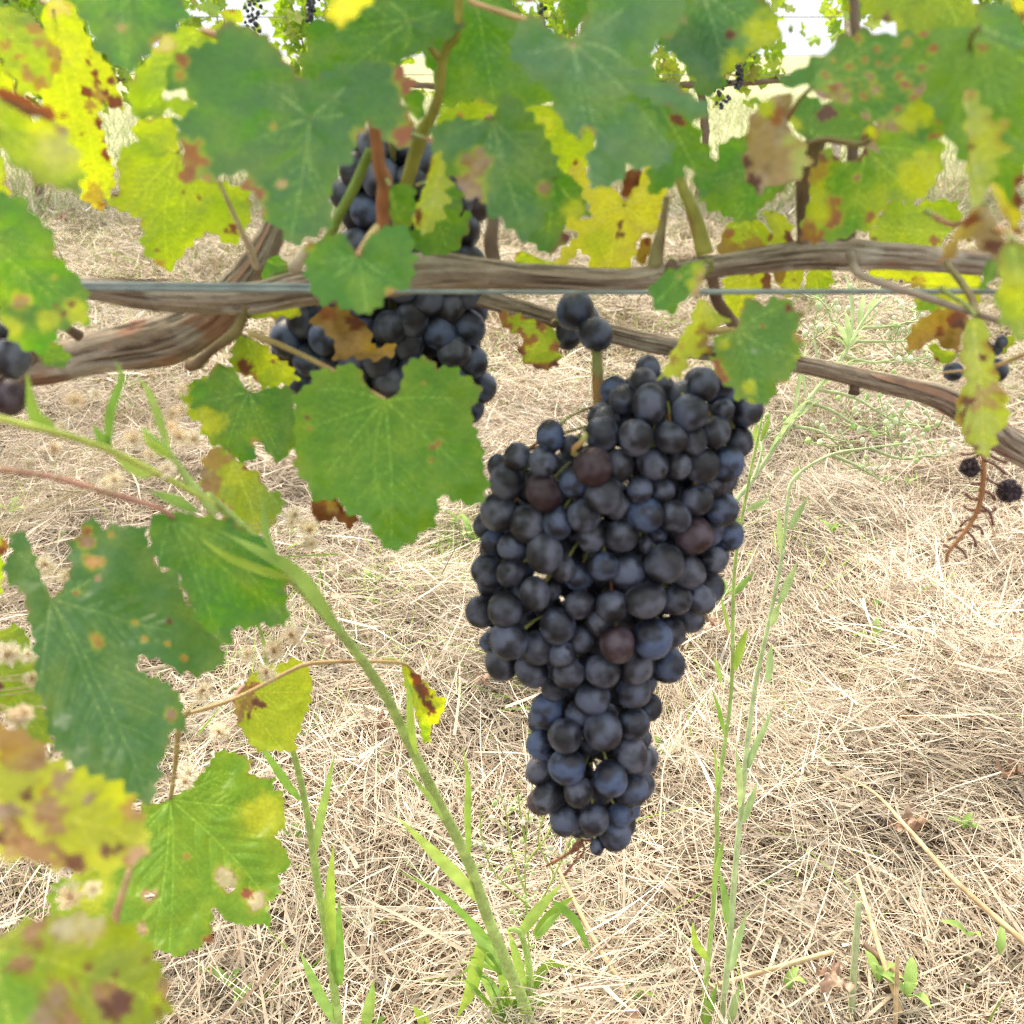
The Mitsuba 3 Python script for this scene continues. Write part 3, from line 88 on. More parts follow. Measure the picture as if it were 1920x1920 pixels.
 {'at':[0.0181,0.48,0.6863],'v':[-0.506,-0.297,-0.81],'n':[-0.035,-0.931,0.363],'tip':22.7,'style':'glow','out':[[23.5,7.0],[17.7,5.6],[6.5,1.9],[-2.7,1.3],[-9.4,7.8],[-12.8,15.3],[-7.7,21.1],[0.4,22.0],[6.9,19.1],[7.4,11.8],[13.6,12.6],[20.2,12.7]],'patches':[[21.2,9.4,np.float64(3.8),'r'],[16.1,13.1,np.float64(3.3),'r'],[10.7,11.0,np.float64(2.8),'r'],[4.4,12.0,np.float64(4.3),'r'],[7.0,17.3,np.float64(3.6),'r'],[6.8,20.1,np.float64(3.3),'d'],[2.3,4.2,np.float64(3.0),'r'],[5.0,2.9,np.float64(2.8),'d'],[-8.9,19.9,np.float64(3.8),'r'],[-12.1,15.7,np.float64(3.3),'d'],[-0.5,22.0,np.float64(3.6),'r'],[-5.3,22.0,np.float64(2.8),'d'],[18.1,4.9,np.float64(2.5),'r'],[12.1,3.7,np.float64(2.1),'r'],[-7.5,7.9,np.float64(3.0),'r']],'label':'yellow leaf with red scorched edges beside the bunch stalk'},
 {'at':[0.0641,0.352,0.7379],'v':[-0.782,-0.204,-0.589],'n':[-0.095,-0.895,0.435],'tip':21.0,'style':'fresh','out':[[6.8,14.6],[4.4,10.0],[2.3,3.3],[0.3,-0.2],[-2.3,1.9],[-5.7,5.9],[-7.7,9.4],[-6.0,11.3],[-5.0,11.4],[-6.2,14.7],[-7.0,17.7],[-5.6,20.3],[-2.7,21.8],[1.5,21.7],[3.5,20.5],[5.5,17.1]],'patches':[[-4.2,5.4,np.float64(2.6),'t'],[-5.7,8.8,np.float64(2.0),'t'],[-3.0,3.3,np.float64(1.8),'t'],[-3.0,8.0,np.float64(1.5),'y'],[1.3,9.7,np.float64(1.1),'g'],[-0.7,3.8,np.float64(2.2),'y']],'label':'small green leaf with a tan tip folded over the arm'},
 {'at':[0.0836,0.385,0.7064],'v':[0.24,-0.582,-0.777],'n':[-0.277,-0.808,0.519],'tip':29.6,'style':'fresh4','out':[[-0.0,-0.0],[-1.9,-3.4],[-4.2,-7.1],[-6.2,-11.0],[-10.3,-10.4],[-10.8,-6.6],[-15.2,-7.2],[-16.8,-8.4],[-19.0,-6.2],[-20.9,-4.2],[-21.8,-1.6],[-25.0,0.1],[-24.8,1.8],[-22.1,4.0],[-19.9,8.6],[-21.5,11.4],[-19.3,14.6],[-19.3,17.3],[-17.0,18.2],[-16.1,21.0],[-13.1,23.1],[-8.6,24.2],[-6.2,26.9],[-2.7,30.1],[0.0,29.6],[2.7,27.4],[5.1,25.7],[7.7,26.1],[7.6,23.0],[8.2,19.2],[11.4,17.2],[12.3,11.5],[12.1,6.6],[9.8,7.4],[10.0,2.3],[9.8,0.1],[5.3,-0.6]],'patches':[[10.9,9.7,np.float64(1.7),'r'],[10.7,13.4,np.float64(1.9),'r'],[9.8,16.0,np.float64(1.8),'r'],[-20.0,-2.7,np.float64(1.6),'d'],[-3.4,9.8,np.float64(1.0),'wg'],[1.9,21.9,np.float64(2.5),'y'],[-10.2,25.6,np.float64(1.6),'o'],[-20.4,9.7,np.float64(1.9),'o'],[5.8,3.8,np.float64(2.1),'y'],[2.8,27.8,np.float64(1.6),'y'],[-17.8,16.8,np.float64(1.2),'y'],[-9.3,1.1,np.float64(0.7),'r']],'veins':[[-0.1,26.5],[-11.2,1.8],[-17.3,15.7],[7.3,3.3],[-18.5,-4.6]],'petiole':[[0.084,0.387,0.7059],[0.0791,0.4,0.7023],[0.0736,0.42,0.6974]],'label':'green leaf with a red left corner hanging over the main bunch'},
 {'at':[0.0691,0.38,0.7179],'v':[-0.387,-0.212,-0.897],'n':[0.068,-0.977,0.202],'tip':30.4,'style':'limp','out':[[4.8,0.3],[-1.3,-1.0],[-6.2,1.7],[-10.6,3.3],[-6.7,6.7],[-6.6,10.2],[-10.7,15.0],[-8.5,18.1],[-4.8,21.0],[-6.6,26.8],[-4.2,28.7],[-0.9,28.3],[2.3,32.3],[2.1,26.9],[3.2,20.4],[3.3,14.3],[1.1,8.2],[4.8,6.3],[3.3,3.5]],'patches':[[-7.8,12.8,np.float64(2.8),'g'],[-4.4,9.4,np.float64(2.0),'g'],[-0.2,22.9,np.float64(2.4),'g'],[-0.3,17.2,np.float64(2.0),'t'],[-10.1,15.7,np.float64(1.6),'b']],'curl':9,'label':'limp yellowed leaf drooping onto the main bunch'},
 {'at':[0.1131,0.5,0.7046],'v':[-0.265,-0.259,-0.929],'n':[-0.209,-0.925,0.318],'tip':21.5,'style':'yellow3','out':[[12.7,4.2],[5.3,0.3],[-5.7,-4.1],[-7.5,3.5],[-5.7,8.2],[-1.0,10.5],[-1.0,15.8],[-0.0,21.5],[4.9,19.5],[9.2,14.1]],'patches':[[-6.6,0.5,np.float64(1.5),'d'],[-0.3,-0.6,np.float64(1.2),'o']],'veins':[[0.9,18.5],[9.8,6.7]]},
 {'at':[0.1042,0.47,0.7339],'v':[-0.41,-0.169,-0.896],'n':[-0.208,-0.939,0.273],'tip':15.0,'style':'mixed3','out':[[7.0,19.1],[8.9,13.1],[9.7,6.2],[4.6,1.4],[-1.3,-1.6],[-6.3,-1.1],[-10.5,1.1],[-11.8,3.7],[-11.1,8.6],[-2.0,14.6]],'patches':[[6.7,12.1,np.float64(3.8),'b'],[6.3,16.1,np.float64(3.3),'b'],[0.4,12.0,np.float64(3.3),'b'],[-2.3,8.8,np.float64(2.8),'b'],[-5.3,6.5,np.float64(3.3),'b'],[-8.3,8.2,np.float64(2.8),'b'],[6.6,8.0,np.float64(2.6),'r'],[-11.0,2.0,np.float64(1.9),'d'],[1.5,14.0,np.float64(2.8),'b'],[-4.6,11.4,np.float64(2.8),'b'],[0.3,6.8,np.float64(1.2),'r'],[-2.5,5.1,np.float64(0.9),'r']],'label':'leaf with rust brown patches between green veins behind the arm'},
 {'at':[0.1102,0.46,0.7385],'v':[0.529,-0.373,-0.763],'n':[-0.222,-0.928,0.299],'tip':15.8,'style':'paleg2','out':[[2.9,-3.2],[-1.2,-0.3],[-3.9,5.0],[-4.0,10.1],[-0.2,15.4],[7.8,12.7],[4.6,9.2],[3.5,3.2]],'patches':[[-1.2,12.1,np.float64(2.0),'k'],[-0.3,14.0,np.float64(1.6),'k']]},
 {'at':[0.1422,0.5,0.7077],'v':[0.175,-0.361,-0.916],'n':[-0.26,-0.914,0.31],'tip':12.7,'style':'glow','out':[[4.0,2.3],[-0.2,-1.0],[-7.0,0.5],[-8.5,7.2],[-5.3,11.2],[0.0,12.7],[4.8,10.6]]},
 {'at':[0.1311,0.49,0.7095],'v':[-0.017,-0.317,-0.948],'n':[-0.246,-0.918,0.311],'tip':12.7,'style':'yellow2','out':[[6.0,-0.1],[-3.9,-0.9],[-3.3,7.1],[-1.0,12.2],[4.5,12.1],[6.7,7.0]],'patches':[[0.3,5.1,np.float64(0.7),'d']]},
 {'at':[0.1196,0.485,0.7105],'v':[0.351,-0.253,-0.902],'n':[-0.236,-0.956,0.176],'tip':8.0,'style':'brown','out':[[0.5,-0.2],[-6.1,1.8],[-4.0,5.3],[-0.5,8.2],[1.2,7.0]],'curl':3},
 {'at':[0.1158,0.49,0.7085],'v':[0.227,-0.23,-0.946],'n':[-0.226,-0.958,0.179],'tip':8.3,'style':'brown2','out':[[-1.0,0.2],[-4.0,3.0],[-1.3,9.6],[1.6,8.4]],'curl':2},
 {'at':[0.0162,0.405,0.8216],'v':[0.238,-0.137,-0.962],'n':[0.063,-0.986,0.156],'tip':16.9,'style':'dark','out':[[0.2,1.0],[0.8,5.9],[-0.1,11.7],[0.0,16.9],[-4.0,14.2],[-8.6,8.6],[-10.9,3.5]]},
 {'at':[0.0089,0.44,0.8224],'v':[0.857,-0.098,-0.506],'n':[-0.02,-0.987,0.158],'tip':8.9,'style':'glow','out':[[5.1,-6.5],[7.4,-5.1],[5.5,-0.8],[2.4,2.8],[1.4,7.0],[-1.1,9.6],[-4.5,7.5]],'patches':[[4.6,0.1,np.float64(1.3),'r']]},
 {'at':[0.0626,0.48,0.7285],'v':[-0.401,-0.148,-0.904],'n':[-0.126,-0.968,0.215],'tip':16.2,'style':'brown','out':[[0.6,16.5],[3.3,5.9],[-1.2,2.4],[-3.4,8.8],[-3.5,15.5]],'patches':[[-0.4,5.7,np.float64(2.0),'d']],'curl':3},
 {'at':[0.0513,0.47,0.756],'v':[-0.12,-0.08,-0.99],'n':[-0.108,-0.99,0.093],'tip':12.8,'style':'brown2','out':[[3.6,3.0],[-0.7,-0.1],[-4.7,0.1],[-3.2,7.3],[-0.1,13.5],[2.9,9.3]],'curl':3},
 {'at':[-0.0242,0.388,0.7694],'v':[-0.195,-0.189,-0.962],'n':[0.493,-0.867,0.071],'tip':30.7,'style':'paleg','out':[[5.6,2.9],[0.1,-0.5],[-2.0,5.4],[-3.3,15.9],[-3.0,24.1],[0.0,30.7],[2.4,27.9],[8.0,27.4],[9.1,24.9],[6.8,21.2],[4.7,13.3]],'patches':[[3.8,23.8,np.float64(3.2),'d'],[5.7,8.2,np.float64(2.1),'d'],[4.0,4.6,np.float64(1.6),'o']],'curl':7,'label':'narrow curled yellow-green leaf beside the green shoot'},
 {'at':[-0.0324,0.43,0.7527],'v':[0.281,-0.224,-0.933],'n':[0.174,-0.944,0.279],'tip':27.3,'style':'dark','out':[[-5.3,-0.4],[-11.8,3.7],[-11.7,8.1],[-7.8,14.5],[-13.7,12.3],[-11.2,18.5],[-3.7,25.8],[-0.0,27.3],[9.0,24.9],[13.0,21.2],[12.1,14.0],[3.5,11.4],[-1.5,3.5]]},
 {'at':[-0.0446,0.4,0.756],'v':[0.283,-0.174,-0.943],'n':[0.108,-0.971,0.212],'tip':14.9,'style':'green','out':[[0.5,-0.2],[-4.7,0.2],[-8.7,2.5],[-6.1,10.9],[-1.6,15.4],[4.2,13.1]]},
 {'at':[-0.1059,0.46,0.7183],'v':[0.972,0.16,-0.173],'n':[0.211,-0.917,0.339],'tip':9.3,'style':'fresh','out':[[8.4,-2.5],[-1.3,-0.1],[-3.3,4.3],[0.0,9.3],[6.8,9.2]]},
 {'at':[-0.1138,0.45,0.6961],'v':[0.959,0.249,0.132],'n':[0.245,-0.968,0.046],'tip':22.4,'style':'lime','out':[[-1.1,-1.8],[-2.4,6.1],[-2.7,23.0],[4.5,20.0],[2.3,12.0],[0.8,0.5]]},
 {'at':[-0.0398,0.41,0.7853],'v':[0.637,-0.102,-0.764],'n':[0.094,-0.973,0.209],'tip':10.4,'style':'green','out':[[-0.3,-1.2],[-6.7,-0.1],[-7.6,3.3],[-3.3,8.2],[-0.0,10.4],[1.1,4.7]]},
 {'at':[0.011,0.5,0.717],'v':[-0.873,-0.128,-0.47],'n':[-0.021,-0.954,0.299],'tip':11.7,'style':'glow','out':[[-0.3,12.7],[3.6,6.4],[-3.1,1.7],[-9.6,-3.9],[-13.6,-0.8],[-3.8,13.8]],'patches':[[2.7,7.7,np.float64(1.9),'r']]},
 {'at':[-0.0357,0.43,0.8188],'v':[0.909,0.006,-0.416],'n':[0.082,-0.983,0.165],'tip':10.0,'style':'lime2','out':[[-1.9,-0.8],[-7.3,10.6],[-1.7,11.1],[2.4,6.0],[2.7,1.8]],'patches':[[-1.7,7.4,np.float64(2.2),'b']]},
 {'at':[0.1251,0.45,0.8229],'v':[0.836,-0.207,-0.508],'n':[-0.267,-0.962,-0.049],'tip':12.9,'style':'lime2','out':[[-0.6,1.0],[-2.3,4.0],[4.9,8.8],[4.5,6.3]]},
 {'at':[0.1159,0.48,0.8093],'v':[-0.006,-0.158,-0.987],'n':[-0.232,-0.96,0.155],'tip':18.1,'style':'lime2','out':[[15.5,26.3],[10.3,26.5],[10.1,30.2],[14.0,28.9]]},
 {'at':[-0.1351,0.55,0.8174],'v':[0.947,0.205,-0.246],'n':[0.237,-0.965,0.109],'tip':7.9,'style':'glow2','out':[[-0.4,-3.7],[-2.5,-1.1],[-4.3,5.8],[-1.4,8.1],[1.7,6.8],[2.9,-0.3]],'patches':[[-2.4,2.5,np.float64(1.0),'r']]},
 {'at':[-0.1302,0.47,0.6448],'v':[0.969,0.235,-0.078],'n':[0.246,-0.889,0.385],'tip':39.5,'style':'lime','out':[[-13.6,-26.0],[-19.9,-9.2],[-5.0,-2.3],[5.0,-12.2],[-0.0,-21.6]]}
]
WOOD = {'arm': [[-0.2051,0.45,0.7102,np.float64(5.01)],[-0.1916,0.45,0.7093,np.float64(5.02)],[-0.181,0.45,0.7086,np.float64(4.79)],[-0.1511,0.45,0.7049,np.float64(6.18)],[-0.1146,0.45,0.704,np.float64(6.65)],[-0.0902,0.45,0.7084,np.float64(7.3)],[-0.0637,0.45,0.7122,np.float64(7.96)],[-0.0363,0.45,0.7154,np.float64(8.17)],[-0.0136,0.45,0.7149,np.float64(6.58)],[0.0091,0.45,0.7136,np.float64(5.45)],[0.05,0.45,0.7122,np.float64(4.78)],[0.086,0.45,0.7179,np.float64(4.53)],[0.1217,0.45,0.7223,np.float64(5.64)],[0.142,0.45,0.7228,np.float64(6.76)],[0.1533,0.45,0.7223,np.float64(5.64)],[0.1669,0.45,0.7217,np.float64(5.19)],[0.1978,0.45,0.7194,np.float64(4.97)],[0.2356,0.45,0.7167,np.float64(4.98)],[0.2818,0.45,0.7134,np.float64(4.77)]],'trunk': [[-0.2749,0.465,0.658,np.float64(10.31)],[-0.2504,0.4677,0.6641,np.float64(9.82)],[-0.2263,0.4704,0.6679,np.float64(9.35)],[-0.2124,0.4731,0.6692,np.float64(8.89)],[-0.1878,0.4758,0.6748,np.float64(9.39)],[-0.1634,0.4785,0.6784,np.float64(11.14)],[-0.146,0.4812,0.6852,np.float64(10.39)],[-0.1333,0.4838,0.6946,np.float64(9.38)],[-0.1202,0.4865,0.7088,np.float64(7.11)],[-0.1123,0.4892,0.7204,np.float64(6.1)],[-0.1085,0.4919,0.7283,np.float64(5.36)],[-0.1058,0.4946,0.7374,np.float64(4.86)],[-0.1016,0.4973,0.7499,np.float64(3.87)],[-0.0958,0.5,0.768,np.float64(2.87)]],'cane': [[-0.0354,0.5,0.7012,np.float64(4.55)],[-0.0255,0.5029,0.6968,np.float64(4.59)],[-0.0052,0.5057,0.6898,np.float64(4.39)],[0.0209,0.5086,0.6819,np.float64(4.44)],[0.0502,0.5114,0.6732,np.float64(4.49)],[0.0719,0.5143,0.6679,np.float64(4.8)],[0.113,0.5171,0.6617,np.float64(4.57)],[0.1466,0.52,0.6559,np.float64(4.34)],[0.1764,0.5229,0.6486,np.float64(4.94)],[0.2087,0.5257,0.6409,np.float64(5.54)],[0.2282,0.5286,0.6337,np.float64(6.44)],[0.2497,0.5314,0.6215,np.float64(7.38)],[0.2669,0.5343,0.6094,np.float64(7.48)],[0.2915,0.5371,0.5966,np.float64(7.87)],[0.3388,0.54,0.5749,np.float64(8.32)]]}
SHOOTS = [
 ('reddish',[[-0.0505,0.405,0.7804,np.float64(2.12)],[-0.0502,0.4108,0.7728,np.float64(2.36)],[-0.0503,0.4167,0.761,np.float64(2.42)],[-0.049,0.4225,0.7551,np.float64(3.3)],[-0.0511,0.4283,0.7468,np.float64(2.73)],[-0.0521,0.4342,0.7357,np.float64(2.8)],[-0.054,0.44,0.7197,np.float64(2.88)]]),
 ('green',[[-0.0179,0.4,0.8208,np.float64(1.46)],[-0.0196,0.404,0.8076,np.float64(1.68)],[-0.0243,0.408,0.8007,np.float64(1.9)],[-0.0262,0.412,0.7883,np.float64(1.94)],[-0.0301,0.416,0.779,np.float64(2.18)],[-0.0336,0.42,0.7741,np.float64(2.81)],[-0.0373,0.424,0.7648,np.float64(2.46)],[-0.0416,0.428,0.7529,np.float64(2.51)],[-0.044,0.432,0.7453,np.float64(2.97)],[-0.0457,0.436,0.7333,np.float64(2.6)],[-0.0469,0.44,0.7197,np.float64(2.88)]]),
 ('green',[[-0.0259,0.402,0.7994,np.float64(1.5)],[-0.0276,0.401,0.8016,np.float64(1.12)],[-0.0297,0.4,0.8048,np.float64(0.93)]]),
 ('green2',[[-0.0551,0.43,0.7666,np.float64(1.66)],[-0.0629,0.4367,0.752,np.float64(2.13)],[-0.0724,0.4433,0.7371,np.float64(2.19)],[-0.0818,0.45,0.7201,np.float64(2.48)]]),
 ('green',[[0.0685,0.46,0.7601,np.float64(2.0)],[0.071,0.4575,0.7503,np.float64(2.23)],[0.0744,0.455,0.7435,np.float64(2.91)],[0.078,0.4525,0.7345,np.float64(3.14)],[0.0816,0.45,0.7228,np.float64(3.61)]]),
 ('olive',[[0.0661,0.465,0.7445,np.float64(1.14)],[0.0644,0.46,0.7341,np.float64(1.59)],[0.0619,0.455,0.7237,np.float64(2.96)],[0.0608,0.45,0.7156,np.float64(3.18)]]),
 ('dark',[[-0.0096,0.465,0.7423,np.float64(1.83)],[-0.008,0.4617,0.7352,np.float64(2.28)],[-0.0091,0.4583,0.7265,np.float64(3.2)],[-0.0073,0.455,0.717,np.float64(2.75)]]),
 ('dark',[[0.0843,0.46,0.7183,np.float64(2.54)],[0.0895,0.4725,0.709,np.float64(2.62)],[0.0952,0.485,0.6953,np.float64(2.72)],[0.1073,0.4975,0.68,np.float64(3.07)],[0.1167,0.51,0.6636,np.float64(3.18)]]),
 ('dark',[[0.1212,0.44,0.7718,np.float64(3.79)],[0.1196,0.4425,0.7636,np.float64(4.27)],[0.1186,0.445,0.7552,np.float64(3.68)],[0.12,0.4475,0.7402,np.float64(2.21)],[0.1228,0.45,0.7245,np.float64(2.47)]]),
 ('dark',[[0.1427,0.5,0.846,np.float64(2.01)],[0.1438,0.491,0.8235,np.float64(2.02)],[0.1427,0.482,0.8131,np.float64(2.0)],[0.142,0.473,0.8029,np.float64(1.98)],[0.142,0.464,0.7724,np.float64(2.22)],[0.1433,0.455,0.7237,np.float64(2.73)]]),
 ('grey',[[0.1365,0.43,0.7262,np.float64(2.15)],[0.1364,0.425,0.7239,np.float64(1.71)],[0.137,0.42,0.7208,np.float64(1.69)],[0.1416,0.415,0.7191,np.float64(1.47)],[0.1562,0.41,0.7151,np.float64(1.46)],[0.1665,0.405,0.7122,np.float64(1.45)],[0.1765,0.4,0.7094,np.float64(1.23)],[0.1841,0.395,0.7078,np.float64(1.22)],[0.2009,0.39,0.7053,np.float64(1.0)]]),
 ('pale',[[-0.1012,0.375,0.7622,np.float64(0.55)],[-0.1018,0.3912,0.7505,np.float64(0.77)],[-0.1027,0.4075,0.7392,np.float64(1.01)],[-0.104,0.4238,0.7296,np.float64(1.48)],[-0.1062,0.44,0.7197,np.float64(1.55)]]),
 ('tan',[[-0.0144,0.395,0.8173,np.float64(0.9)],[-0.011,0.3933,0.8157,np.float64(0.9)],[0.0043,0.3917,0.811,np.float64(1.08)],[0.0072,0.39,0.809,np.float64(0.9)]]),
 ('olive',[[0.1068,0.4,0.7704,np.float64(0.96)],[0.1085,0.3962,0.7721,np.float64(0.95)],[0.1121,0.3925,0.7727,np.float64(1.13)],[0.1217,0.3888,0.7714,np.float64(1.12)],[0.1238,0.385,0.7733,np.float64(0.92)]]),
 ('olive',[[0.1783,0.435,0.7219,np.float64(1.31)],[0.1751,0.4238,0.7222,np.float64(1.28)],[0.1762,0.4125,0.7183,np.float64(1.46)],[0.1761,0.4012,0.7144,np.float64(1.43)],[0.1738,0.39,0.711,np.float64(1.4)]]),
 ('olive',[[-0.113,0.445,0.703,np.float64(2.04)],[-0.1157,0.447,0.6976,np.float64(2.29)],[-0.1205,0.449,0.6894,np.float64(2.55)],[-0.1326,0.451,0.6808,np.float64(2.11)],[-0.14,0.453,0.6745,np.float64(2.84)],[-0.1445,0.455,0.6732,np.float64(2.38)]]),
 ('tan',[[0.197,0.47,0.6655,np.float64(0.49)],[0.2136,0.455,0.6727,np.float64(0.95)],[0.2218,0.44,0.6835,np.float64(0.91)]]),
 ('pinkish',[[-0.1795,0.33,0.673,np.float64(1.08)],[-0.1641,0.3344,0.6689,np.float64(1.09)],[-0.1533,0.3388,0.6642,np.float64(1.11)],[-0.1374,0.3432,0.6563,np.float64(1.13)],[-0.1269,0.3476,0.6503,np.float64(0.96)],[-0.1241,0.352,0.6448,np.float64(0.98)]]),
 ('tan',[[-0.1212,0.26,0.5634,np.float64(1.18)],[-0.1246,0.2567,0.5534,np.float64(1.19)],[-0.1262,0.2533,0.5467,np.float64(1.35)],[-0.125,0.25,0.5355,np.float64(1.36)]]),
 ('tan',[[-0.1748,0.47,0.4778,np.float64(1.14)],[-0.1483,0.475,0.4846,np.float64(1.14)],[-0.1226,0.48,0.4964,np.float64(1.14)],[-0.109,0.485,0.5,np.float64(1.15)],[-0.0868,0.49,0.4986,np.float64(1.01)],[-0.0609,0.495,0.4945,np.float64(0.88)],[-0.0549,0.5,0.4855,np.float64(0.89)]]),
 ('pinkish',[[-0.1541,0.49,0.4729,np.float64(1.18)],[-0.1527,0.495,0.4748,np.float64(1.19)],[-0.1498,0.5,0.4768,np.float64(1.49)]]),
 ('dark',[[0.1761,0.525,0.6497,np.float64(2.75)],[0.1766,0.5225,0.6442,np.float64(2.48)],[0.1761,0.52,0.6404,np.float64(3.02)]]),
 ('dark',[[0.138,0.45,0.7223,np.float64(4.51)],[0.1391,0.45,0.7279,np.float64(3.14)],[0.1407,0.45,0.7329,np.float64(1.56)]]),
 ('dark',[[0.0679,0.445,0.7143,np.float64(4.04)],[0.0667,0.445,0.7188,np.float64(2.69)],[0.0674,0.445,0.7217,np.float64(1.56)]]),
 ('dark',[[-0.1946,0.465,0.6837,np.float64(2.4)],[-0.1988,0.46,0.6898,np.float64(1.66)],[-0.2016,0.455,0.6924,np.float64(1.4)]]),
 ('pale',[[-0.0904,0.44,0.7186,np.float64(3.1)],[-0.088,0.4383,0.7222,np.float64(2.42)],[-0.0841,0.4367,0.7268,np.float64(1.96)],[-0.0781,0.435,0.7303,np.float64(1.3)]])
]
WIRE = [[-0.2755, 0.432, 0.7144, np.float64(1.09)], [-0.1774, 0.432, 0.7125, np.float64(1.1)], [0.0, 0.428, 0.7116, np.float64(1.0)], [0.1987, 0.43, 0.7114, np.float64(1.0)], [0.2926, 0.43, 0.7114, np.float64(1.09)]]
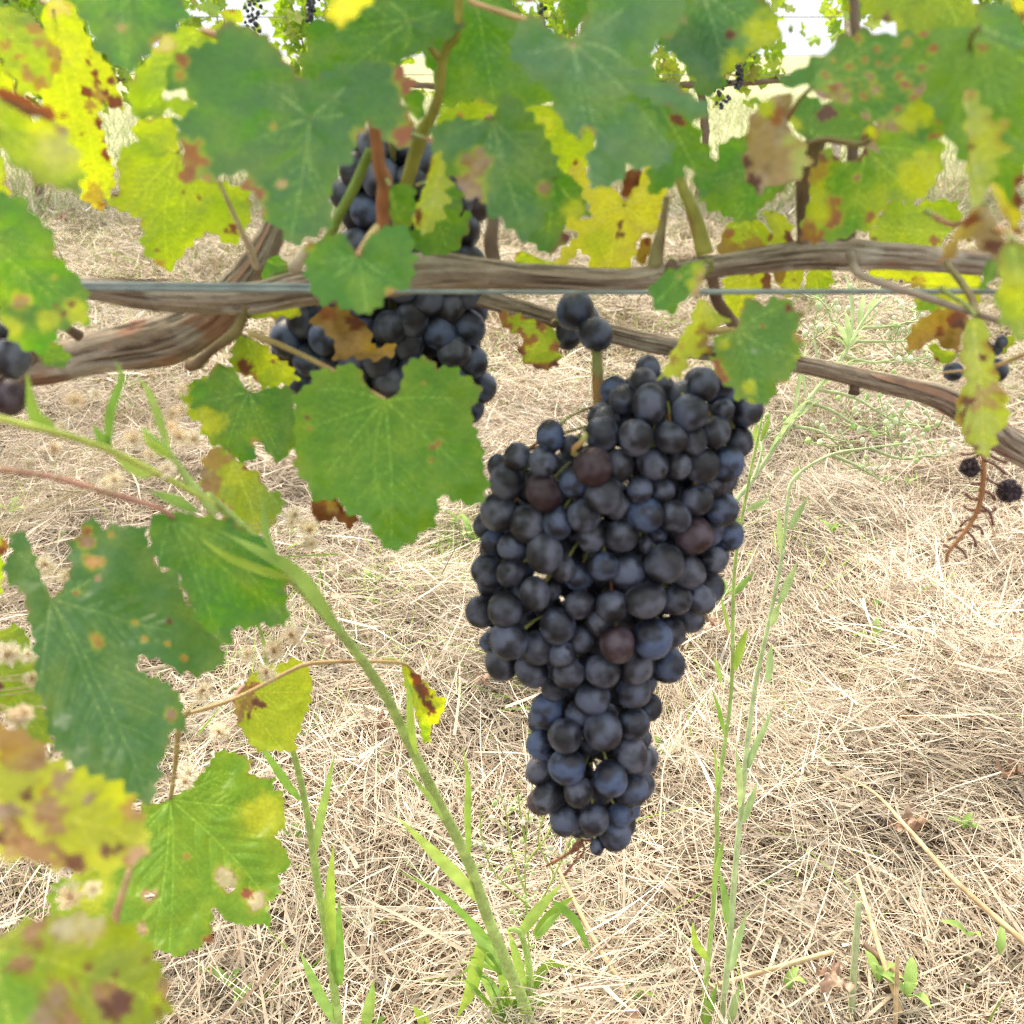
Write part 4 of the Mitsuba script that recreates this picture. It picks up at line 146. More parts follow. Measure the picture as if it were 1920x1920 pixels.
BERRIES = {
 "main": [[0.0171,0.4404,0.6451,np.float64(6.8)],[0.0263,0.4409,0.6394,np.float64(5.49)],[0.0024,0.444,0.634,np.float64(6.31)],[0.0139,0.4369,0.6342,np.float64(6.8)],[-0.0066,0.4563,0.625,np.float64(5.38)],[-0.0024,0.4454,0.6218,np.float64(8.36)],[0.0144,0.4357,0.6201,np.float64(8.8)],[-0.0062,0.4461,0.606,np.float64(8.91)],[0.0076,0.4372,0.6038,np.float64(8.43)],[0.0205,0.4331,0.6064,np.float64(7.17)],[-0.0129,0.46,0.5926,np.float64(6.09)],[-0.0084,0.451,0.5882,np.float64(6.39)],[0.0,0.4396,0.5909,np.float64(6.49)],[0.0145,0.4309,0.5922,np.float64(8.57)],[0.0353,0.425,0.6368,np.float64(8.43)],[0.0276,0.4328,0.6265,np.float64(7.05)],[0.0406,0.4256,0.6233,np.float64(8.02)],[0.047,0.4319,0.6344,np.float64(7.06)],[0.0391,0.4332,0.6488,np.float64(7.49)],[0.053,0.4258,0.6498,np.float64(8.01)],[0.0461,0.4582,0.6607,np.float64(6.05)],[0.0501,0.4472,0.6598,np.float64(7.32)],[0.0594,0.4338,0.662,np.float64(7.97)],[0.0579,0.4472,0.6685,np.float64(5.98)],[0.0609,0.4568,0.6715,np.float64(5.97)],[0.0422,0.444,0.652,np.float64(5.81)],[0.0321,0.4298,0.6118,np.float64(7.54)],[0.0362,0.4328,0.6,np.float64(7.09)],[0.0493,0.4309,0.6012,np.float64(7.93)],[0.0473,0.4314,0.615,np.float64(5.84)],[0.0566,0.4304,0.6236,np.float64(5.81)],[0.0674,0.4333,0.622,np.float64(5.41)],[0.0618,0.4323,0.6351,np.float64(7.24)],[0.0733,0.4325,0.6341,np.float64(5.95)],[0.0688,0.4313,0.6479,np.float64(7.33)],[0.0596,0.4309,0.6115,np.float64(8.39)],[0.0732,0.4335,0.6093,np.float64(7.61)],[0.0671,0.439,0.5975,np.float64(4.3)],[0.0615,0.438,0.5925,np.float64(4.31)],[-0.0119,0.4497,0.5738,np.float64(7.51)],[0.0,0.4391,0.5783,np.float64(7.34)],[0.0233,0.4335,0.583,np.float64(6.17)],[0.0105,0.4323,0.5705,np.float64(7.67)],[0.0187,0.4399,0.5685,np.float64(5.27)],[-0.0147,0.4492,0.5518,np.float64(8.0)],[-0.0033,0.433,0.5618,np.float64(8.58)],[0.031,0.4385,0.5765,np.float64(6.61)],[0.0415,0.4284,0.5865,np.float64(7.01)],[0.0531,0.4332,0.582,np.float64(8.14)],[0.0314,0.4303,0.566,np.float64(6.94)],[0.0464,0.4286,0.5664,np.float64(7.82)],[0.0413,0.4326,0.5554,np.float64(6.55)],[0.0613,0.4268,0.5707,np.float64(9.02)],[0.0695,0.4284,0.5882,np.float64(9.17)],[0.0769,0.4342,0.5666,np.float64(7.22)],[0.0213,0.431,0.5543,np.float64(8.33)],[-0.0015,0.4315,0.5464,np.float64(9.22)],[-0.0049,0.4508,0.5227,np.float64(9.13)],[0.0123,0.4351,0.5401,np.float64(8.45)],[0.0238,0.4293,0.5397,np.float64(6.2)],[0.0324,0.4361,0.5437,np.float64(7.14)],[0.0493,0.4245,0.548,np.float64(8.89)],[0.066,0.4295,0.5484,np.float64(9.69)],[0.0763,0.4407,0.5449,np.float64(8.08)],[0.0781,0.455,0.518,np.float64(9.23)],[0.0096,0.4405,0.524,np.float64(8.23)],[0.0274,0.4337,0.5273,np.float64(8.11)],[0.0436,0.4328,0.5288,np.float64(8.53)],[0.0594,0.4362,0.5287,np.float64(8.13)],[-0.0115,0.4514,0.5336,np.float64(4.63)],[0.0771,0.4352,0.6577,np.float64(7.96)],[0.0829,0.4399,0.6691,np.float64(7.48)],[0.0926,0.4462,0.6683,np.float64(5.72)],[0.1064,0.4514,0.6539,np.float64(6.72)],[0.0937,0.446,0.6555,np.float64(5.47)],[0.09,0.4399,0.6472,np.float64(6.92)],[0.1034,0.4516,0.638,np.float64(7.11)],[0.0796,0.4355,0.6445,np.float64(6.4)],[0.0847,0.4361,0.6328,np.float64(7.67)],[0.097,0.4425,0.6311,np.float64(7.79)],[0.0787,0.4457,0.6291,np.float64(5.88)],[0.0918,0.4438,0.6202,np.float64(5.92)],[0.0836,0.437,0.616,np.float64(7.1)],[0.0965,0.4446,0.6078,np.float64(8.12)],[0.083,0.4358,0.5989,np.float64(8.8)],[0.0918,0.4493,0.5953,np.float64(8.05)],[0.1037,0.455,0.5897,np.float64(6.95)],[0.0954,0.4458,0.5814,np.float64(6.53)],[0.0823,0.4388,0.5785,np.float64(8.55)],[0.0945,0.4517,0.564,np.float64(8.05)],[0.0891,0.4388,0.5642,np.float64(7.86)],[0.0823,0.4488,0.561,np.float64(6.25)],[0.018,0.4492,0.495,np.float64(8.33)],[0.04,0.4388,0.5086,np.float64(8.76)],[0.0342,0.445,0.4951,np.float64(7.34)],[0.0449,0.4332,0.4936,np.float64(9.98)],[0.0265,0.4346,0.4894,np.float64(8.74)],[0.0152,0.4501,0.4729,np.float64(7.73)],[0.0611,0.444,0.4903,np.float64(8.49)],[0.0603,0.4441,0.5093,np.float64(9.12)],[0.0713,0.455,0.4925,np.float64(6.53)],[0.0669,0.4539,0.4739,np.float64(5.8)],[0.0606,0.4424,0.4727,np.float64(9.1)],[0.0678,0.4509,0.4622,np.float64(7.79)],[0.0278,0.4351,0.4707,np.float64(9.24)],[0.0148,0.4547,0.4535,np.float64(7.91)],[0.0499,0.4333,0.4648,np.float64(9.28)],[0.0624,0.4466,0.4473,np.float64(8.81)],[0.0196,0.4487,0.4411,np.float64(8.66)],[0.034,0.4337,0.4558,np.float64(7.99)],[0.0469,0.445,0.4486,np.float64(7.02)],[0.0283,0.4458,0.4281,np.float64(8.42)],[0.0425,0.4361,0.4362,np.float64(7.75)],[0.0556,0.4496,0.4151,np.float64(9.03)],[0.058,0.4496,0.429,np.float64(7.0)],[0.0216,0.4489,0.5076,np.float64(6.59)],[0.0458,0.4465,0.4095,np.float64(4.22)],[0.0353,0.4489,0.4184,np.float64(4.01)],[0.0596,0.4605,0.5151,7.43],[0.0408,0.4532,0.473,7.48],[0.0419,0.4634,0.6057,7.75],[0.0128,0.4645,0.6144,7.24],[0.0776,0.4555,0.6572,8.12],[0.0391,0.4638,0.5119,7.45],[0.0664,0.4582,0.6614,7.4],[-0.0086,0.4649,0.5778,7.35],[0.0751,0.4562,0.6058,8.05],[0.0668,0.4539,0.5493,7.8],[0.038,0.4628,0.4605,7.79],[0.0231,0.4546,0.5656,7.3],[0.0304,0.4633,0.4149,7.5],[0.0635,0.4607,0.424,7.35],[0.0805,0.4568,0.6226,7.38],[0.0508,0.4634,0.4402,7.58],[0.0466,0.4579,0.5571,7.95],[0.0364,0.4572,0.4483,7.88],[0.0485,0.4719,0.5779,8.11],[0.0216,0.4589,0.465,8.02],[0.0389,0.4634,0.623,7.77],[0.0215,0.4759,0.5798,7.64],[0.0438,0.456,0.4171,8.1],[0.0476,0.4601,0.4833,8.08],[0.074,0.4497,0.575,7.63],[0.0867,0.4554,0.5455,8.01],[0.0514,0.4577,0.5031,8.17],[0.0342,0.4541,0.5916,7.25],[0.0203,0.4538,0.6102,7.77],[0.0693,0.4719,0.6552,7.74],[0.0487,0.4576,0.4657,7.39],[-0.0073,0.4665,0.525,8.16],[0.0721,0.4717,0.635,7.51],[0.0261,0.4625,0.4413,7.84],[0.0108,0.4586,0.5204,7.83],[0.0208,0.4642,0.5059,8.14],[0.0259,0.4555,0.5799,7.86],[0.0497,0.4521,0.6444,7.86],[0.0878,0.4523,0.6493,7.33],[0.0787,0.4707,0.6461,7.39],[0.0606,0.4596,0.5359,8.03],[0.0333,0.4607,0.5282,7.39],[0.0278,0.4668,0.4284,7.27],[0.0065,0.4533,0.5581,7.51],[0.0082,0.4503,0.6174,7.7],[0.0484,0.4526,0.6078,7.72],[0.0583,0.4663,0.4543,8.05],[0.0244,0.4699,0.4727,7.8],[0.0771,0.4511,0.5938,7.71],[0.094,0.4554,0.6615,7.61],[0.057,0.465,0.5571,7.27],[0.0178,0.4511,0.5292,8.08],[0.0456,0.4709,0.6159,7.91],[0.0638,0.4491,0.5667,7.59],[0.0808,0.4707,0.5624,7.67],[0.0304,0.4688,0.6159,7.97],[0.0542,0.4521,0.5822,7.68],[0.0526,0.4541,0.5449,8.16],[0.0312,0.4522,0.6026,7.27],[0.0516,0.4644,0.4277,7.97],[0.0249,0.4557,0.625,7.22],[0.0577,0.4546,0.6253,7.62],[0.0236,0.47,0.4551,8.09],[0.0458,0.4483,0.5936,7.92],[0.0402,0.4609,0.4963,7.96],[0.0269,0.4662,0.4873,7.48],[0.0003,0.4548,0.5977,7.47],[0.0638,0.4522,0.5929,7.6],[0.0386,0.4721,0.4716,8.12],[0.056,0.4772,0.5546,7.35],[0.0538,0.4631,0.6425,7.23],[0.0587,0.4621,0.4705,7.47],[0.0917,0.4699,0.5545,7.57],[0.039,0.4543,0.4307,7.96],[0.0989,0.4676,0.6063,7.84],[0.0909,0.4665,0.6426,7.75],[0.0616,0.4671,0.4924,7.65],[0.087,0.4591,0.61,7.51],[0.0346,0.4782,0.5368,8.15],[0.0066,0.455,0.5408,7.86],[0.061,0.4495,0.6547,7.74],[0.0952,0.4709,0.6216,7.69],[0.0613,0.4637,0.4106,7.38],[0.0322,0.4546,0.5083,7.66],[0.0641,0.4576,0.6457,7.52],[0.0297,0.4578,0.4747,7.92],[0.0541,0.4616,0.5948,8.14],[0.0425,0.4658,0.4079,7.3],[0.0848,0.4645,0.5953,7.71],[0.015,0.4595,0.5831,7.34],[0.0982,0.4605,0.5763,7.72],[0.0474,0.4495,0.5135,7.44],[0.0171,0.4553,0.5521,7.35],[0.0603,0.4757,0.579,7.56],[0.1007,0.4629,0.6324,8.0],[0.0441,0.4553,0.5311,7.43],[0.0392,0.4492,0.6195,7.86],[0.0804,0.4506,0.6393,7.56],[0.0366,0.4766,0.5773,7.74],[0.0569,0.4657,0.6571,7.73],[0.0581,0.4633,0.5768,7.4],[0.0633,0.4599,0.6091,7.92],[0.1045,0.4616,0.6482,7.47],[0.0333,0.4716,0.5999,7.64],[0.0529,0.4744,0.6363,8.14],[-0.0046,0.4705,0.5545,7.21],[0.0353,0.4697,0.4501,7.98],[0.0766,0.4559,0.5357,7.72],[0.0776,0.4712,0.6047,7.83],[0.0403,0.4702,0.5255,7.83],[0.0162,0.4708,0.5472,7.32],[0.0387,0.4539,0.542,8.07],[0.0693,0.4553,0.6283,7.37],[0.0689,0.4579,0.44,7.98],[0.041,0.4623,0.574,7.48],[0.0791,0.4684,0.5302,7.32],[-0.0037,0.4651,0.6017,7.54],[0.0306,0.4503,0.4648,7.45],[0.0504,0.4758,0.5342,8.05],[0.0704,0.4591,0.5634,8.18],[0.0668,0.4617,0.5038,7.91],[0.0287,0.4606,0.5437,7.47],[0.077,0.4699,0.5099,7.46],[0.0819,0.4585,0.5795,7.61],[0.0107,0.4602,0.6021,7.29],[0.0593,0.477,0.5958,7.81],[0.0225,0.4731,0.6043,7.4],[0.0093,0.4709,0.5769,7.3],[0.0821,0.4744,0.629,7.77],[0.0713,0.466,0.4531,7.7],[0.0862,0.465,0.6614,8.08],[0.0247,0.4641,0.5926,7.8],[0.0239,0.4791,0.5041,7.38],[0.0207,0.4768,0.5678,7.75],[0.0621,0.474,0.5298,7.78],[0.0657,0.4762,0.6122,7.28],[0.0405,0.4521,0.6328,7.71],[0.0329,0.4647,0.5603,7.82],[0.0258,0.4626,0.5173,7.46],[0.0861,0.4699,0.5442,7.25],[0.0987,0.4594,0.6175,7.64],[0.004,0.4559,0.5735,7.87],[-0.0001,0.4662,0.6156,7.33],[0.0634,0.4499,0.5212,8.2],[0.077,0.4611,0.5514,7.26],[0.0555,0.4489,0.5311,7.87],[0.0119,0.4738,0.506,7.3],[0.0153,0.4599,0.4812,7.57],[0.0466,0.4749,0.4856,7.71],[0.0749,0.4737,0.5807,7.48],[0.005,0.4692,0.5388,7.99],[0.0606,0.4768,0.5095,7.66],[0.02,0.4535,0.5966,7.64],[0.0989,0.4687,0.6585,7.82],[0.008,0.4718,0.5907,7.32],[0.0401,0.4479,0.5742,8.16],[0.0468,0.4791,0.4996,7.44],[0.0339,0.4785,0.5133,7.4],[0.0894,0.4688,0.5763,7.29],[0.0523,0.4708,0.5171,8.18],[0.0428,0.4675,0.6457,7.2],[0.0349,0.4781,0.4957,7.52],[0.0513,0.4567,0.5692,7.98],[0.0272,0.4477,0.548,7.51],[0.0493,0.4785,0.5656,7.69],[0.0005,0.4733,0.5132,8.16],[0.0715,0.4633,0.5893,7.22],[0.0163,0.4601,0.4286,8.13],[0.0696,0.4734,0.5401,7.52],[0.0358,0.4498,0.5557,7.54],[0.02,0.4762,0.5324,7.51],[0.0393,0.473,0.4269,7.91],[-0.0084,0.459,0.5456,7.64],[0.0503,0.4749,0.4629,7.84],[0.0701,0.4696,0.6231,7.98],[0.0696,0.4507,0.6163,7.75],[-0.0099,0.4596,0.5603,7.31],[0.031,0.4764,0.5511,7.59],[0.0491,0.4729,0.6036,7.62],[0.0205,0.464,0.5295,7.68],[0.1,0.4675,0.5876,7.45],[0.0578,0.4712,0.4783,7.69]],
 "shaded": [[-0.0664,0.5233,0.7512,8.09],[-0.0514,0.4984,0.7108,8.11],[-0.0652,0.5013,0.6393,8.29],[-0.0497,0.5134,0.7623,8.89],[-0.0657,0.5316,0.6838,8.71],[-0.0728,0.5059,0.717,8.21],[-0.0842,0.5344,0.6768,8.22],[-0.0466,0.4938,0.6593,8.43],[-0.0282,0.4997,0.6675,8.39],[-0.08,0.5039,0.7037,8.87],[-0.0419,0.5013,0.7301,8.2],[-0.0334,0.5267,0.7389,8.92],[-0.0255,0.5043,0.7383,8.62],[-0.02,0.5222,0.6829,8.05],[-0.0598,0.5032,0.7481,8.97],[-0.09,0.4966,0.6751,8.05],[-0.0739,0.4941,0.6795,8.67],[-0.0513,0.4972,0.6994,8.13],[-0.0536,0.5312,0.6984,8.02],[-0.0844,0.5291,0.6923,8.38],[-0.0521,0.5251,0.7501,8.74],[-0.0311,0.5269,0.6325,8.82],[-0.0343,0.5031,0.7155,8.51],[-0.0673,0.506,0.7334,8.23],[-0.0217,0.5064,0.6958,8.67],[-0.0167,0.5145,0.6456,8.88],[-0.099,0.5116,0.6945,8.85],[-0.0557,0.5279,0.7221,8.78],[-0.0832,0.514,0.634,8.69],[-0.0477,0.5338,0.6867,8.55],[-0.0641,0.4938,0.6654,8.86],[-0.0481,0.4965,0.6842,8.72],[-0.0398,0.522,0.7523,8.14],[-0.0309,0.5086,0.7489,8.38],[-0.0826,0.4992,0.6491,8.74],[-0.0294,0.5006,0.7037,8.46],[-0.0367,0.5315,0.6518,8.61],[-0.0205,0.507,0.6605,8.51],[-0.0616,0.5095,0.7624,8.81],[-0.0408,0.4995,0.6474,8.12],[-0.0227,0.5094,0.6359,8.27],[-0.0843,0.4976,0.6909,8.51],[-0.096,0.529,0.6497,8.21],[-0.0725,0.5181,0.7597,8.37],[-0.0612,0.5035,0.7178,8.83],[-0.0713,0.4959,0.6931,8.81],[-0.0691,0.5292,0.7069,8.38],[-0.0626,0.4975,0.7015,8.58],[-0.0994,0.5033,0.6625,8.23],[-0.024,0.5242,0.6646,8.4],[-0.0587,0.4935,0.6536,8.86],[-0.0465,0.5035,0.7458,8.53],[-0.0742,0.521,0.7291,8.13],[-0.0522,0.5303,0.6286,8.73],[-0.022,0.5201,0.7438,8.65],[-0.0359,0.5052,0.633,8.12],[-0.041,0.5293,0.7075,8.85],[-0.0776,0.514,0.7402,8.54],[-0.0231,0.5074,0.7256,8.37],[-0.0219,0.5067,0.678,8.6],[-0.0625,0.5252,0.7388,8.92],[-0.0237,0.5233,0.7212,8.67],[-0.0727,0.5363,0.6419,8.03],[-0.0935,0.5033,0.6493,8.25],[-0.1018,0.5067,0.6819,8.38],[-0.0532,0.5025,0.7268,8.67],[-0.0287,0.5007,0.6519,8.8],[-0.0502,0.497,0.6718,8.22],[-0.0412,0.4972,0.7054,8.39],[-0.0307,0.5295,0.6787,8.71],[-0.0853,0.5319,0.6539,8.02],[-0.03,0.502,0.6889,8.09],[-0.0329,0.5293,0.6952,8.18],[-0.0436,0.5264,0.7291,8.93],[-0.0228,0.5238,0.7046,8.36],[-0.0577,0.537,0.6625,8.25],[-0.1031,0.5242,0.684,8.09],[-0.0705,0.5089,0.6311,8.93],[-0.1104,0.5077,0.6716,8.56],[-0.0177,0.512,0.7348,8.0],[-0.0226,0.5245,0.6491,8.38],[-0.0737,0.5349,0.6726,8.46],[-0.0772,0.4957,0.6613,8.41],[-0.1048,0.5102,0.6492,8.01],[-0.1029,0.5302,0.6698,8.59],[-0.0716,0.5219,0.6273,8.25],[-0.0851,0.5225,0.7059,8.25],[-0.0544,0.5019,0.6354,8.1],[-0.0584,0.4918,0.6813,8.03],[-0.0214,0.5075,0.7089,8.55],[-0.0629,0.5305,0.6359,8.7],[-0.0408,0.5318,0.6634,8.52],[-0.0721,0.5093,0.7513,8.42],[-0.1136,0.5229,0.6615,8.94],[-0.0506,0.5353,0.6413,8.47],[-0.1054,0.523,0.6472,8.4],[-0.0349,0.5005,0.6772,8.72],[-0.0765,0.523,0.7145,8.87],[-0.0574,0.5352,0.6747,8.16],[-0.0747,0.5356,0.6593,8.41],[-0.0464,0.5298,0.7405,8.72],[-0.0596,0.5212,0.761,8.58],[-0.0406,0.4993,0.6937,8.81],[-0.0919,0.5341,0.6634,8.74],[-0.0721,0.5321,0.6944,8.02],[-0.0774,0.5277,0.6359,8.55],[-0.046,0.532,0.6735,8.2],[-0.087,0.533,0.6425,8.48],[-0.0608,0.5341,0.6486,8.18],[-0.1099,0.5206,0.6754,8.77],[-0.0408,0.5094,0.7546,8.46],[-0.0944,0.52,0.639,8.8],[-0.0573,0.5298,0.7091,8.36],[-0.0351,0.526,0.7182,8.63],[-0.0884,0.4995,0.6593,8.27],[-0.0932,0.522,0.6966,8.48]],
 "small": [[0.0293, 0.485, 0.6913, np.float64(8.93)], [0.0385, 0.475, 0.6825, np.float64(7.6)], [0.0274, 0.5, 0.676, np.float64(6.71)], [0.0353, 0.51, 0.681, np.float64(7.85)]],
 "left": [[-0.1784, 0.36, 0.7238, np.float64(4.58)], [-0.1749, 0.358, 0.7029, np.float64(6.71)], [-0.1804, 0.362, 0.6875, np.float64(6.89)], [-0.175, 0.355, 0.7131, np.float64(2.38)], [-0.1939, 0.37, 0.6941, np.float64(6.98)], [-0.1901, 0.37, 0.7079, np.float64(6.5)], [-0.201, 0.375, 0.6803, np.float64(6.77)]],
 "right": [[0.2057, 0.475, 0.6648, np.float64(4.48)], [0.2258, 0.475, 0.6653, np.float64(5.47)], [0.2229, 0.475, 0.6755, np.float64(3.7)], [0.2233, 0.47, 0.6805, np.float64(2.92)], [0.226, 0.48, 0.6574, np.float64(2.53)]],
 "dried": [[0.2194, 0.47, 0.6188, np.float64(5.63)], [0.2406, 0.47, 0.6069, np.float64(6.45)]]}
STALKS = {'main': [[0.0346,0.49,0.6895,np.float64(2.01)],[0.0375,0.485,0.6818,np.float64(2.25)],[0.0393,0.48,0.6754,np.float64(2.49)],[0.0401,0.475,0.6622,np.float64(2.74)],[0.041,0.47,0.6461,np.float64(3.0)],[0.0428,0.465,0.628,np.float64(2.52)],[0.0468,0.47,0.5985,np.float64(2.34)],[0.0484,0.47,0.5546,np.float64(2.15)],[0.0468,0.465,0.5108,np.float64(1.93)],[0.0423,0.46,0.4645,np.float64(1.69)],[0.039,0.455,0.4193,np.float64(1.45)],[0.0365,0.455,0.4065,np.float64(1.17)]],'main_lateral': [[0.041,0.47,0.6461,np.float64(2.0)],[0.0541,0.465,0.6555,np.float64(1.72)],[0.0705,0.46,0.6583,np.float64(1.46)],[0.0909,0.465,0.6568,np.float64(1.23)]],'main_lateral_2': [[0.0444,0.43,0.636,np.float64(0.93)],[0.0264,0.425,0.6428,np.float64(1.15)],[0.0298,0.425,0.6477,np.float64(1.37)],[0.0353,0.44,0.6498,np.float64(1.41)]],'shaded': [[-0.054,0.5,0.7653,np.float64(1.68)],[-0.0557,0.51,0.751,np.float64(1.98)],[-0.0564,0.515,0.7187,np.float64(2.05)],[-0.0595,0.515,0.6798,np.float64(2.11)],[-0.0612,0.515,0.6414,np.float64(1.63)]],'small': [[0.024,0.52,0.6814,np.float64(1.33)],[0.0308,0.5,0.6833,np.float64(1.28)],[0.0348,0.49,0.6826,np.float64(1.01)]],'left': [[-0.1965,0.38,0.723,np.float64(0.96)],[-0.1905,0.375,0.7125,np.float64(0.96)],[-0.191,0.372,0.6955,np.float64(0.97)],[-0.1942,0.375,0.6845,np.float64(0.79)]],'right': [[0.2059,0.46,0.6927,np.float64(0.94)],[0.2165,0.47,0.6805,np.float64(0.97)],[0.2229,0.475,0.6729,np.float64(0.99)],[0.2204,0.478,0.6632,np.float64(0.75)],[0.2104,0.478,0.6632,np.float64(0.75)]],'dried': [[0.2339,0.5,0.6321,np.float64(1.07)],[0.2265,0.475,0.6265,np.float64(1.15)],[0.2273,0.47,0.6105,np.float64(1.29)],[0.2272,0.47,0.5965,np.float64(1.2)],[0.2216,0.468,0.5851,np.float64(1.1)],[0.2146,0.466,0.5753,np.float64(0.95)],[0.2146,0.465,0.5714,np.float64(0.79)]]}
PEDICELS = [[[0.2241,0.47,0.6283,np.float64(0.81)],[0.2312,0.472,0.6232,np.float64(0.66)],[0.2379,0.473,0.6201,np.float64(0.77)]],[[0.2243,0.47,0.6275,np.float64(0.81)],[0.2184,0.472,0.6249,np.float64(0.66)],[0.2149,0.473,0.625,np.float64(0.77)]],[[0.2245,0.47,0.6261,np.float64(0.81)],[0.2206,0.472,0.6227,np.float64(0.67)],[0.2204,0.473,0.6201,np.float64(0.77)]],[[0.2256,0.47,0.6229,np.float64(0.82)],[0.2324,0.472,0.6194,np.float64(0.67)],[0.2384,0.473,0.6146,np.float64(0.77)]],[[0.227,0.47,0.6138,np.float64(0.82)],[0.2331,0.472,0.6103,np.float64(0.67)],[0.2375,0.473,0.6079,np.float64(0.78)]],[[0.2269,0.47,0.6111,np.float64(0.82)],[0.2237,0.472,0.6094,np.float64(0.67)],[0.2232,0.473,0.6099,np.float64(0.78)]],[[0.2272,0.47,0.5965,np.float64(0.83)],[0.2234,0.472,0.5962,np.float64(0.68)],[0.2211,0.473,0.5978,np.float64(0.78)]],[[0.2271,0.47,0.5999,np.float64(0.83)],[0.2342,0.472,0.5942,np.float64(0.68)],[0.2377,0.473,0.5871,np.float64(0.79)]],[[0.2274,0.47,0.6027,np.float64(0.83)],[0.2237,0.472,0.6019,np.float64(0.68)],[0.2211,0.473,0.6043,np.float64(0.78)]],[[0.226,0.47,0.5928,np.float64(0.84)],[0.2236,0.472,0.5902,np.float64(0.68)],[0.2215,0.473,0.5863,np.float64(0.79)]],[[0.2181,0.47,0.576,np.float64(0.85)],[0.2166,0.472,0.5757,np.float64(0.69)],[0.2147,0.473,0.5764,np.float64(0.8)]],[[0.2266,0.47,0.6069,np.float64(0.83)],[0.2325,0.472,0.6047,np.float64(0.67)],[0.2363,0.473,0.6006,np.float64(0.78)]],[[0.2242,0.47,0.5865,np.float64(0.84)],[0.2213,0.472,0.585,np.float64(0.69)],[0.2195,0.473,0.5828,np.float64(0.79)]],[[0.226,0.47,0.618,np.float64(0.82)],[0.2233,0.472,0.6161,np.float64(0.67)],[0.221,0.473,0.6124,np.float64(0.78)]],[[0.2252,0.47,0.5885,np.float64(0.84)],[0.2312,0.472,0.5862,np.float64(0.68)],[0.2333,0.473,0.5822,np.float64(0.79)]],[[0.2236,0.47,0.5856,np.float64(0.84)],[0.229,0.472,0.5804,np.float64(0.69)],[0.2313,0.473,0.5758,np.float64(0.8)]],[[0.2212,0.47,0.5813,np.float64(0.84)],[0.2183,0.472,0.5809,np.float64(0.69)],[0.2169,0.473,0.5793,np.float64(0.8)]],[[0.2192,0.47,0.5772,np.float64(0.85)],[0.2249,0.472,0.5733,np.float64(0.69)],[0.2276,0.473,0.5693,np.float64(0.8)]],[[0.2258,0.47,0.6288,np.float64(0.81)],[0.2332,0.472,0.6265,np.float64(0.66)],[0.2404,0.473,0.6228,np.float64(0.77)]],[[0.2272,0.47,0.5965,np.float64(0.83)],[0.2354,0.472,0.5948,np.float64(0.68)],[0.2369,0.473,0.5972,np.float64(0.78)]]]
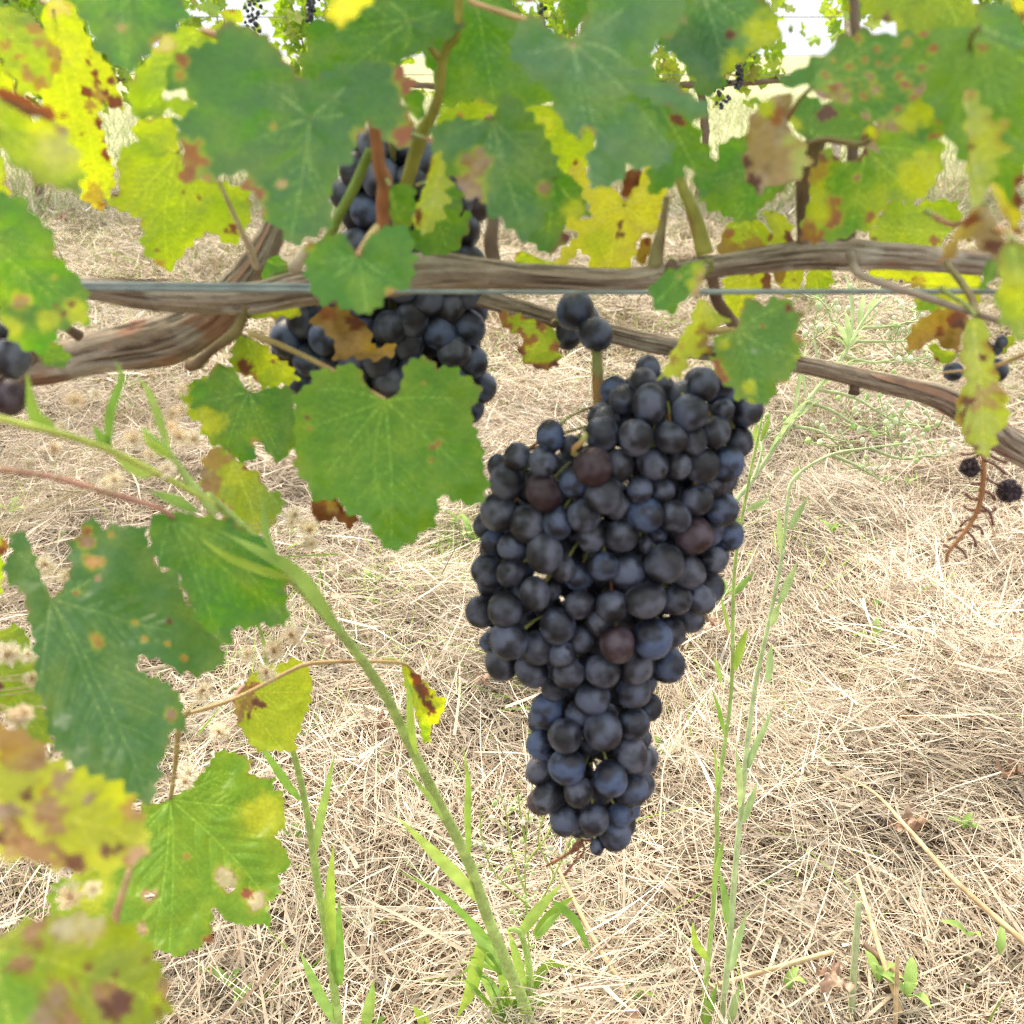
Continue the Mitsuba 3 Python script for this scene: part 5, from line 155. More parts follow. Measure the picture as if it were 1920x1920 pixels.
WEEDS = [
 {'name': 'tall_weed','label': 'tall green weed leaning across the left half in front of the vine leaves','stems': [('green',[[0.0247,0.66,-0.0254,np.float64(5.22)],[0.011,0.6329,0.0772,np.float64(4.74)],[0.0,0.6058,0.1423,np.float64(4.36)],[-0.0173,0.5787,0.229,np.float64(3.95)],[-0.0286,0.5517,0.3026,np.float64(3.58)],[-0.0462,0.5246,0.3776,np.float64(3.22)],[-0.0594,0.4975,0.4409,np.float64(2.89)],[-0.0676,0.4704,0.491,np.float64(2.61)],[-0.0804,0.4433,0.5393,np.float64(2.33)],[-0.0952,0.4163,0.5827,np.float64(2.08)],[-0.1009,0.3892,0.6129,np.float64(1.86)],[-0.1047,0.3621,0.6393,np.float64(1.66)],[-0.1051,0.335,0.6604,np.float64(1.48)]]),('lime',[[-0.1036,0.335,0.6574,np.float64(1.2)],[-0.1124,0.3258,0.669,np.float64(1.17)],[-0.122,0.3167,0.6801,np.float64(1.15)],[-0.1278,0.3075,0.6884,np.float64(1.12)],[-0.1345,0.2983,0.6956,np.float64(1.09)],[-0.1422,0.2892,0.7021,np.float64(1.07)],[-0.1519,0.28,0.7091,np.float64(1.04)]]),('green',[[-0.1039,0.335,0.6543,np.float64(1.86)],[-0.1068,0.3325,0.6614,np.float64(1.56)],[-0.1124,0.33,0.6735,np.float64(1.26)],[-0.1149,0.3275,0.6807,np.float64(0.97)],[-0.1207,0.325,0.6884,np.float64(0.7)]]),('green',[[0.0124,0.66,0.0314,np.float64(3.71)],[0.015,0.655,0.0788,np.float64(3.16)],[0.0133,0.65,0.1143,np.float64(2.65)],[0.0058,0.645,0.1485,np.float64(2.16)],[-0.0029,0.64,0.1554,np.float64(1.72)]])],'leaves': [[[[-0.1296,0.318,0.6842],[-0.1272,0.316,0.6939],[-0.1243,0.314,0.7004],[-0.1195,0.312,0.7096],[-0.1206,0.31,0.7157]],np.float64(1.78)],[[[-0.1129,0.325,0.681],[-0.1144,0.3227,0.6952],[-0.1154,0.3203,0.7031],[-0.1178,0.318,0.7084]],np.float64(1.42)],[[[-0.1131,0.326,0.6775],[-0.1165,0.324,0.6826],[-0.1179,0.322,0.6852],[-0.119,0.32,0.6907]],np.float64(1.71)],[[[-0.1095,0.335,0.6543],[-0.1147,0.3317,0.6598],[-0.1175,0.3283,0.6631],[-0.1226,0.325,0.6665]],np.float64(2.14)],[[[-0.1396,0.305,0.6941],[-0.143,0.3033,0.6987],[-0.1437,0.3017,0.7026],[-0.1429,0.3,0.7147]],np.float64(2.36)],[[[-0.1195,0.325,0.6716],[-0.1234,0.3233,0.6735],[-0.127,0.3217,0.6773],[-0.1294,0.32,0.6804]],np.float64(1.56)],[[[-0.1293,0.318,0.6842],[-0.131,0.3165,0.6884],[-0.1324,0.315,0.6936]],np.float64(1.85)],[[[-0.0685,0.36,0.5932],[-0.0792,0.3533,0.6193],[-0.0899,0.3467,0.6322],[-0.1062,0.34,0.646]],np.float64(2.84)],[[[-0.0825,0.345,0.6236],[-0.0893,0.3417,0.6282],[-0.1036,0.3383,0.6369],[-0.1106,0.335,0.6455]],np.float64(2.44)],[[[-0.0859,0.345,0.6301],[-0.0879,0.3417,0.6431],[-0.0869,0.3383,0.6529],[-0.0872,0.335,0.6617]],np.float64(1.47)],[[[-0.0258,0.5,0.3574],[-0.0257,0.49,0.3939],[-0.0245,0.48,0.4258],[-0.0267,0.47,0.4596]],np.float64(2.16)],[[[-0.0226,0.57,0.2524],[-0.0338,0.5533,0.2872],[-0.0552,0.5367,0.3323],[-0.0725,0.52,0.3704]],np.float64(4.61)],[[[-0.0122,0.6,0.1797],[-0.0296,0.58,0.226],[-0.0491,0.56,0.27],[-0.0761,0.54,0.3086]],np.float64(5.27)],[[[-0.0404,0.49,0.3913],[-0.0462,0.48,0.416],[-0.0518,0.47,0.4336],[-0.0598,0.46,0.4531]],np.float64(2.56)],[[[-0.0499,0.45,0.4674],[-0.0516,0.4467,0.4863],[-0.0514,0.4433,0.5067],[-0.0526,0.44,0.5253]],np.float64(2.09)],[[[0.0044,0.64,0.0953],[-0.0085,0.6267,0.137],[-0.0234,0.6133,0.1714],[-0.036,0.6,0.2063]],np.float64(6.0)],[[[0.0177,0.66,0.1294],[0.0284,0.6733,0.1317],[0.0409,0.6867,0.1344],[0.0538,0.7,0.1335]],np.float64(5.53)],[[[0.0059,0.66,0.1294],[0.0177,0.6667,0.1461],[0.0296,0.6733,0.157],[0.043,0.68,0.1679]],np.float64(5.78)],[[[0.0344,0.68,0.1467],[0.0508,0.6733,0.1356],[0.0598,0.6667,0.1207],[0.0672,0.66,0.1077]],np.float64(3.58)],[[[0.0192,0.66,0.1255],[0.0327,0.67,0.137],[0.0422,0.68,0.135]],np.float64(4.06)],[[[-0.0237,0.62,0.1645],[-0.0285,0.6267,0.1294],[-0.0351,0.6333,0.0928],[-0.0479,0.64,0.0547]],np.float64(5.84)],[[[0.0061,0.66,0.042],[-0.0061,0.6533,0.0539],[-0.0151,0.6467,0.0511],[-0.024,0.64,0.0506]],np.float64(5.85)],[[[0.0077,0.66,0.0357],[0.0216,0.665,0.0469],[0.0418,0.67,0.0476]],np.float64(5.11)],[[[0.0122,0.66,0.0526],[0.0059,0.6467,0.1079],[0.0,0.6333,0.1509],[-0.0042,0.62,0.1774]],np.float64(4.15)],[[[-0.0061,0.655,0.0309],[-0.0219,0.63,0.0905],[-0.0374,0.605,0.1395],[-0.0528,0.58,0.156]],np.float64(3.01)],[[[-0.0049,0.655,0.0296],[-0.0181,0.634,0.098],[-0.0309,0.613,0.1477],[-0.0485,0.592,0.1679]],np.float64(3.64)],[[[-0.0037,0.655,0.0283],[-0.0145,0.638,0.0693],[-0.025,0.621,0.1046],[-0.0343,0.604,0.119]],np.float64(2.52)],[[[-0.0025,0.655,0.027],[-0.0107,0.642,0.077],[-0.0182,0.629,0.1133],[-0.0296,0.616,0.1321]],np.float64(3.17)],[[[-0.0012,0.655,0.0258],[-0.0068,0.646,0.0847],[-0.0113,0.637,0.1222],[-0.0135,0.628,0.1454]],np.float64(3.83)],[[[0.0,0.655,0.0245],[-0.003,0.65,0.0556],[-0.0045,0.645,0.0777],[-0.0088,0.64,0.0953]],np.float64(2.65)],[[[0.0012,0.655,0.0258],[0.0009,0.654,0.0635],[0.0027,0.653,0.0871],[0.0082,0.652,0.0986]],np.float64(3.34)],[[[0.0025,0.655,0.027],[0.0048,0.658,0.0714],[0.0099,0.661,0.0966],[0.0135,0.664,0.1023]],np.float64(4.06)],[[[0.0037,0.655,0.0283],[0.0089,0.662,0.0419],[0.0176,0.669,0.0508],[0.0321,0.676,0.0379]],np.float64(2.82)],[[[0.0049,0.655,0.0296],[0.0129,0.666,0.05],[0.0251,0.677,0.0609],[0.0379,0.688,0.042]],np.float64(3.56)],[[[0.0061,0.655,0.0309],[0.017,0.67,0.0581],[0.0327,0.685,0.0711],[0.0567,0.7,0.0466]],np.float64(4.31)],[[[-0.0088,0.64,0.1072],[-0.0156,0.6267,0.137],[-0.0221,0.6133,0.1622],[-0.0297,0.6,0.1815]],np.float64(2.63)],[[[-0.0088,0.64,0.1072],[-0.0158,0.6333,0.1261],[-0.0255,0.6267,0.1408],[-0.0366,0.62,0.144]],np.float64(2.74)],[[[-0.0088,0.64,0.1072],[-0.016,0.64,0.1151],[-0.0291,0.64,0.119],[-0.0439,0.64,0.1052]],np.float64(2.85)]]},
 {'name': 'tall_weed','label': 'slender green weed standing between the holed leaf and the tall leaning weed','stems': [('green',[[-0.1461,0.64,0.0422,np.float64(3.61)],[-0.1458,0.6278,0.1472,np.float64(3.16)],[-0.1474,0.6156,0.2313,np.float64(2.77)],[-0.146,0.6033,0.292,np.float64(2.43)],[-0.1468,0.5911,0.3482,np.float64(2.12)],[-0.1485,0.5789,0.3864,np.float64(1.85)],[-0.1499,0.5667,0.4224,np.float64(1.59)],[-0.1506,0.5544,0.4474,np.float64(1.36)],[-0.1481,0.5422,0.4812,np.float64(1.13)],[-0.1475,0.53,0.5025,np.float64(0.92)]])],'leaves': [[[[-0.1423,0.57,0.341],[-0.1469,0.56,0.362],[-0.1529,0.55,0.3879],[-0.1613,0.54,0.4168]],np.float64(2.96)],[[[-0.1394,0.59,0.281],[-0.1342,0.5867,0.3091],[-0.1266,0.5833,0.3393],[-0.1184,0.58,0.3727]],np.float64(3.03)],[[[-0.139,0.61,0.1657],[-0.1378,0.6067,0.2137],[-0.1334,0.6033,0.251],[-0.1282,0.6,0.2819]],np.float64(4.61)],[[[-0.1478,0.64,0.0506],[-0.1562,0.6267,0.1002],[-0.1594,0.6133,0.1399],[-0.1624,0.6,0.1761]],np.float64(4.87)],[[[-0.1385,0.54,0.4273],[-0.1331,0.535,0.441],[-0.1242,0.53,0.4605]],np.float64(1.89)],[[[-0.14,0.54,0.422],[-0.1428,0.5375,0.4341],[-0.1421,0.535,0.4485]],np.float64(2.24)],[[[-0.1404,0.63,0.1063],[-0.1382,0.625,0.1501],[-0.1321,0.62,0.2097]],np.float64(5.31)],[[[-0.1279,0.655,0.0245],[-0.1234,0.6533,0.0476],[-0.1189,0.6517,0.0702],[-0.1157,0.65,0.0924]],np.float64(4.91)],[[[-0.0724,0.655,0.0245],[-0.0777,0.6525,0.0444],[-0.0845,0.65,0.0618]],np.float64(4.98)],[[[-0.1202,0.655,0.0245],[-0.1154,0.6575,0.0343],[-0.1094,0.66,0.0357]],np.float64(3.7)]]},
 {'name': 'tall_weed','label': 'thin upright weed just right of the main bunch,left of the two','stems': [('green',[[0.165,0.66,-0.0087,np.float64(2.36)],[0.1669,0.6667,0.1067,np.float64(2.12)],[0.167,0.6733,0.1968,np.float64(1.91)],[0.1647,0.68,0.2524,np.float64(1.74)],[0.1677,0.6867,0.2992,np.float64(1.58)],[0.1703,0.6933,0.3543,np.float64(1.42)],[0.1659,0.7,0.4466,np.float64(1.25)],[0.1715,0.7067,0.5151,np.float64(1.09)],[0.1772,0.7133,0.5512,np.float64(0.96)],[0.1801,0.72,0.5643,np.float64(0.84)]])],'leaves': [[[[0.17,0.7,0.3032],[0.1636,0.6967,0.3225],[0.1618,0.6933,0.3297],[0.1548,0.69,0.35]],np.float64(2.48)],[[[0.1699,0.67,0.2179],[0.1669,0.6667,0.2026],[0.1646,0.6633,0.1871],[0.166,0.66,0.1622]],np.float64(3.06)],[[[0.1634,0.655,0.107],[0.1558,0.6517,0.1223],[0.15,0.6483,0.1355],[0.1456,0.645,0.1598]],np.float64(3.44)],[[[0.1777,0.66,0.143],[0.1712,0.655,0.1764],[0.1642,0.65,0.2085]],np.float64(3.8)],[[[0.1632,0.68,0.263],[0.1609,0.68,0.2837],[0.1576,0.68,0.3074]],np.float64(1.88)],[[[0.1654,0.7,0.3947],[0.1593,0.695,0.416],[0.1534,0.69,0.4368]],np.float64(2.77)],[[[0.1679,0.71,0.4593],[0.1651,0.71,0.4855],[0.1643,0.71,0.5027]],np.float64(2.74)],[[[0.1588,0.68,0.3629],[0.1541,0.675,0.377],[0.1494,0.67,0.3924]],np.float64(2.57)],[[[0.1712,0.69,0.3676],[0.1754,0.695,0.3851],[0.1805,0.7,0.4009]],np.float64(3.66)],[[[0.1673,0.7,0.4285],[0.1756,0.705,0.4364],[0.1841,0.71,0.4429]],np.float64(2.82)],[[[0.1808,0.72,0.5433],[0.1837,0.72,0.5542],[0.1854,0.72,0.5622]],np.float64(1.92)],[[[0.1788,0.72,0.5378],[0.1765,0.72,0.5487],[0.1762,0.72,0.5582]],np.float64(1.92)],[[[0.1661,0.65,0.0389],[0.1688,0.65,0.0639],[0.1723,0.65,0.0863]],np.float64(3.58)]]},
 {'name': 'tall_weed','label': 'pale upright weed right of the main bunch with long stem leaves','stems': [('pale',[[0.1811,0.655,-0.0026,np.float64(3.04)],[0.1833,0.6631,0.0235,np.float64(2.86)],[0.1848,0.6712,0.1021,np.float64(2.62)],[0.1847,0.6792,0.1915,np.float64(2.38)],[0.1865,0.6873,0.2395,np.float64(2.19)],[0.1881,0.6954,0.3031,np.float64(1.99)],[0.1917,0.7035,0.3478,np.float64(1.82)],[0.1986,0.7115,0.3945,np.float64(1.64)],[0.2058,0.7196,0.4517,np.float64(1.46)],[0.2075,0.7277,0.4923,np.float64(1.3)],[0.213,0.7358,0.5086,np.float64(1.16)],[0.2404,0.7438,0.5235,np.float64(1.02)],[0.2719,0.7519,0.5262,np.float64(0.88)],[0.3058,0.76,0.5276,np.float64(0.74)]])],'leaves': [[[[0.1896,0.69,0.2761],[0.1931,0.6933,0.2926],[0.1995,0.6967,0.3073],[0.2073,0.7,0.3286]],np.float64(2.95)],[[[0.188,0.68,0.231],[0.1908,0.6817,0.244],[0.1942,0.6833,0.2568],[0.1964,0.685,0.2678]],np.float64(2.99)],[[[0.1831,0.68,0.2453],[0.1797,0.6775,0.2719],[0.174,0.675,0.3077]],np.float64(3.31)],[[[0.1851,0.66,0.0896],[0.1877,0.6617,0.1159],[0.191,0.6633,0.1339],[0.1947,0.665,0.1535]],np.float64(3.53)],[[[0.1873,0.655,0.033],[0.1901,0.6575,0.0512],[0.194,0.66,0.0733]],np.float64(4.09)],[[[0.2058,0.72,0.4515],[0.2015,0.72,0.4738],[0.199,0.72,0.4913]],np.float64(2.39)],[[[0.2119,0.73,0.4678],[0.2168,0.7325,0.4785],[0.2252,0.735,0.4936]],np.float64(2.83)],[[[0.2045,0.71,0.414],[0.2109,0.715,0.4298],[0.2184,0.72,0.447]],np.float64(3.26)],[[[0.1981,0.7,0.4009],[0.1997,0.7,0.4118],[0.2022,0.7,0.4209]],np.float64(2.82)],[[[0.1975,0.69,0.3564],[0.197,0.69,0.3756],[0.1965,0.69,0.3943]],np.float64(2.83)],[[[0.1754,0.72,0.4884],[0.1842,0.725,0.4906],[0.1944,0.73,0.4936]],np.float64(2.82)],[[[0.2173,0.745,0.5027],[0.2165,0.745,0.51],[0.2153,0.745,0.5143]],np.float64(3.24)]]}
]
BUD_STEM = [[0.1711,0.74,0.467,np.float64(2.06)],[0.1745,0.7533,0.4815,np.float64(1.99)],[0.1898,0.7667,0.4954,np.float64(1.91)],[0.2099,0.78,0.5217,np.float64(1.82)],[0.2325,0.7933,0.5499,np.float64(1.73)],[0.2497,0.8067,0.566,np.float64(1.65)],[0.2646,0.82,0.5798,np.float64(1.56)],[0.2747,0.8333,0.5881,np.float64(1.49)],[0.2884,0.8467,0.6068,np.float64(1.4)],[0.3062,0.86,0.6188,np.float64(1.31)]]
BUD_BRANCHES = [[[0.2315,0.79,0.551],[0.2559,0.802,0.5396],[0.2832,0.814,0.5221],[0.3196,0.826,0.5086]],[[0.2404,0.8,0.5579],[0.2749,0.812,0.5476],[0.3168,0.824,0.5233],[0.3579,0.836,0.5146]],[[0.2678,0.83,0.5771],[0.2988,0.842,0.568],[0.3291,0.854,0.5693],[0.3577,0.866,0.5568]],[[0.2769,0.84,0.5864],[0.2624,0.852,0.6012],[0.2573,0.864,0.6162]],[[0.2895,0.85,0.6061],[0.2984,0.862,0.6166],[0.3074,0.874,0.6273]],[[0.2828,0.845,0.5962],[0.3174,0.857,0.5956],[0.345,0.869,0.6017]],[[0.2769,0.84,0.5864],[0.3042,0.852,0.5834],[0.3376,0.864,0.5803]],[[0.2407,0.745,0.5231],[0.2632,0.757,0.5112],[0.2902,0.769,0.4931]],[[0.2712,0.75,0.5269],[0.3016,0.762,0.5137],[0.3349,0.774,0.5137]],[[0.2616,0.82,0.5697],[0.284,0.832,0.5573],[0.3122,0.844,0.54]],[[0.2227,0.785,0.532],[0.2479,0.797,0.5234],[0.2757,0.809,0.5007]],[[0.1881,0.76,0.4981],[0.1954,0.772,0.5144],[0.1976,0.784,0.5367]],[[0.2539,0.82,0.5622],[0.2464,0.832,0.5797],[0.2453,0.844,0.5987]]]
WISP = [[[0.0245,0.69,-0.0351],[0.0138,0.686,0.105],[0.011,0.682,0.1963],[0.0169,0.678,0.2801]],[[0.0125,0.68,0.1526],[0.0,0.676,0.2016],[-0.0043,0.672,0.243],[-0.0105,0.668,0.2724]],[[0.0112,0.69,0.1779],[0.0307,0.686,0.215],[0.0386,0.682,0.2508],[0.0371,0.678,0.2801]],[[0.0139,0.69,0.1071],[0.0358,0.686,0.17],[0.0501,0.682,0.2184],[0.0555,0.678,0.254]],[[0.0145,0.685,0.136],[-0.0133,0.681,0.1746],[-0.0239,0.677,0.2118],[-0.0255,0.673,0.2475]],[[0.011,0.685,0.2048],[0.0065,0.681,0.2409],[0.0042,0.677,0.2705]],[[0.0355,0.68,0.1756],[0.0217,0.676,0.2126],[0.0256,0.672,0.243]]]
SEED_HEADS = [[-0.1398,0.3218,0.6985,np.float64(3.75)],[-0.1105,0.326,0.693,np.float64(3.47)],[-0.1173,0.35,0.6765,np.float64(4.14)],[-0.1282,0.3354,0.6804,np.float64(4.33)],[-0.1369,0.3353,0.6662,np.float64(4.4)],[-0.1133,0.3218,0.6754,np.float64(3.5)],[-0.1402,0.3107,0.6939,np.float64(2.66)],[-0.1145,0.3567,0.6735,np.float64(3.84)],[-0.1027,0.3143,0.7049,np.float64(2.65)],[-0.1206,0.3522,0.6797,np.float64(3.02)],[-0.1373,0.3284,0.6677,np.float64(2.88)],[-0.1474,0.3576,0.6899,np.float64(2.65)],[-0.1087,0.33,0.6935,np.float64(2.45)],[-0.1307,0.3568,0.6673,np.float64(3.48)],[-0.1664,0.3378,0.6711,np.float64(2.94)],[-0.1495,0.322,0.6827,np.float64(3.13)],[-0.2086,0.42,0.5914,np.float64(5.71)],[-0.2,0.42,0.5861,np.float64(4.3)],[-0.0903,0.4,0.6245,np.float64(4.44)],[-0.0848,0.4,0.618,np.float64(5.36)],[-0.092,0.4,0.6212,np.float64(3.12)],[-0.0846,0.4,0.6114,np.float64(3.59)],[-0.105,0.4,0.5594,np.float64(5.64)],[-0.0965,0.4,0.5675,np.float64(5.6)],[-0.1092,0.4,0.5484,np.float64(5.22)],[-0.117,0.4,0.5576,np.float64(4.71)],[-0.1839,0.33,0.6,np.float64(5.44)],[-0.1762,0.33,0.6,np.float64(3.89)],[-0.1768,0.33,0.5894,np.float64(3.54)],[-0.1428,0.4114,0.5307,np.float64(6.4)],[-0.1516,0.27,0.6136,np.float64(4.25)],[-0.1436,0.4282,0.4961,np.float64(6.27)],[-0.159,0.4217,0.4766,np.float64(6.29)],[-0.1313,0.24,0.5715,np.float64(4.43)],[-0.1238,0.24,0.5739,np.float64(3.15)],[-0.1548,0.4046,0.4846,np.float64(5.05)],[-0.149,0.27,0.6156,np.float64(3.26)]]
FALLEN = [[-0.167, 1.072, 1.0], [0.427, 0.903, 1.0], [0.57, 0.98, 0.9], [-0.039, 1.185, 0.7], [0.284, 1.31, 0.8], [-0.926, 2.545, 0.8], [-0.254, 1.266, 0.7], [0.1, 0.636, 0.8], [0.28, 0.674, 0.9], [-0.208, 0.903, 0.7], [0.072, 1.211, 0.7], [-2.165, 5.197, 1.0], [-1.675, 5.372, 0.8], [-2.484, 5.863, 0.9]]
SPROUTS = [[-0.353, 0.674, 1.0], [-0.255, 0.706, 1.3], [-0.232, 0.907, 1.2], [0.329, 0.697, 1.2], [0.246, 0.691, 1.3], [0.521, 1.31, 1.6], [0.551, 1.405, 1.0], [0.781, 1.93, 1.2], [1.325, 2.69, 1.5], [0.35, 0.68, 1.4], [0.495, 0.916, 1.2], [0.431, 0.747, 1.2], [0.448, 0.722, 1.0], [-0.398, 1.723, 1.2], [-0.922, 1.771, 2.0], [-0.801, 1.677, 1.2], [-0.076, 1.711, 1.6], [-0.107, 1.747, 1.4], [0.556, 1.655, 1.2], [0.331, 1.439, 1.2], [0.105, 0.691, 1.0], [0.061, 0.753, 0.9], [0.299, 1.551, 1.4], [-0.288, 1.211, 0.8], [-0.224, 1.512, 1.3], [-0.243, 0.686, 1.0], [0.027, 1.089, 1.0], [0.368, 1.014, 1.0], [0.181, 1.056, 1.1]]
DRY_STALKS = [[[0.3,1.015,0.05,1.2],[0.386,0.946,0.06,1.6],[0.407,0.864,0.07,2.2],[0.427,0.788,0.07,2.6],[0.482,0.709,0.05,3.0]],[[0.04,0.781,0.1,1.6],[0.071,0.722,0.07,2.2],[0.099,0.672,0.05,2.6],[0.112,0.647,0.03,2.8]],[[0.34,0.806,0.06,2.0],[0.332,0.712,0.06,2.4],[0.341,0.669,0.03,2.4]],[[0.327,0.667,0.1,1.8],[0.335,0.661,0.02,2.0]],[[-0.316,0.92,0.03,1.5],[-0.188,0.931,0.05,1.6]],[[0.176,0.688,0.04,2.2],[0.288,0.709,0.06,2.4]],[[0.324,0.728,0.05,3.0],[0.361,0.697,0.03,3.0]]]
SHORT_STEM = [[0.2993, 0.67, 0.0089, np.float64(3.31)], [0.3005, 0.68, 0.0406, np.float64(3.14)], [0.2998, 0.69, 0.0928, np.float64(2.94)], [0.3006, 0.7, 0.1275, np.float64(2.77)]]
FAR_AT = [[1.216, 6.1, 0.738], [1.141, 6.1, 0.64], [-1.054, 6.1, 1.031], [-1.365, 6.1, 0.971], [0.163, 6.1, 0.991]]
TUFTS = [[-0.072, 1.711, 0.05, 80], [-0.111, 1.735, 0.04, 40], [0.454, 1.655, 0.1, 50], [1.107, 3.159, 0.22, 170], [1.091, 2.592, 0.18, 110], [1.152, 2.413, 0.16, 90], [0.774, 2.183, 0.16, 80], [0.725, 2.545, 0.15, 60], [-2.021, 5.372, 0.35, 260], [-1.446, 4.592, 0.25, 160], [-2.558, 6.201, 0.3, 160], [-0.903, 1.771, 0.06, 25], [-0.273, 1.493, 0.06, 25]]

# ------------------------------------------------------------------ helpers
rng = np.random.default_rng(11)


def key_of(name):
    """The name, or the name with the next free three-digit number."""
    if name not in TAKEN:
        TAKEN.add(name)
        return name
    k = 1
    while f'{name}_{k:03d}' in TAKEN:
        k += 1
    TAKEN.add(f'{name}_{k:03d}')
    return f'{name}_{k:03d}'


TAKEN = set()


def thing(name, label, category, group=None, kind=None):
    key = key_of(name)
    labels[key] = {'label': label, 'category': category}
    if group:
        labels[key]['group'] = group
    if kind:
        labels[key]['kind'] = kind
    return key


def part(parent, name, shape, label=None, kind=None):
    key = key_of(f'{parent}__{name}')
    scene[key] = shape
    if label or kind:
        labels[key] = {k: v for k, v in (('label', label), ('kind', kind)) if v}
    return key


def unit(v):
    v = np.asarray(v, float)
    return v / (np.linalg.norm(v, axis=-1, keepdims=True) + 1e-12)


def step01(a, b, x):
    t = np.clip((np.asarray(x) - a) / (b - a), 0, 1)
    return t * t * (3 - 2 * t)


def mixc(a, b, t):
    return np.asarray(a, float) * (1 - np.asarray(t)[..., None]) + np.asarray(b, float) * np.asarray(t)[..., None]


def spline(p, step):
    """Catmull-Rom through the rows of p, resampled about every 'step' along the first three columns."""
    p = np.asarray(p, float)
    q = np.vstack([2 * p[0] - p[1], p, 2 * p[-1] - p[-2]])
    out = []
    for i in range(1, len(q) - 2):
        n = max(2, int(np.linalg.norm(q[i + 1, :3] - q[i, :3]) / step))
        t = np.linspace(0, 1, n, endpoint=False)[:, None]
        out.append(0.5 * (2 * q[i] + (q[i + 1] - q[i - 1]) * t + (2 * q[i - 1] - 5 * q[i] + 4 * q[i + 1] - q[i + 2]) * t**2 + (3 * q[i] - q[i - 1] - 3 * q[i + 1] + q[i + 2]) * t**3))
    return np.vstack(out + [q[-2:-1]])


def frames(c):
    t = unit(np.gradient(c, axis=0))
    a = np.cross(t[0], [0.1, 0.2, 1.0])
    rows = []
    for k in t:
        a = unit(a - k * np.dot(a, k))
        rows.append(a)
    a = np.array(rows)
    return t, a, np.cross(t, a)


def tube_mesh(c, r, sides, relief=None):
    """A closed tube; relief(angle, along) scales the radius. Returns vertices, faces, angle and distance along for each vertex."""
    _, a, b = frames(c)
    along = np.concatenate([[0], np.cumsum(np.linalg.norm(np.diff(c, axis=0), axis=1))])
    ang = np.arange(sides) * 2 * math.pi / sides
    A, S = np.meshgrid(ang, along)
    rr = np.broadcast_to(np.asarray(r)[:, None], A.shape)
    if relief is not None:
        rr = rr * relief(A, S)
    v = c[:, None] + rr[..., None] * (np.cos(A)[..., None] * a[:, None] + np.sin(A)[..., None] * b[:, None])
    n = len(c)
    i, j = np.meshgrid(np.arange(n - 1), np.arange(sides), indexing='ij')
    k = (j + 1) % sides
    q = np.stack([i * sides + j, i * sides + k, (i + 1) * sides + k, (i + 1) * sides + j], -1).reshape(-1, 4)
    f = np.vstack([q[:, [0, 2, 1]], q[:, [0, 3, 2]]])
    v = np.vstack([v.reshape(-1, 3), c[:1], c[-1:]])
    m, e = len(v) - 2, len(v) - 1
    j = np.arange(sides)
    f = np.vstack([f, np.stack([np.full(sides, m), j, (j + 1) % sides], 1), np.stack([np.full(sides, e), (n - 1) * sides + (j + 1) % sides, (n - 1) * sides + j], 1)])
    return v, f, np.append(A.ravel(), [0, 0]), np.append(S.ravel(), [0, along[-1]])


KINDS = []


def kind_uv(n, colour, blotch=None):
    """uv for n vertices that names a pair of colours of the 'stem' material."""
    pair = (tuple(float(x) for x in colour), tuple(float(x) for x in (colour if blotch is None else blotch)))
    if pair not in KINDS:
        KINDS.append(pair)
    return np.tile([KINDS.index(pair) + 0.5, 0.0], (n, 1))


def stem_shape(rows, colour, sides=8, step=0.006, lumpy=0.10, seed=0, blotch=None, ribs=1):
    p = spline(np.array(rows) * [1, 1, 1, 0.001], step)
    v, f, a, s = tube_mesh(p[:, :3], p[:, 3], sides, lambda A, S: 1 + lumpy * (meshkit.fbm(np.stack([np.cos(A) * ribs, np.sin(A) * ribs, S * (60 if ribs == 1 else 14) + seed], -1), 2, seed) - 0.5) * 2)
    return mikit.ply((v, f), 'stem', smooth=True, uv=kind_uv(len(v), colour, blotch))


def merge(meshes):
    vs, fs, cs, at = [], [], [], 0
    for v, f, c in meshes:
        vs.append(v)
        fs.append(f + at)
        cs.append(c)
        at += len(v)
    return np.vstack(vs), np.vstack(fs), np.vstack(cs)


# ------------------------------------------------------------------ materials
VC = {'type': 'mesh_attribute', 'name': 'vertex_color'}


def leaf_through(p, n, uv):
    """Light that has passed a blade: uv.x = how far the green is gone, uv.y = how dead the tissue is."""
    grain = 0.8 + 0.4 * mikit.noise(p.x * 900, p.y * 900, p.z * 900)
    c = mikit.mix((0.14, 0.42, 0.012), (0.84, 0.90, 0.014), dr.clip(uv.x, 0, 1))
    return mikit.mix(c, (0.22, 0.06, 0.015), dr.clip(uv.y, 0, 1)) * grain


scene['leaf'] = {'type': 'blendbsdf', 'weight': 0.5,
                 'a': {'type': 'twosided', 'inner': {'type': 'principled', 'base_color': VC, 'roughness': 0.45, 'specular': 0.5}},
                 'b': {'type': 'principledthin', 'base_color': mikit.proc(leaf_through), 'roughness': 0.6, 'diff_trans': 2.0, 'eta': 1.3}}
scene['bark'] = {'type': 'twosided', 'inner': {'type': 'principled', 'base_color': VC, 'roughness': 0.85, 'specular': 0.2}}


def stem_colour(p, n, uv):
    """Two colours of the stem's kind in blotches, with a fine grain."""
    i = mi.UInt32(uv.x)
    a, c = (mi.Color3f(*[dr.gather(mi.Float, t, i) for t in side]) for side in KIND_TABLE)
    m = mikit.smoothstep(0.52, 0.68, mikit.fbm(p.x * 55, p.y * 55, p.z * 55, 2))
    return mikit.mix(a, c, m) * (0.70 + 0.6 * mikit.fbm(p.x * 160, p.y * 160, p.z * 160, 2))


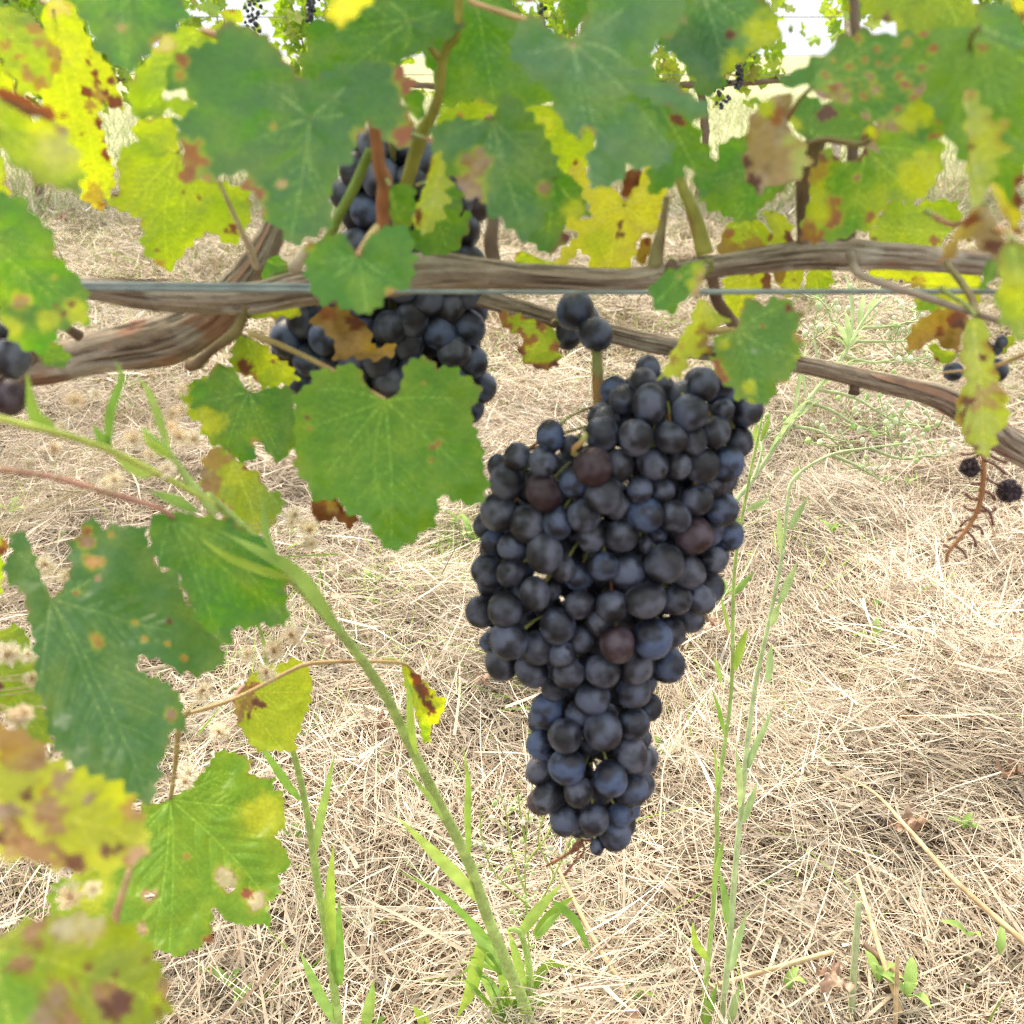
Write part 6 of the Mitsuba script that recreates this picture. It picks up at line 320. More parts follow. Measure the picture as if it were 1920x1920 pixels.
def berry_colour(p, n, uv):
    """uv.x: how much wax is left; uv.y: 0 grey wax to 1 blue wax, 2 purple skin."""
    blue = dr.clip(uv.y, 0, 1)
    sound = mikit.mix((0.007, 0.0075, 0.011), mikit.mix((0.092, 0.097, 0.122), (0.062, 0.092, 0.175), blue), uv.x)
    purple = mikit.mix((0.020, 0.008, 0.012), (0.072, 0.054, 0.070), uv.x)
    return dr.select(uv.y < 1.5, sound, purple)


def weed_colour(p, n, uv):
    """uv.x: grey-green to yellow-green, uv.y: how pale."""
    g = mikit.noise(p.x * 130, p.y * 130, p.z * 130)
    return mikit.mix(mikit.mix((0.16, 0.34, 0.060), (0.40, 0.55, 0.09), uv.x), (0.54, 0.66, 0.40), uv.y) * (0.8 + 0.4 * g)


scene['stem'] = {'type': 'twosided', 'inner': {'type': 'principled', 'base_color': mikit.proc(stem_colour), 'roughness': 0.6, 'specular': 0.3}}
scene['berry'] = {'type': 'twosided', 'inner': {'type': 'principled', 'base_color': mikit.proc(berry_colour), 'roughness': 0.50, 'specular': 0.40}}
scene['weed_leaf'] = {'type': 'principledthin', 'base_color': mikit.proc(weed_colour), 'roughness': 0.6, 'diff_trans': 0.8, 'eta': 1.3}
scene['straw'] = {'type': 'twosided', 'inner': {'type': 'diffuse', 'reflectance': VC}}


def soil_colour(p, n, uv):
    a = mikit.fbm(p.x * 9, p.y * 9, 3, 4)
    near = mikit.mix((0.05, 0.033, 0.022), (0.20, 0.145, 0.095), a)
    far = mikit.mix((0.27, 0.30, 0.15), (0.42, 0.41, 0.27), mikit.fbm(p.x * 1.7, p.y * 1.7, 7, 4))
    return mikit.mix(near, far, mikit.smoothstep(6, 12, p.y + 2 * mikit.noise(p.x * 2, p.y * 2)))


scene['soil'] = {'type': 'twosided', 'inner': {'type': 'diffuse', 'reflectance': mikit.proc(soil_colour)}}

# ------------------------------------------------------------------ ground


def height(x, y):
    p = np.stack([x, y, np.zeros_like(x)], -1)
    near = 0.07 * (meshkit.fbm(p * 2.3, 3, 2) - 0.5) + 0.03 * (meshkit.fbm(p * 9, 2, 5) - 0.5)
    r = np.hypot(x, y)
    return near * step01(40, 8, r)


fine = np.arange(-3.0, 3.01, 0.04)
far = np.concatenate([3.0 * 1.18 ** np.arange(1, 34)])
gx = np.concatenate([-far[::-1], fine, far])
gy = np.concatenate([-far[::-1], fine, far]) + 1.5
GX, GY = np.meshgrid(gx, gy)
n_ = len(gx)
i_, j_ = np.meshgrid(np.arange(len(gy) - 1), np.arange(n_ - 1), indexing='ij')
quads = np.stack([i_ * n_ + j_, i_ * n_ + j_ + 1, (i_ + 1) * n_ + j_ + 1, (i_ + 1) * n_ + j_], -1).reshape(-1, 4)
scene['ground'] = mikit.ply((np.stack([GX, GY, height(GX, GY)], -1).reshape(-1, 3), quads), 'soil', smooth=True)
labels['ground'] = {'label': 'dry brown vineyard ground under the cut straw', 'kind': 'structure'}

PALETTE = np.array([(0.575, 0.50, 0.395), (0.505, 0.425, 0.325), (0.425, 0.355, 0.27), (0.645, 0.595, 0.50), (0.24, 0.175, 0.12), (0.41, 0.38, 0.31)])


def blades(base, azim, tilt, length, width, bend, colour, nseg=3, seed=1, taper=0.75):
    """Bent ribbons: base (n, 3), heading, tilt above the ground, sideways and downward bend; colours (n, 3)."""
    g = np.random.default_rng(seed)
    n = len(base)
    t = np.linspace(0, 1, nseg + 1)[None, :, None]
    d = np.stack([np.cos(azim) * np.cos(tilt), np.sin(azim) * np.cos(tilt), np.sin(tilt)], -1)[:, None]
    side = np.stack([-np.sin(azim), np.cos(azim), np.zeros(n)], -1)[:, None]
    up = np.cross(d, side)
    L = length[:, None, None]
    c = base[:, None] + d * L * t + side * (bend[:, 0, None, None] * L * t**2) - np.array([0, 0, 1.0]) * (bend[:, 1, None, None] * L * t**2)
    roll = g.uniform(-1.0, 1.0, n)[:, None, None]
    w = (side * np.cos(roll) + up * np.sin(roll)) * (width[:, None, None] * 0.5) * (1 - taper * t**1.5)
    v = np.stack([c - w, c + w], 2).reshape(-1, 3)
    b = (np.arange(n) * 2 * (nseg + 1))[:, None, None]
    k = (np.arange(nseg) * 2)[None, :, None]
    f = np.concatenate([b + k + np.array([[[0, 1, 3]]]), b + k + np.array([[[0, 3, 2]]])], 2).reshape(-1, 3)
    col = np.repeat(colour, 2 * (nseg + 1), axis=0)
    return v, f, col


def straw_patch(n, x0, x1, y0, y1, seed, wide=1.0, green=0.03, on_ground=True, nseg=3, keep=None):
    g = np.random.default_rng(seed)
    x, y = g.uniform(x0, x1, n), g.uniform(y0, y1, n)
    if keep is not None:
        k = keep(x, y, g)
        x, y = x[k], y[k]
        n = len(x)
    p = np.stack([x, y, np.zeros(n)], -1)
    swirl = meshkit.fbm(p * 2.0, 2, 9) * 4 * math.pi
    azim = np.where(g.random(n) < 0.45, swirl + g.normal(0, 0.5, n), g.uniform(0, 2 * math.pi, n))
    layer = g.random(n) ** 1.3
    clump = meshkit.fbm(p * 5.0, 3, 21)
    z = (height(x, y) if on_ground else 0) + 0.004 + layer * (0.008 + 0.075 * step01(0.30, 0.72, clump))
    kind = g.random(n)
    width = np.where(kind < 0.78, g.uniform(0.0006, 0.0014, n), np.where(kind < 0.972, g.uniform(0.0012, 0.0023, n), g.uniform(0.003, 0.005, n))) * wide
    length = np.where(kind < 0.78, 0.012 + 0.065 * g.random(n) ** 1.5, 0.03 + 0.12 * g.random(n) ** 1.6)
    tilt = g.normal(0.08, 0.30, n)
    bend = np.stack([g.normal(0, 0.13, n), g.normal(0.05, 0.10, n)], -1)
    pick = g.choice(6, n, p=[0.30, 0.27, 0.17, 0.12, 0.07, 0.07])
    tone = meshkit.fbm(p * 3.1, 2, 33)[:, None] * 0.5 + 0.75
    col = PALETTE[pick] * g.uniform(0.78, 1.14, (n, 1)) * tone
    gr = (g.random(n) < green * (0.3 + 2.2 * step01(0.45, 0.7, meshkit.fbm(p * 1.3, 2, 40))))
    col = np.where(gr[:, None], np.array([0.20, 0.31, 0.06]) * g.uniform(0.7, 1.5, (n, 1)), col)
    return blades(np.stack([x, y, z], -1), azim, tilt, length, width, bend, np.clip(col, 0, 0.85), nseg, seed)


def in_view(x, y, g):
    thin = step01(0.34, 0.52, meshkit.fbm(np.stack([x * 7, y * 7, 0 * x], -1), 3, 77))
    return (np.abs(x) < 0.50 + 0.62 * y) & (g.random(len(x)) < 0.45 + 0.55 * thin)


v, f, c = straw_patch(500000, -2.2, 2.2, 0.30, 2.6, 101, keep=in_view, nseg=2)
g_ = np.random.default_rng(99)      # broken bits lying flat between the stalks
n = 300000
x, y = g_.uniform(-1.9, 1.9, n), g_.uniform(0.32, 2.5, n)
ok = np.abs(x) < 0.45 + 0.60 * y
x, y = x[ok], y[ok]
n = len(x)
col = PALETTE[g_.choice(6, n, p=[0.26, 0.28, 0.20, 0.06, 0.09, 0.11])] * g_.uniform(0.7, 1.05, (n, 1))
bits = blades(np.stack([x, y, height(x, y) + 0.002 + 0.012 * g_.random(n)], -1), g_.uniform(0, 6.28, n), g_.normal(0.0, 0.22, n), 0.012 + 0.035 * g_.random(n) ** 2, g_.uniform(0.0007, 0.0022, n), np.stack([g_.normal(0, 0.1, n), g_.normal(0, 0.05, n)], -1), col, 1, 98, taper=0.4)
v, f, c = merge([(v, f, c), bits])
scene['dry_straw'] = mikit.ply((v, f), 'straw', color=c)
labels['dry_straw'] = {'label': 'matted dry cut straw covering the ground under the vine', 'category': 'straw', 'kind': 'stuff'}
v, f, c = straw_patch(16000, -0.55, 0.55, -0.55, 0.55, 102, wide=1.35, green=0.10, on_ground=False, nseg=2)
g_ = np.random.default_rng(103)
n = 1300
base = np.stack([g_.uniform(-0.55, 0.55, n), g_.uniform(-0.55, 0.55, n), np.zeros(n)], -1)
col = np.array([(0.24, 0.33, 0.09), (0.55, 0.47, 0.29), (0.34, 0.245, 0.15)])[g_.choice(3, n, p=[.38, .37, .25])] * g_.uniform(0.7, 1.2, (n, 1))
v2, f2, c2 = blades(base, g_.uniform(0, 6.28, n), g_.normal(0.9, 0.3, n), g_.uniform(0.05, 0.17, n), g_.uniform(0.0015, 0.0035, n), np.stack([g_.normal(0, 0.2, n), g_.uniform(0.0, 0.5, n)], -1), col, 3, 104)
v, f, c = merge([(v, f, c), (v2, f2, c2)])
scene['straw_source'] = {'type': 'shapegroup', 'tuft': mikit.ply((v, f), 'straw', color=c)}
g_ = np.random.default_rng(105)
k = 0
for yy in np.arange(2.9, 6.9, 0.9):
    for xx in np.arange(-0.9 - 0.6 * yy, 0.9 + 0.6 * yy, 0.9):
        k += 1
        scene[f'dry_straw__{k:03d}'] = {'type': 'instance', 'group': {'type': 'ref', 'id': 'straw_source'},
                                        'to_world': T().translate([xx + g_.uniform(-.1, .1), yy + g_.uniform(-.1, .1), float(height(np.array([xx]), np.array([yy]))[0])]).rotate([0, 0, 1], g_.uniform(0, 360))}
# taller pale grass towards and beyond the next row
n = 36000
x, y = g_.uniform(-9, 9, n), 5.4 + 16 * g_.random(n) ** 1.8
col = np.array([(0.37, 0.40, 0.23), (0.27, 0.36, 0.13), (0.44, 0.42, 0.29), (0.19, 0.28, 0.09)])[g_.choice(4, n, p=[.35, .25, .25, .15])] * g_.uniform(0.8, 1.2, (n, 1))
v, f, c = blades(np.stack([x, y, height(x, y)], -1), g_.uniform(0, 6.28, n), g_.normal(1.1, 0.28, n), g_.uniform(0.08, 0.34, n), g_.uniform(0.004, 0.009, n), np.stack([g_.normal(0, 0.2, n), g_.uniform(0, 0.4, n)], -1), np.clip(col, 0, 0.8), 2, 106)
scene['tall_grass'] = mikit.ply((v, f), 'straw', color=c)
labels['tall_grass'] = {'label': 'pale tall grass growing along the next vine rows', 'category': 'grass', 'kind': 'stuff'}
# loose green blades and tufts among the straw
n = 900
x, y = g_.uniform(-1.6, 1.6, n), 0.55 + 1.9 * g_.random(n)
ok = g_.random(n) < 0.15 + step01(0.5, 0.7, meshkit.fbm(np.stack([x * 1.3, y * 1.3, 0 * x], -1), 2, 40))
x, y = x[ok], y[ok]
for cx, cy, sp, m in TUFTS:
    x, y = np.append(x, g_.normal(cx, sp, m)), np.append(y, g_.normal(cy, sp, m))
n = len(x)
col = np.array([[0.22, 0.36, 0.085]]) * g_.uniform(0.6, 1.6, (n, 1)) + g_.uniform(0, 0.06, (n, 1)) * [1, .6, 0]
v, f, c = blades(np.stack([x, y, height(x, y) + 0.015], -1), g_.uniform(0, 6.28, n), g_.normal(0.8, 0.35, n), g_.uniform(0.03, 0.11, n), g_.uniform(0.0012, 0.003, n), np.stack([g_.normal(0, 0.2, n), g_.uniform(0, 0.5, n)], -1), col, 3, 107, taper=0.95)
scene['green_grass'] = mikit.ply((v, f), 'straw', color=c)
labels['green_grass'] = {'label': 'thin green grass blades coming up through the straw', 'category': 'grass', 'kind': 'stuff'}


def oval_leaf(length, width, seed, colour, cup=0.25, nl=7):
    """A small pointed oval leaf from the origin along +x, arched, as (v, f, c)."""
    g = np.random.default_rng(seed)
    t = np.linspace(0, 1, nl)
    w = width * np.sin(math.pi * t**0.8) ** 0.8 * 0.5
    z = length * cup * np.sin(math.pi * t * 0.8) + g.normal(0, 0.01, nl) * length
    rows = [np.stack([t * length, s * w, z + abs(s) * w * 0.35], -1) for s in (-1, 0, 1)]
    v = np.stack(rows, 1).reshape(-1, 3)
    f = []
    for a in range(nl - 1):
        for b in range(2):
            q = [a * 3 + b, a * 3 + b + 1, (a + 1) * 3 + b + 1, (a + 1) * 3 + b]
            f += [[q[0], q[1], q[2]], [q[0], q[2], q[3]]]
    return v, np.array(f), np.tile(np.asarray(colour) * g.uniform(0.8, 1.2), (len(v), 1))


def turned(v, az, tilt, at):
    ct, st, ca, sa = math.cos(tilt), math.sin(tilt), math.cos(az), math.sin(az)
    r = np.array([[ca, -sa, 0], [sa, ca, 0], [0, 0, 1]]) @ np.array([[ct, 0, -st], [0, 1, 0], [st, 0, ct]])
    return v @ r.T + at


meshes = []
for i, (x, y, s) in enumerate(SPROUTS):
    z = float(height(np.array([x]), np.array([y]))[0]) + 0.022
    a0 = g_.uniform(0, 6.28)
    for k in range(int(g_.integers(2, 5))):
        v, f, c = oval_leaf(0.022 * s * g_.uniform(.7, 1.3), 0.008 * s, 200 + i * 7 + k, (0.16, 0.36, 0.07))
        meshes.append((turned(v, a0 + k * 2.2 + g_.uniform(-.4, .4), g_.uniform(0.2, 1.0), np.array([x, y, z])), f, c))
v, f, c = merge(meshes)
scene['seedlings'] = mikit.ply((v, f), 'weed_leaf', smooth=True, uv=np.tile([0.4, 0.25], (len(v), 1)))
labels['seedlings'] = {'label': 'tiny broad-leaved green seedlings scattered through the straw', 'category': 'ground cover', 'kind': 'stuff'}

# ------------------------------------------------------------------ vine leaves
# blade colour, how far it has yellowed, yellowing towards the margin, scatter of small dead specks
STYLES = {
    'blue': ((0.052, 0.128, 0.068), 0.02, 0.22, 0.2), 'blue2': ((0.080, 0.172, 0.105), 0.03, 0.22, 0.1),
    'green': ((0.042, 0.138, 0.030), 0.06, 0.25, 0.2), 'dark': ((0.042, 0.138, 0.030), 0.06, 0.25, 0.2),
    'fresh': ((0.052, 0.180, 0.026), 0.05, 0.20, 0.1), 'fresh2': ((0.066, 0.218, 0.020), 0.16, 0.25, 0.1),
    'fresh3': ((0.042, 0.155, 0.024), 0.07, 0.30, 0.1), 'fresh4': ((0.072, 0.192, 0.052), 0.10, 0.40, 0.2),
    'fresh5': ((0.105, 0.260, 0.022), 0.30, 0.35, 0.2),
    'light': ((0.085, 0.205, 0.045), 0.14, 0.20, 0.1), 'olive': ((0.110, 0.205, 0.028), 0.35, 0.4, 0.3),
    'olive2': ((0.160, 0.250, 0.060), 0.35, 0.4, 0.1), 'olive3': ((0.200, 0.250, 0.028), 0.42, 0.3, 0.4),
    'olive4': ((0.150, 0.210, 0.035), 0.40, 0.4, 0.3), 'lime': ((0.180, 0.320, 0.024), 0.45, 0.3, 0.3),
    'lime2': ((0.140, 0.280, 0.030), 0.36, 0.3, 0.2), 'glow': ((0.190, 0.330, 0.022), 0.45, 0.35, 0.4),  # glow and lime blades: yellowed, and also lightened to imitate light from behind
    'glow2': ((0.300, 0.400, 0.022), 0.66, 0.3, 0.7), 'yellow': ((0.520, 0.400, 0.060), 0.95, 0.1, 0.3),
    'yellow2': ((0.430, 0.440, 0.040), 0.72, 0.2, 0.5), 'yellow3': ((0.380, 0.440, 0.050), 0.66, 0.2, 0.2),
    'yellowb': ((0.370, 0.400, 0.030), 0.68, 0.2, 0.5), 'pale': ((0.560, 0.480, 0.160), 0.90, 0.1, 0.1),
    'paleg': ((0.400, 0.470, 0.160), 0.60, 0.3, 0.3), 'paleg2': ((0.340, 0.390, 0.060), 0.70, 0.3, 0.3),
    'mixed': ((0.090, 0.225, 0.034), 0.20, 0.6, 0.3), 'mixed2': ((0.160, 0.260, 0.040), 0.34, 0.7, 0.4),
    'mixed3': ((0.170, 0.280, 0.030), 0.45, 0.3, 0.3), 'orange': ((0.480, 0.300, 0.060), 0.95, 0.1, 0.3),
    'dry': ((0.470, 0.340, 0.260), 0.9, 0.0, 0.4), 'brown': ((0.380, 0.210, 0.105), 0.9, 0.0, 0.6),
    'brown2': ((0.150, 0.085, 0.055), 0.9, 0.0, 0.4), 'redb': ((0.110, 0.035, 0.025), 0.9, 0.0, 0.4),
    'limp': ((0.380, 0.410, 0.150), 0.66, 0.3, 0.4)}
DEAD = {'dry': 0.7, 'brown': 0.75, 'brown2': 1.0, 'redb': 0.95}
# patch: colour, share of yellow, share of dead tissue, whether it has a dark rim
PATCH = {'b': ((0.370, 0.215, 0.125), 1, 0.75, 1), 'd': ((0.130, 0.066, 0.044), 1, 1.0, 0), 'r': ((0.300, 0.075, 0.065), 1, 0.8, 0),
         'o': ((0.360, 0.205, 0.080), 1, 0.6, 0), 't': ((0.520, 0.370, 0.260), 1, 0.6, 1), 'g': ((0.330, 0.230, 0.210), 1, 0.75, 1),
         'k': ((0.085, 0.075, 0.072), 1, 1.0, 0), 'y': ((0.360, 0.420, 0.030), 0.75, 0.0, 0), 'w': ((0.420, 0.460, 0.260), 0.6, 0.1, 0),
         'wt': ((0.580, 0.520, 0.400), 1, 0.4, 1), 'wt2': ((0.400, 0.400, 0.200), 0.7, 0.1, 0), 'wg': ((0.300, 0.380, 0.290), 0.1, 0.1, 0),
         'bt': ((0.480, 0.260, 0.130), 1, 0.6, 1), 'lg': ((0.130, 0.320, 0.030), 0.3, 0.0, 0)}


def serrated(out, g):
    """The traced outline with forward-leaning teeth between its corners, in millimetres."""
    q = np.array(out, float)
    q = np.vstack([q, q[:1]])
    seg = np.linalg.norm(np.diff(q, axis=0), axis=1)
    s = np.concatenate([[0], np.cumsum(seg)])
    L = s[-1]
    m = max(24, int(L / 1.2))
    u = np.linspace(0, L, m, endpoint=False)
    p = np.stack([np.interp(u, s, q[:, k]) for k in (0, 1)], -1)
    for _ in range(2):
        p = 0.25 * np.roll(p, 1, 0) + 0.5 * p + 0.25 * np.roll(p, -1, 0)
    tan = unit(np.roll(p, -1, 0) - np.roll(p, 1, 0))
    area = 0.5 * np.sum(p[:, 0] * np.roll(p[:, 1], -1) - p[:, 1] * np.roll(p[:, 0], -1))
    nor = np.stack([tan[:, 1], -tan[:, 0]], -1) * (1 if area > 0 else -1)
    ph, pos = [], 0.0
    while pos < L:
        w = g.uniform(4.2, 7.8)
        ph.append((pos, w, g.uniform(0.5, 1.35)))
        pos += w
    st, wd, am = (np.array([h[k] for h in ph]) for k in range(3))
    i = np.clip(np.searchsorted(st, u, side='right') - 1, 0, len(st) - 1)
    t = (u - st[i]) / wd[i]
    tooth = np.where(t < 0.65, (t / 0.65) ** 1.2, ((1 - t) / 0.35) ** 0.8)
    fade = step01(4, 11, np.linalg.norm(p, axis=1))
    return p + nor * ((tooth * am[i] - 0.42) * 2.1 * fade)[:, None]


def vein_lines(poly, tips, g):
    """Main veins from the stalk to the tips and their side veins: lists of (points, first radius, last radius) in millimetres."""
    lines, prep = [], shapely.prepared.prep(poly.buffer(-0.4))
    for x, y in tips:
        e = np.array([x, y], float)
        L = np.linalg.norm(e)
        if L < 8:
            continue
        d, side = e / L, np.array([-e[1], e[0]]) / L
        bow = g.normal(0, 0.03) * L
        t = np.linspace(0, 1, 16)[:, None]
        main = d * L * t + side * bow * np.sin(math.pi * t)
        lines.append((main, 0.52, 0.14))
        for k, fr in enumerate(np.arange(0.22, 0.92, 0.13) + g.uniform(-0.02, 0.02)):
            for sg in (-1, 1):
                f2 = fr + (0.05 if sg > 0 else 0)
                o = d * L * f2 + side * bow * math.sin(math.pi * f2)
                a = math.radians(g.uniform(40, 56)) * sg
                q = d * math.cos(a) + side * math.sin(a)
                n = L * 0.42 * (1.05 - f2)
                tt = np.linspace(0, 1, 9)[:, None]
                pts = o + q * n * tt + d * (n * 0.22) * tt**2
                ok = [prep.contains(shapely.Point(*z)) for z in pts]
                m = ok.index(False) if False in ok else len(pts)
                if m >= 4:
                    lines.append((pts[:m], 0.24, 0.08))
    return lines


def build_leaf(i, d, vine, spacing):
    g = np.random.default_rng(5000 + i)
    base, yellow, margin, specks = STYLES[d['style']]
    dead = DEAD.get(d['style'], 0.0)
    curl = d.get('curl', 0.0)
    p = serrated(d['out'], g)
    poly = shapely.Polygon(p).buffer(0)
    if poly.geom_type != 'Polygon':
        poly = max(poly.geoms, key=lambda s: s.area)
    for x, y, r in d.get('holes', []):
        ring = [(x + r * (0.8 + 0.4 * g.random()) * math.cos(a), y + r * (0.6 + 0.5 * g.random()) * math.sin(a)) for a in np.linspace(0, 6.28, 14)[:-1]]
        poly = poly.difference(shapely.Polygon(ring))
        if poly.geom_type != 'Polygon':
            poly = max(poly.geoms, key=lambda s: s.area)
    rim = shapely.segmentize(poly, spacing * 1.05)
    edge = np.vstack([np.array(rim.exterior.coords)[:-1]] + [np.array(h.coords)[:-1] for h in rim.interiors])
    x0, y0, x1, y1 = poly.bounds
    xs, ys = np.arange(x0, x1, spacing), np.arange(y0, y1, spacing * 0.87)
    X, Y = np.meshgrid(xs, ys)
    X = X + (np.arange(len(ys)) % 2)[:, None] * spacing * 0.5
    inner = np.stack([X.ravel(), Y.ravel()], -1) + g.uniform(-.12, .12, (X.size, 2)) * spacing
    small = poly.buffer(-spacing * 0.5)
    inner = inner[shapely.contains_xy(small, inner[:, 0], inner[:, 1])]
    # veins
    R = math.sqrt(poly.area / math.pi)
    tips = [tuple(t) for t in d.get('veins', [])]
    if d['tip'] > 6:
        tips.insert(0, (0.0, d['tip'] * 0.94))
    if len(tips) < 3 and d['style'] not in ('dry', 'brown', 'brown2', 'redb'):
        for a in (-52, 52, -100, 100):
            for r in np.arange(2.6 * R, 4, -1.5):
                e = (r * math.sin(math.radians(a)), r * math.cos(math.radians(a)))
                if poly.contains(shapely.Point(*e)):
                    tips.append((e[0] * .9, e[1] * .9))
                    break
    lines = vein_lines(poly, tips, g)
    dense = np.vstack([np.vstack([a + (b - a) * k / 4 for k in range(4) for a, b in zip(l[:-1], l[1:])]) for l, _, _ in lines]) if lines else np.zeros((1, 2))
    tree = cKDTree(dense)
    ridge, flank = [np.zeros((0, 2))], [np.zeros((0, 2))]
    for l, r0, r1 in lines if not dead and spacing < 3 else []:
        seg = np.concatenate([[0], np.cumsum(np.linalg.norm(np.diff(l, axis=0), axis=1))])
        u = np.arange(0.6, seg[-1], 1.2 if r0 > 0.4 else 1.7)
        m_ = np.stack([np.interp(u, seg, l[:, k]) for k in (0, 1)], -1)
        if len(m_) < 2:
            continue
        t_ = unit(np.gradient(m_, axis=0))
        w_ = np.interp(u, [0, seg[-1]], [r0 * 1.8 + 0.08, r1 * 1.5 + 0.2])[:, None]
        ridge.append(m_)
        flank += [m_ + np.stack([-t_[:, 1], t_[:, 0]], -1) * w_, m_ - np.stack([-t_[:, 1], t_[:, 0]], -1) * w_]
    ridge, flank = np.vstack(ridge), np.vstack(flank)
    if len(ridge):
        inside = poly.buffer(-0.35)
        ridge = ridge[shapely.contains_xy(inside, ridge[:, 0], ridge[:, 1])]
        flank = flank[shapely.contains_xy(inside, flank[:, 0], flank[:, 1])]
        if len(ridge):
            flank = flank[cKDTree(ridge).query(flank)[0] > 0.24]
            inner = inner[cKDTree(np.vstack([ridge, flank])).query(inner)[0] > 0.6]
    n_edge = len(edge)
    q = np.vstack([edge, ridge, flank, inner])
    on_vein = np.zeros(len(q))
    on_vein[n_edge:n_edge + len(ridge)] = 1.0
    tri = Delaunay(q).simplices
    cen = q[tri].mean(1)
    tri = tri[shapely.contains_xy(poly.buffer(0.05), cen[:, 0], cen[:, 1])]
    area = np.cross(np.hstack([q[tri[:, 1]] - q[tri[:, 0]], np.zeros((len(tri), 1))]), np.hstack([q[tri[:, 2]] - q[tri[:, 0]], np.zeros((len(tri), 1))]))[:, 2]
    tri = tri[np.abs(area) > 1e-4]
    area = area[np.abs(area) > 1e-4]
    tri[area < 0] = tri[area < 0][:, ::-1]
    main = cKDTree(np.vstack([l for l, r, _ in lines if r > 0.4]) if lines else np.zeros((1, 2)))
    rimtree = cKDTree(edge)
    s1, s2, s3 = g.uniform(0, 50, 3)
    fold, cup, droop = g.uniform(0.02, 0.14), g.uniform(-0.10, 0.06), g.uniform(0.02, 0.16)

    def lift(z):
        r = np.linalg.norm(z, axis=-1)
        n3 = np.stack([z[..., 0] / 17 + s1, z[..., 1] / 17 + s2, np.full(r.shape, s3)], -1)
        wave = (meshkit.fbm(n3, 2, 3) - 0.5) * (2.8 + 7.5 * np.clip(r / (1.6 * R), 0, 1.2) + curl * 0.6)
        h = wave - fold * (np.sqrt(z[..., 0] ** 2 + 16) - 4) + cup * r**2 / R - 0.7 * droop * np.maximum(z[..., 1], 0) ** 2 / (1.6 * R)
        h = h + curl * 1.1 * ((z[..., 0] - (x0 + x1) / 2) / max(x1 - x0, 1) * 2) ** 2 + curl * 0.4 * (meshkit.fbm(n3 * 3.1, 2, 8) - 0.5)
        dv = tree.query(z)[0]
        rim_ = rimtree.query(z)[0]
        h = h + 2.4 * np.exp(-rim_ / 3.5) * (meshkit.fbm(n3 * 1.9 + 11, 2, 5) - 0.45)
        return h + 1.25 * (1 - np.exp(-(dv / 2.4) ** 2)) + 0.35 * (meshkit.noise(np.stack([z[..., 0] / 2.3, z[..., 1] / 2.3, 0 * r + s3], -1), 4) - 0.5)

    v_, n_ = unit(d['v']), unit(d['n'])
    u_ = np.cross(v_, n_)
    at = np.array(d['at'])

    def world(z, h):
        return at + 0.001 * (z[..., :1] * u_ + z[..., 1:2] * v_ + h[..., None] * n_)

    V = world(q, lift(q))
    # pigment: mottling, yellowing from the margin and between the veins, patches of dead tissue
    P3 = np.stack([q[:, 0], q[:, 1], np.full(len(q), s1)], -1)
    mott = meshkit.fbm(P3 / 9, 4, 6)
    finem = meshkit.fbm(P3 / 1.7, 2, 7)
    dv, dm, de = tree.query(q)[0], main.query(q)[0], rimtree.query(q)[0]
    yel = np.clip(yellow + (mott - 0.5) * (0.30 + 0.5 * margin) + margin * 0.55 * np.exp(-de / (2.5 + 7 * mott)) * step01(0.35, 0.65, meshkit.fbm(P3 / 14, 3, 12)), 0, 1)
    up = np.clip((yel - yellow) / max(1 - yellow, 0.2), 0, 1)
    c = np.asarray(base) * (0.80 + 0.40 * finem[:, None]) * (0.85 + 0.3 * mott[:, None])
    c = mixc(c, (0.37, 0.43, 0.030), up * 0.85)
    nec = np.full(len(q), dead) * (0.75 + 0.5 * mott)
    if dead:
        c = mixc(c, np.asarray(base) * 0.35, step01(0.52, 0.70, meshkit.fbm(P3 / 6, 4, 15)))
        c = mixc(c, np.minimum(np.asarray(base) * 1.6, 0.62), step01(0.55, 0.72, meshkit.fbm(P3 / 7 + 30, 4, 16)))
    # small specks and thin scorch along the margin
    cells = np.floor(P3 / 2.6)
    rnd = meshkit.noise(cells * 1.37 + 0.01, 19)
    sp = (rnd > 1 - 0.10 * specks) * step01(0.50, 0.60, meshkit.noise(P3 / 1.2, 23))
    c = mixc(c, (0.20, 0.07, 0.03), sp * 0.8)
    nec = np.maximum(nec, sp * 0.8)
    sc = step01(1.5, 0.4, de) * step01(0.56, 0.68, meshkit.fbm(P3 / 10 + 9, 3, 25)) * (0.4 + 0.6 * margin)
    c = mixc(c, (0.34, 0.17, 0.07), sc)
    nec = np.maximum(nec, sc * 0.7)
    for x, y, r, kind in d.get('patches', []):
        col, ys_, ns_, rimmed = PATCH[kind]
        dist = np.hypot(q[:, 0] - x, q[:, 1] - y) / r + 1.5 * (meshkit.fbm(P3 / max(0.6 * r, 1.2) + x, 4, 31) - 0.5) + 0.5 * (meshkit.fbm(P3 / 1.4, 2, 32) - 0.5)
        if kind in 'bdrotg':      # the tissue beside a vein dies last
            dist = dist + 0.40 * np.exp(-(dv / 0.9) ** 2)
        soft = 0.07 if kind not in ('y', 'lg', 'w', 'wg', 'wt2') else 0.5
        m = step01(1 + soft, 1 - soft, dist)
        if kind not in ('y', 'lg', 'w', 'wg', 'wt2', 'd', 'k'):
            halo = step01(1.75, 1.0, dist) * 0.5 * (1 - m) * (1 if dead == 0 else 0)
            c = mixc(c, (0.36, 0.38, 0.04), halo)
            yel = np.maximum(yel, halo)
        grain = 0.62 + 0.76 * meshkit.fbm(P3 / 1.6 + 5, 3, 37)
        c = c * (1 - m[:, None]) + np.asarray(col) * grain[:, None] * m[:, None]
        if rimmed:
            ringm = step01(0.72, 0.95, dist) * m
            c = mixc(c, (0.17, 0.06, 0.035), ringm * 0.75)
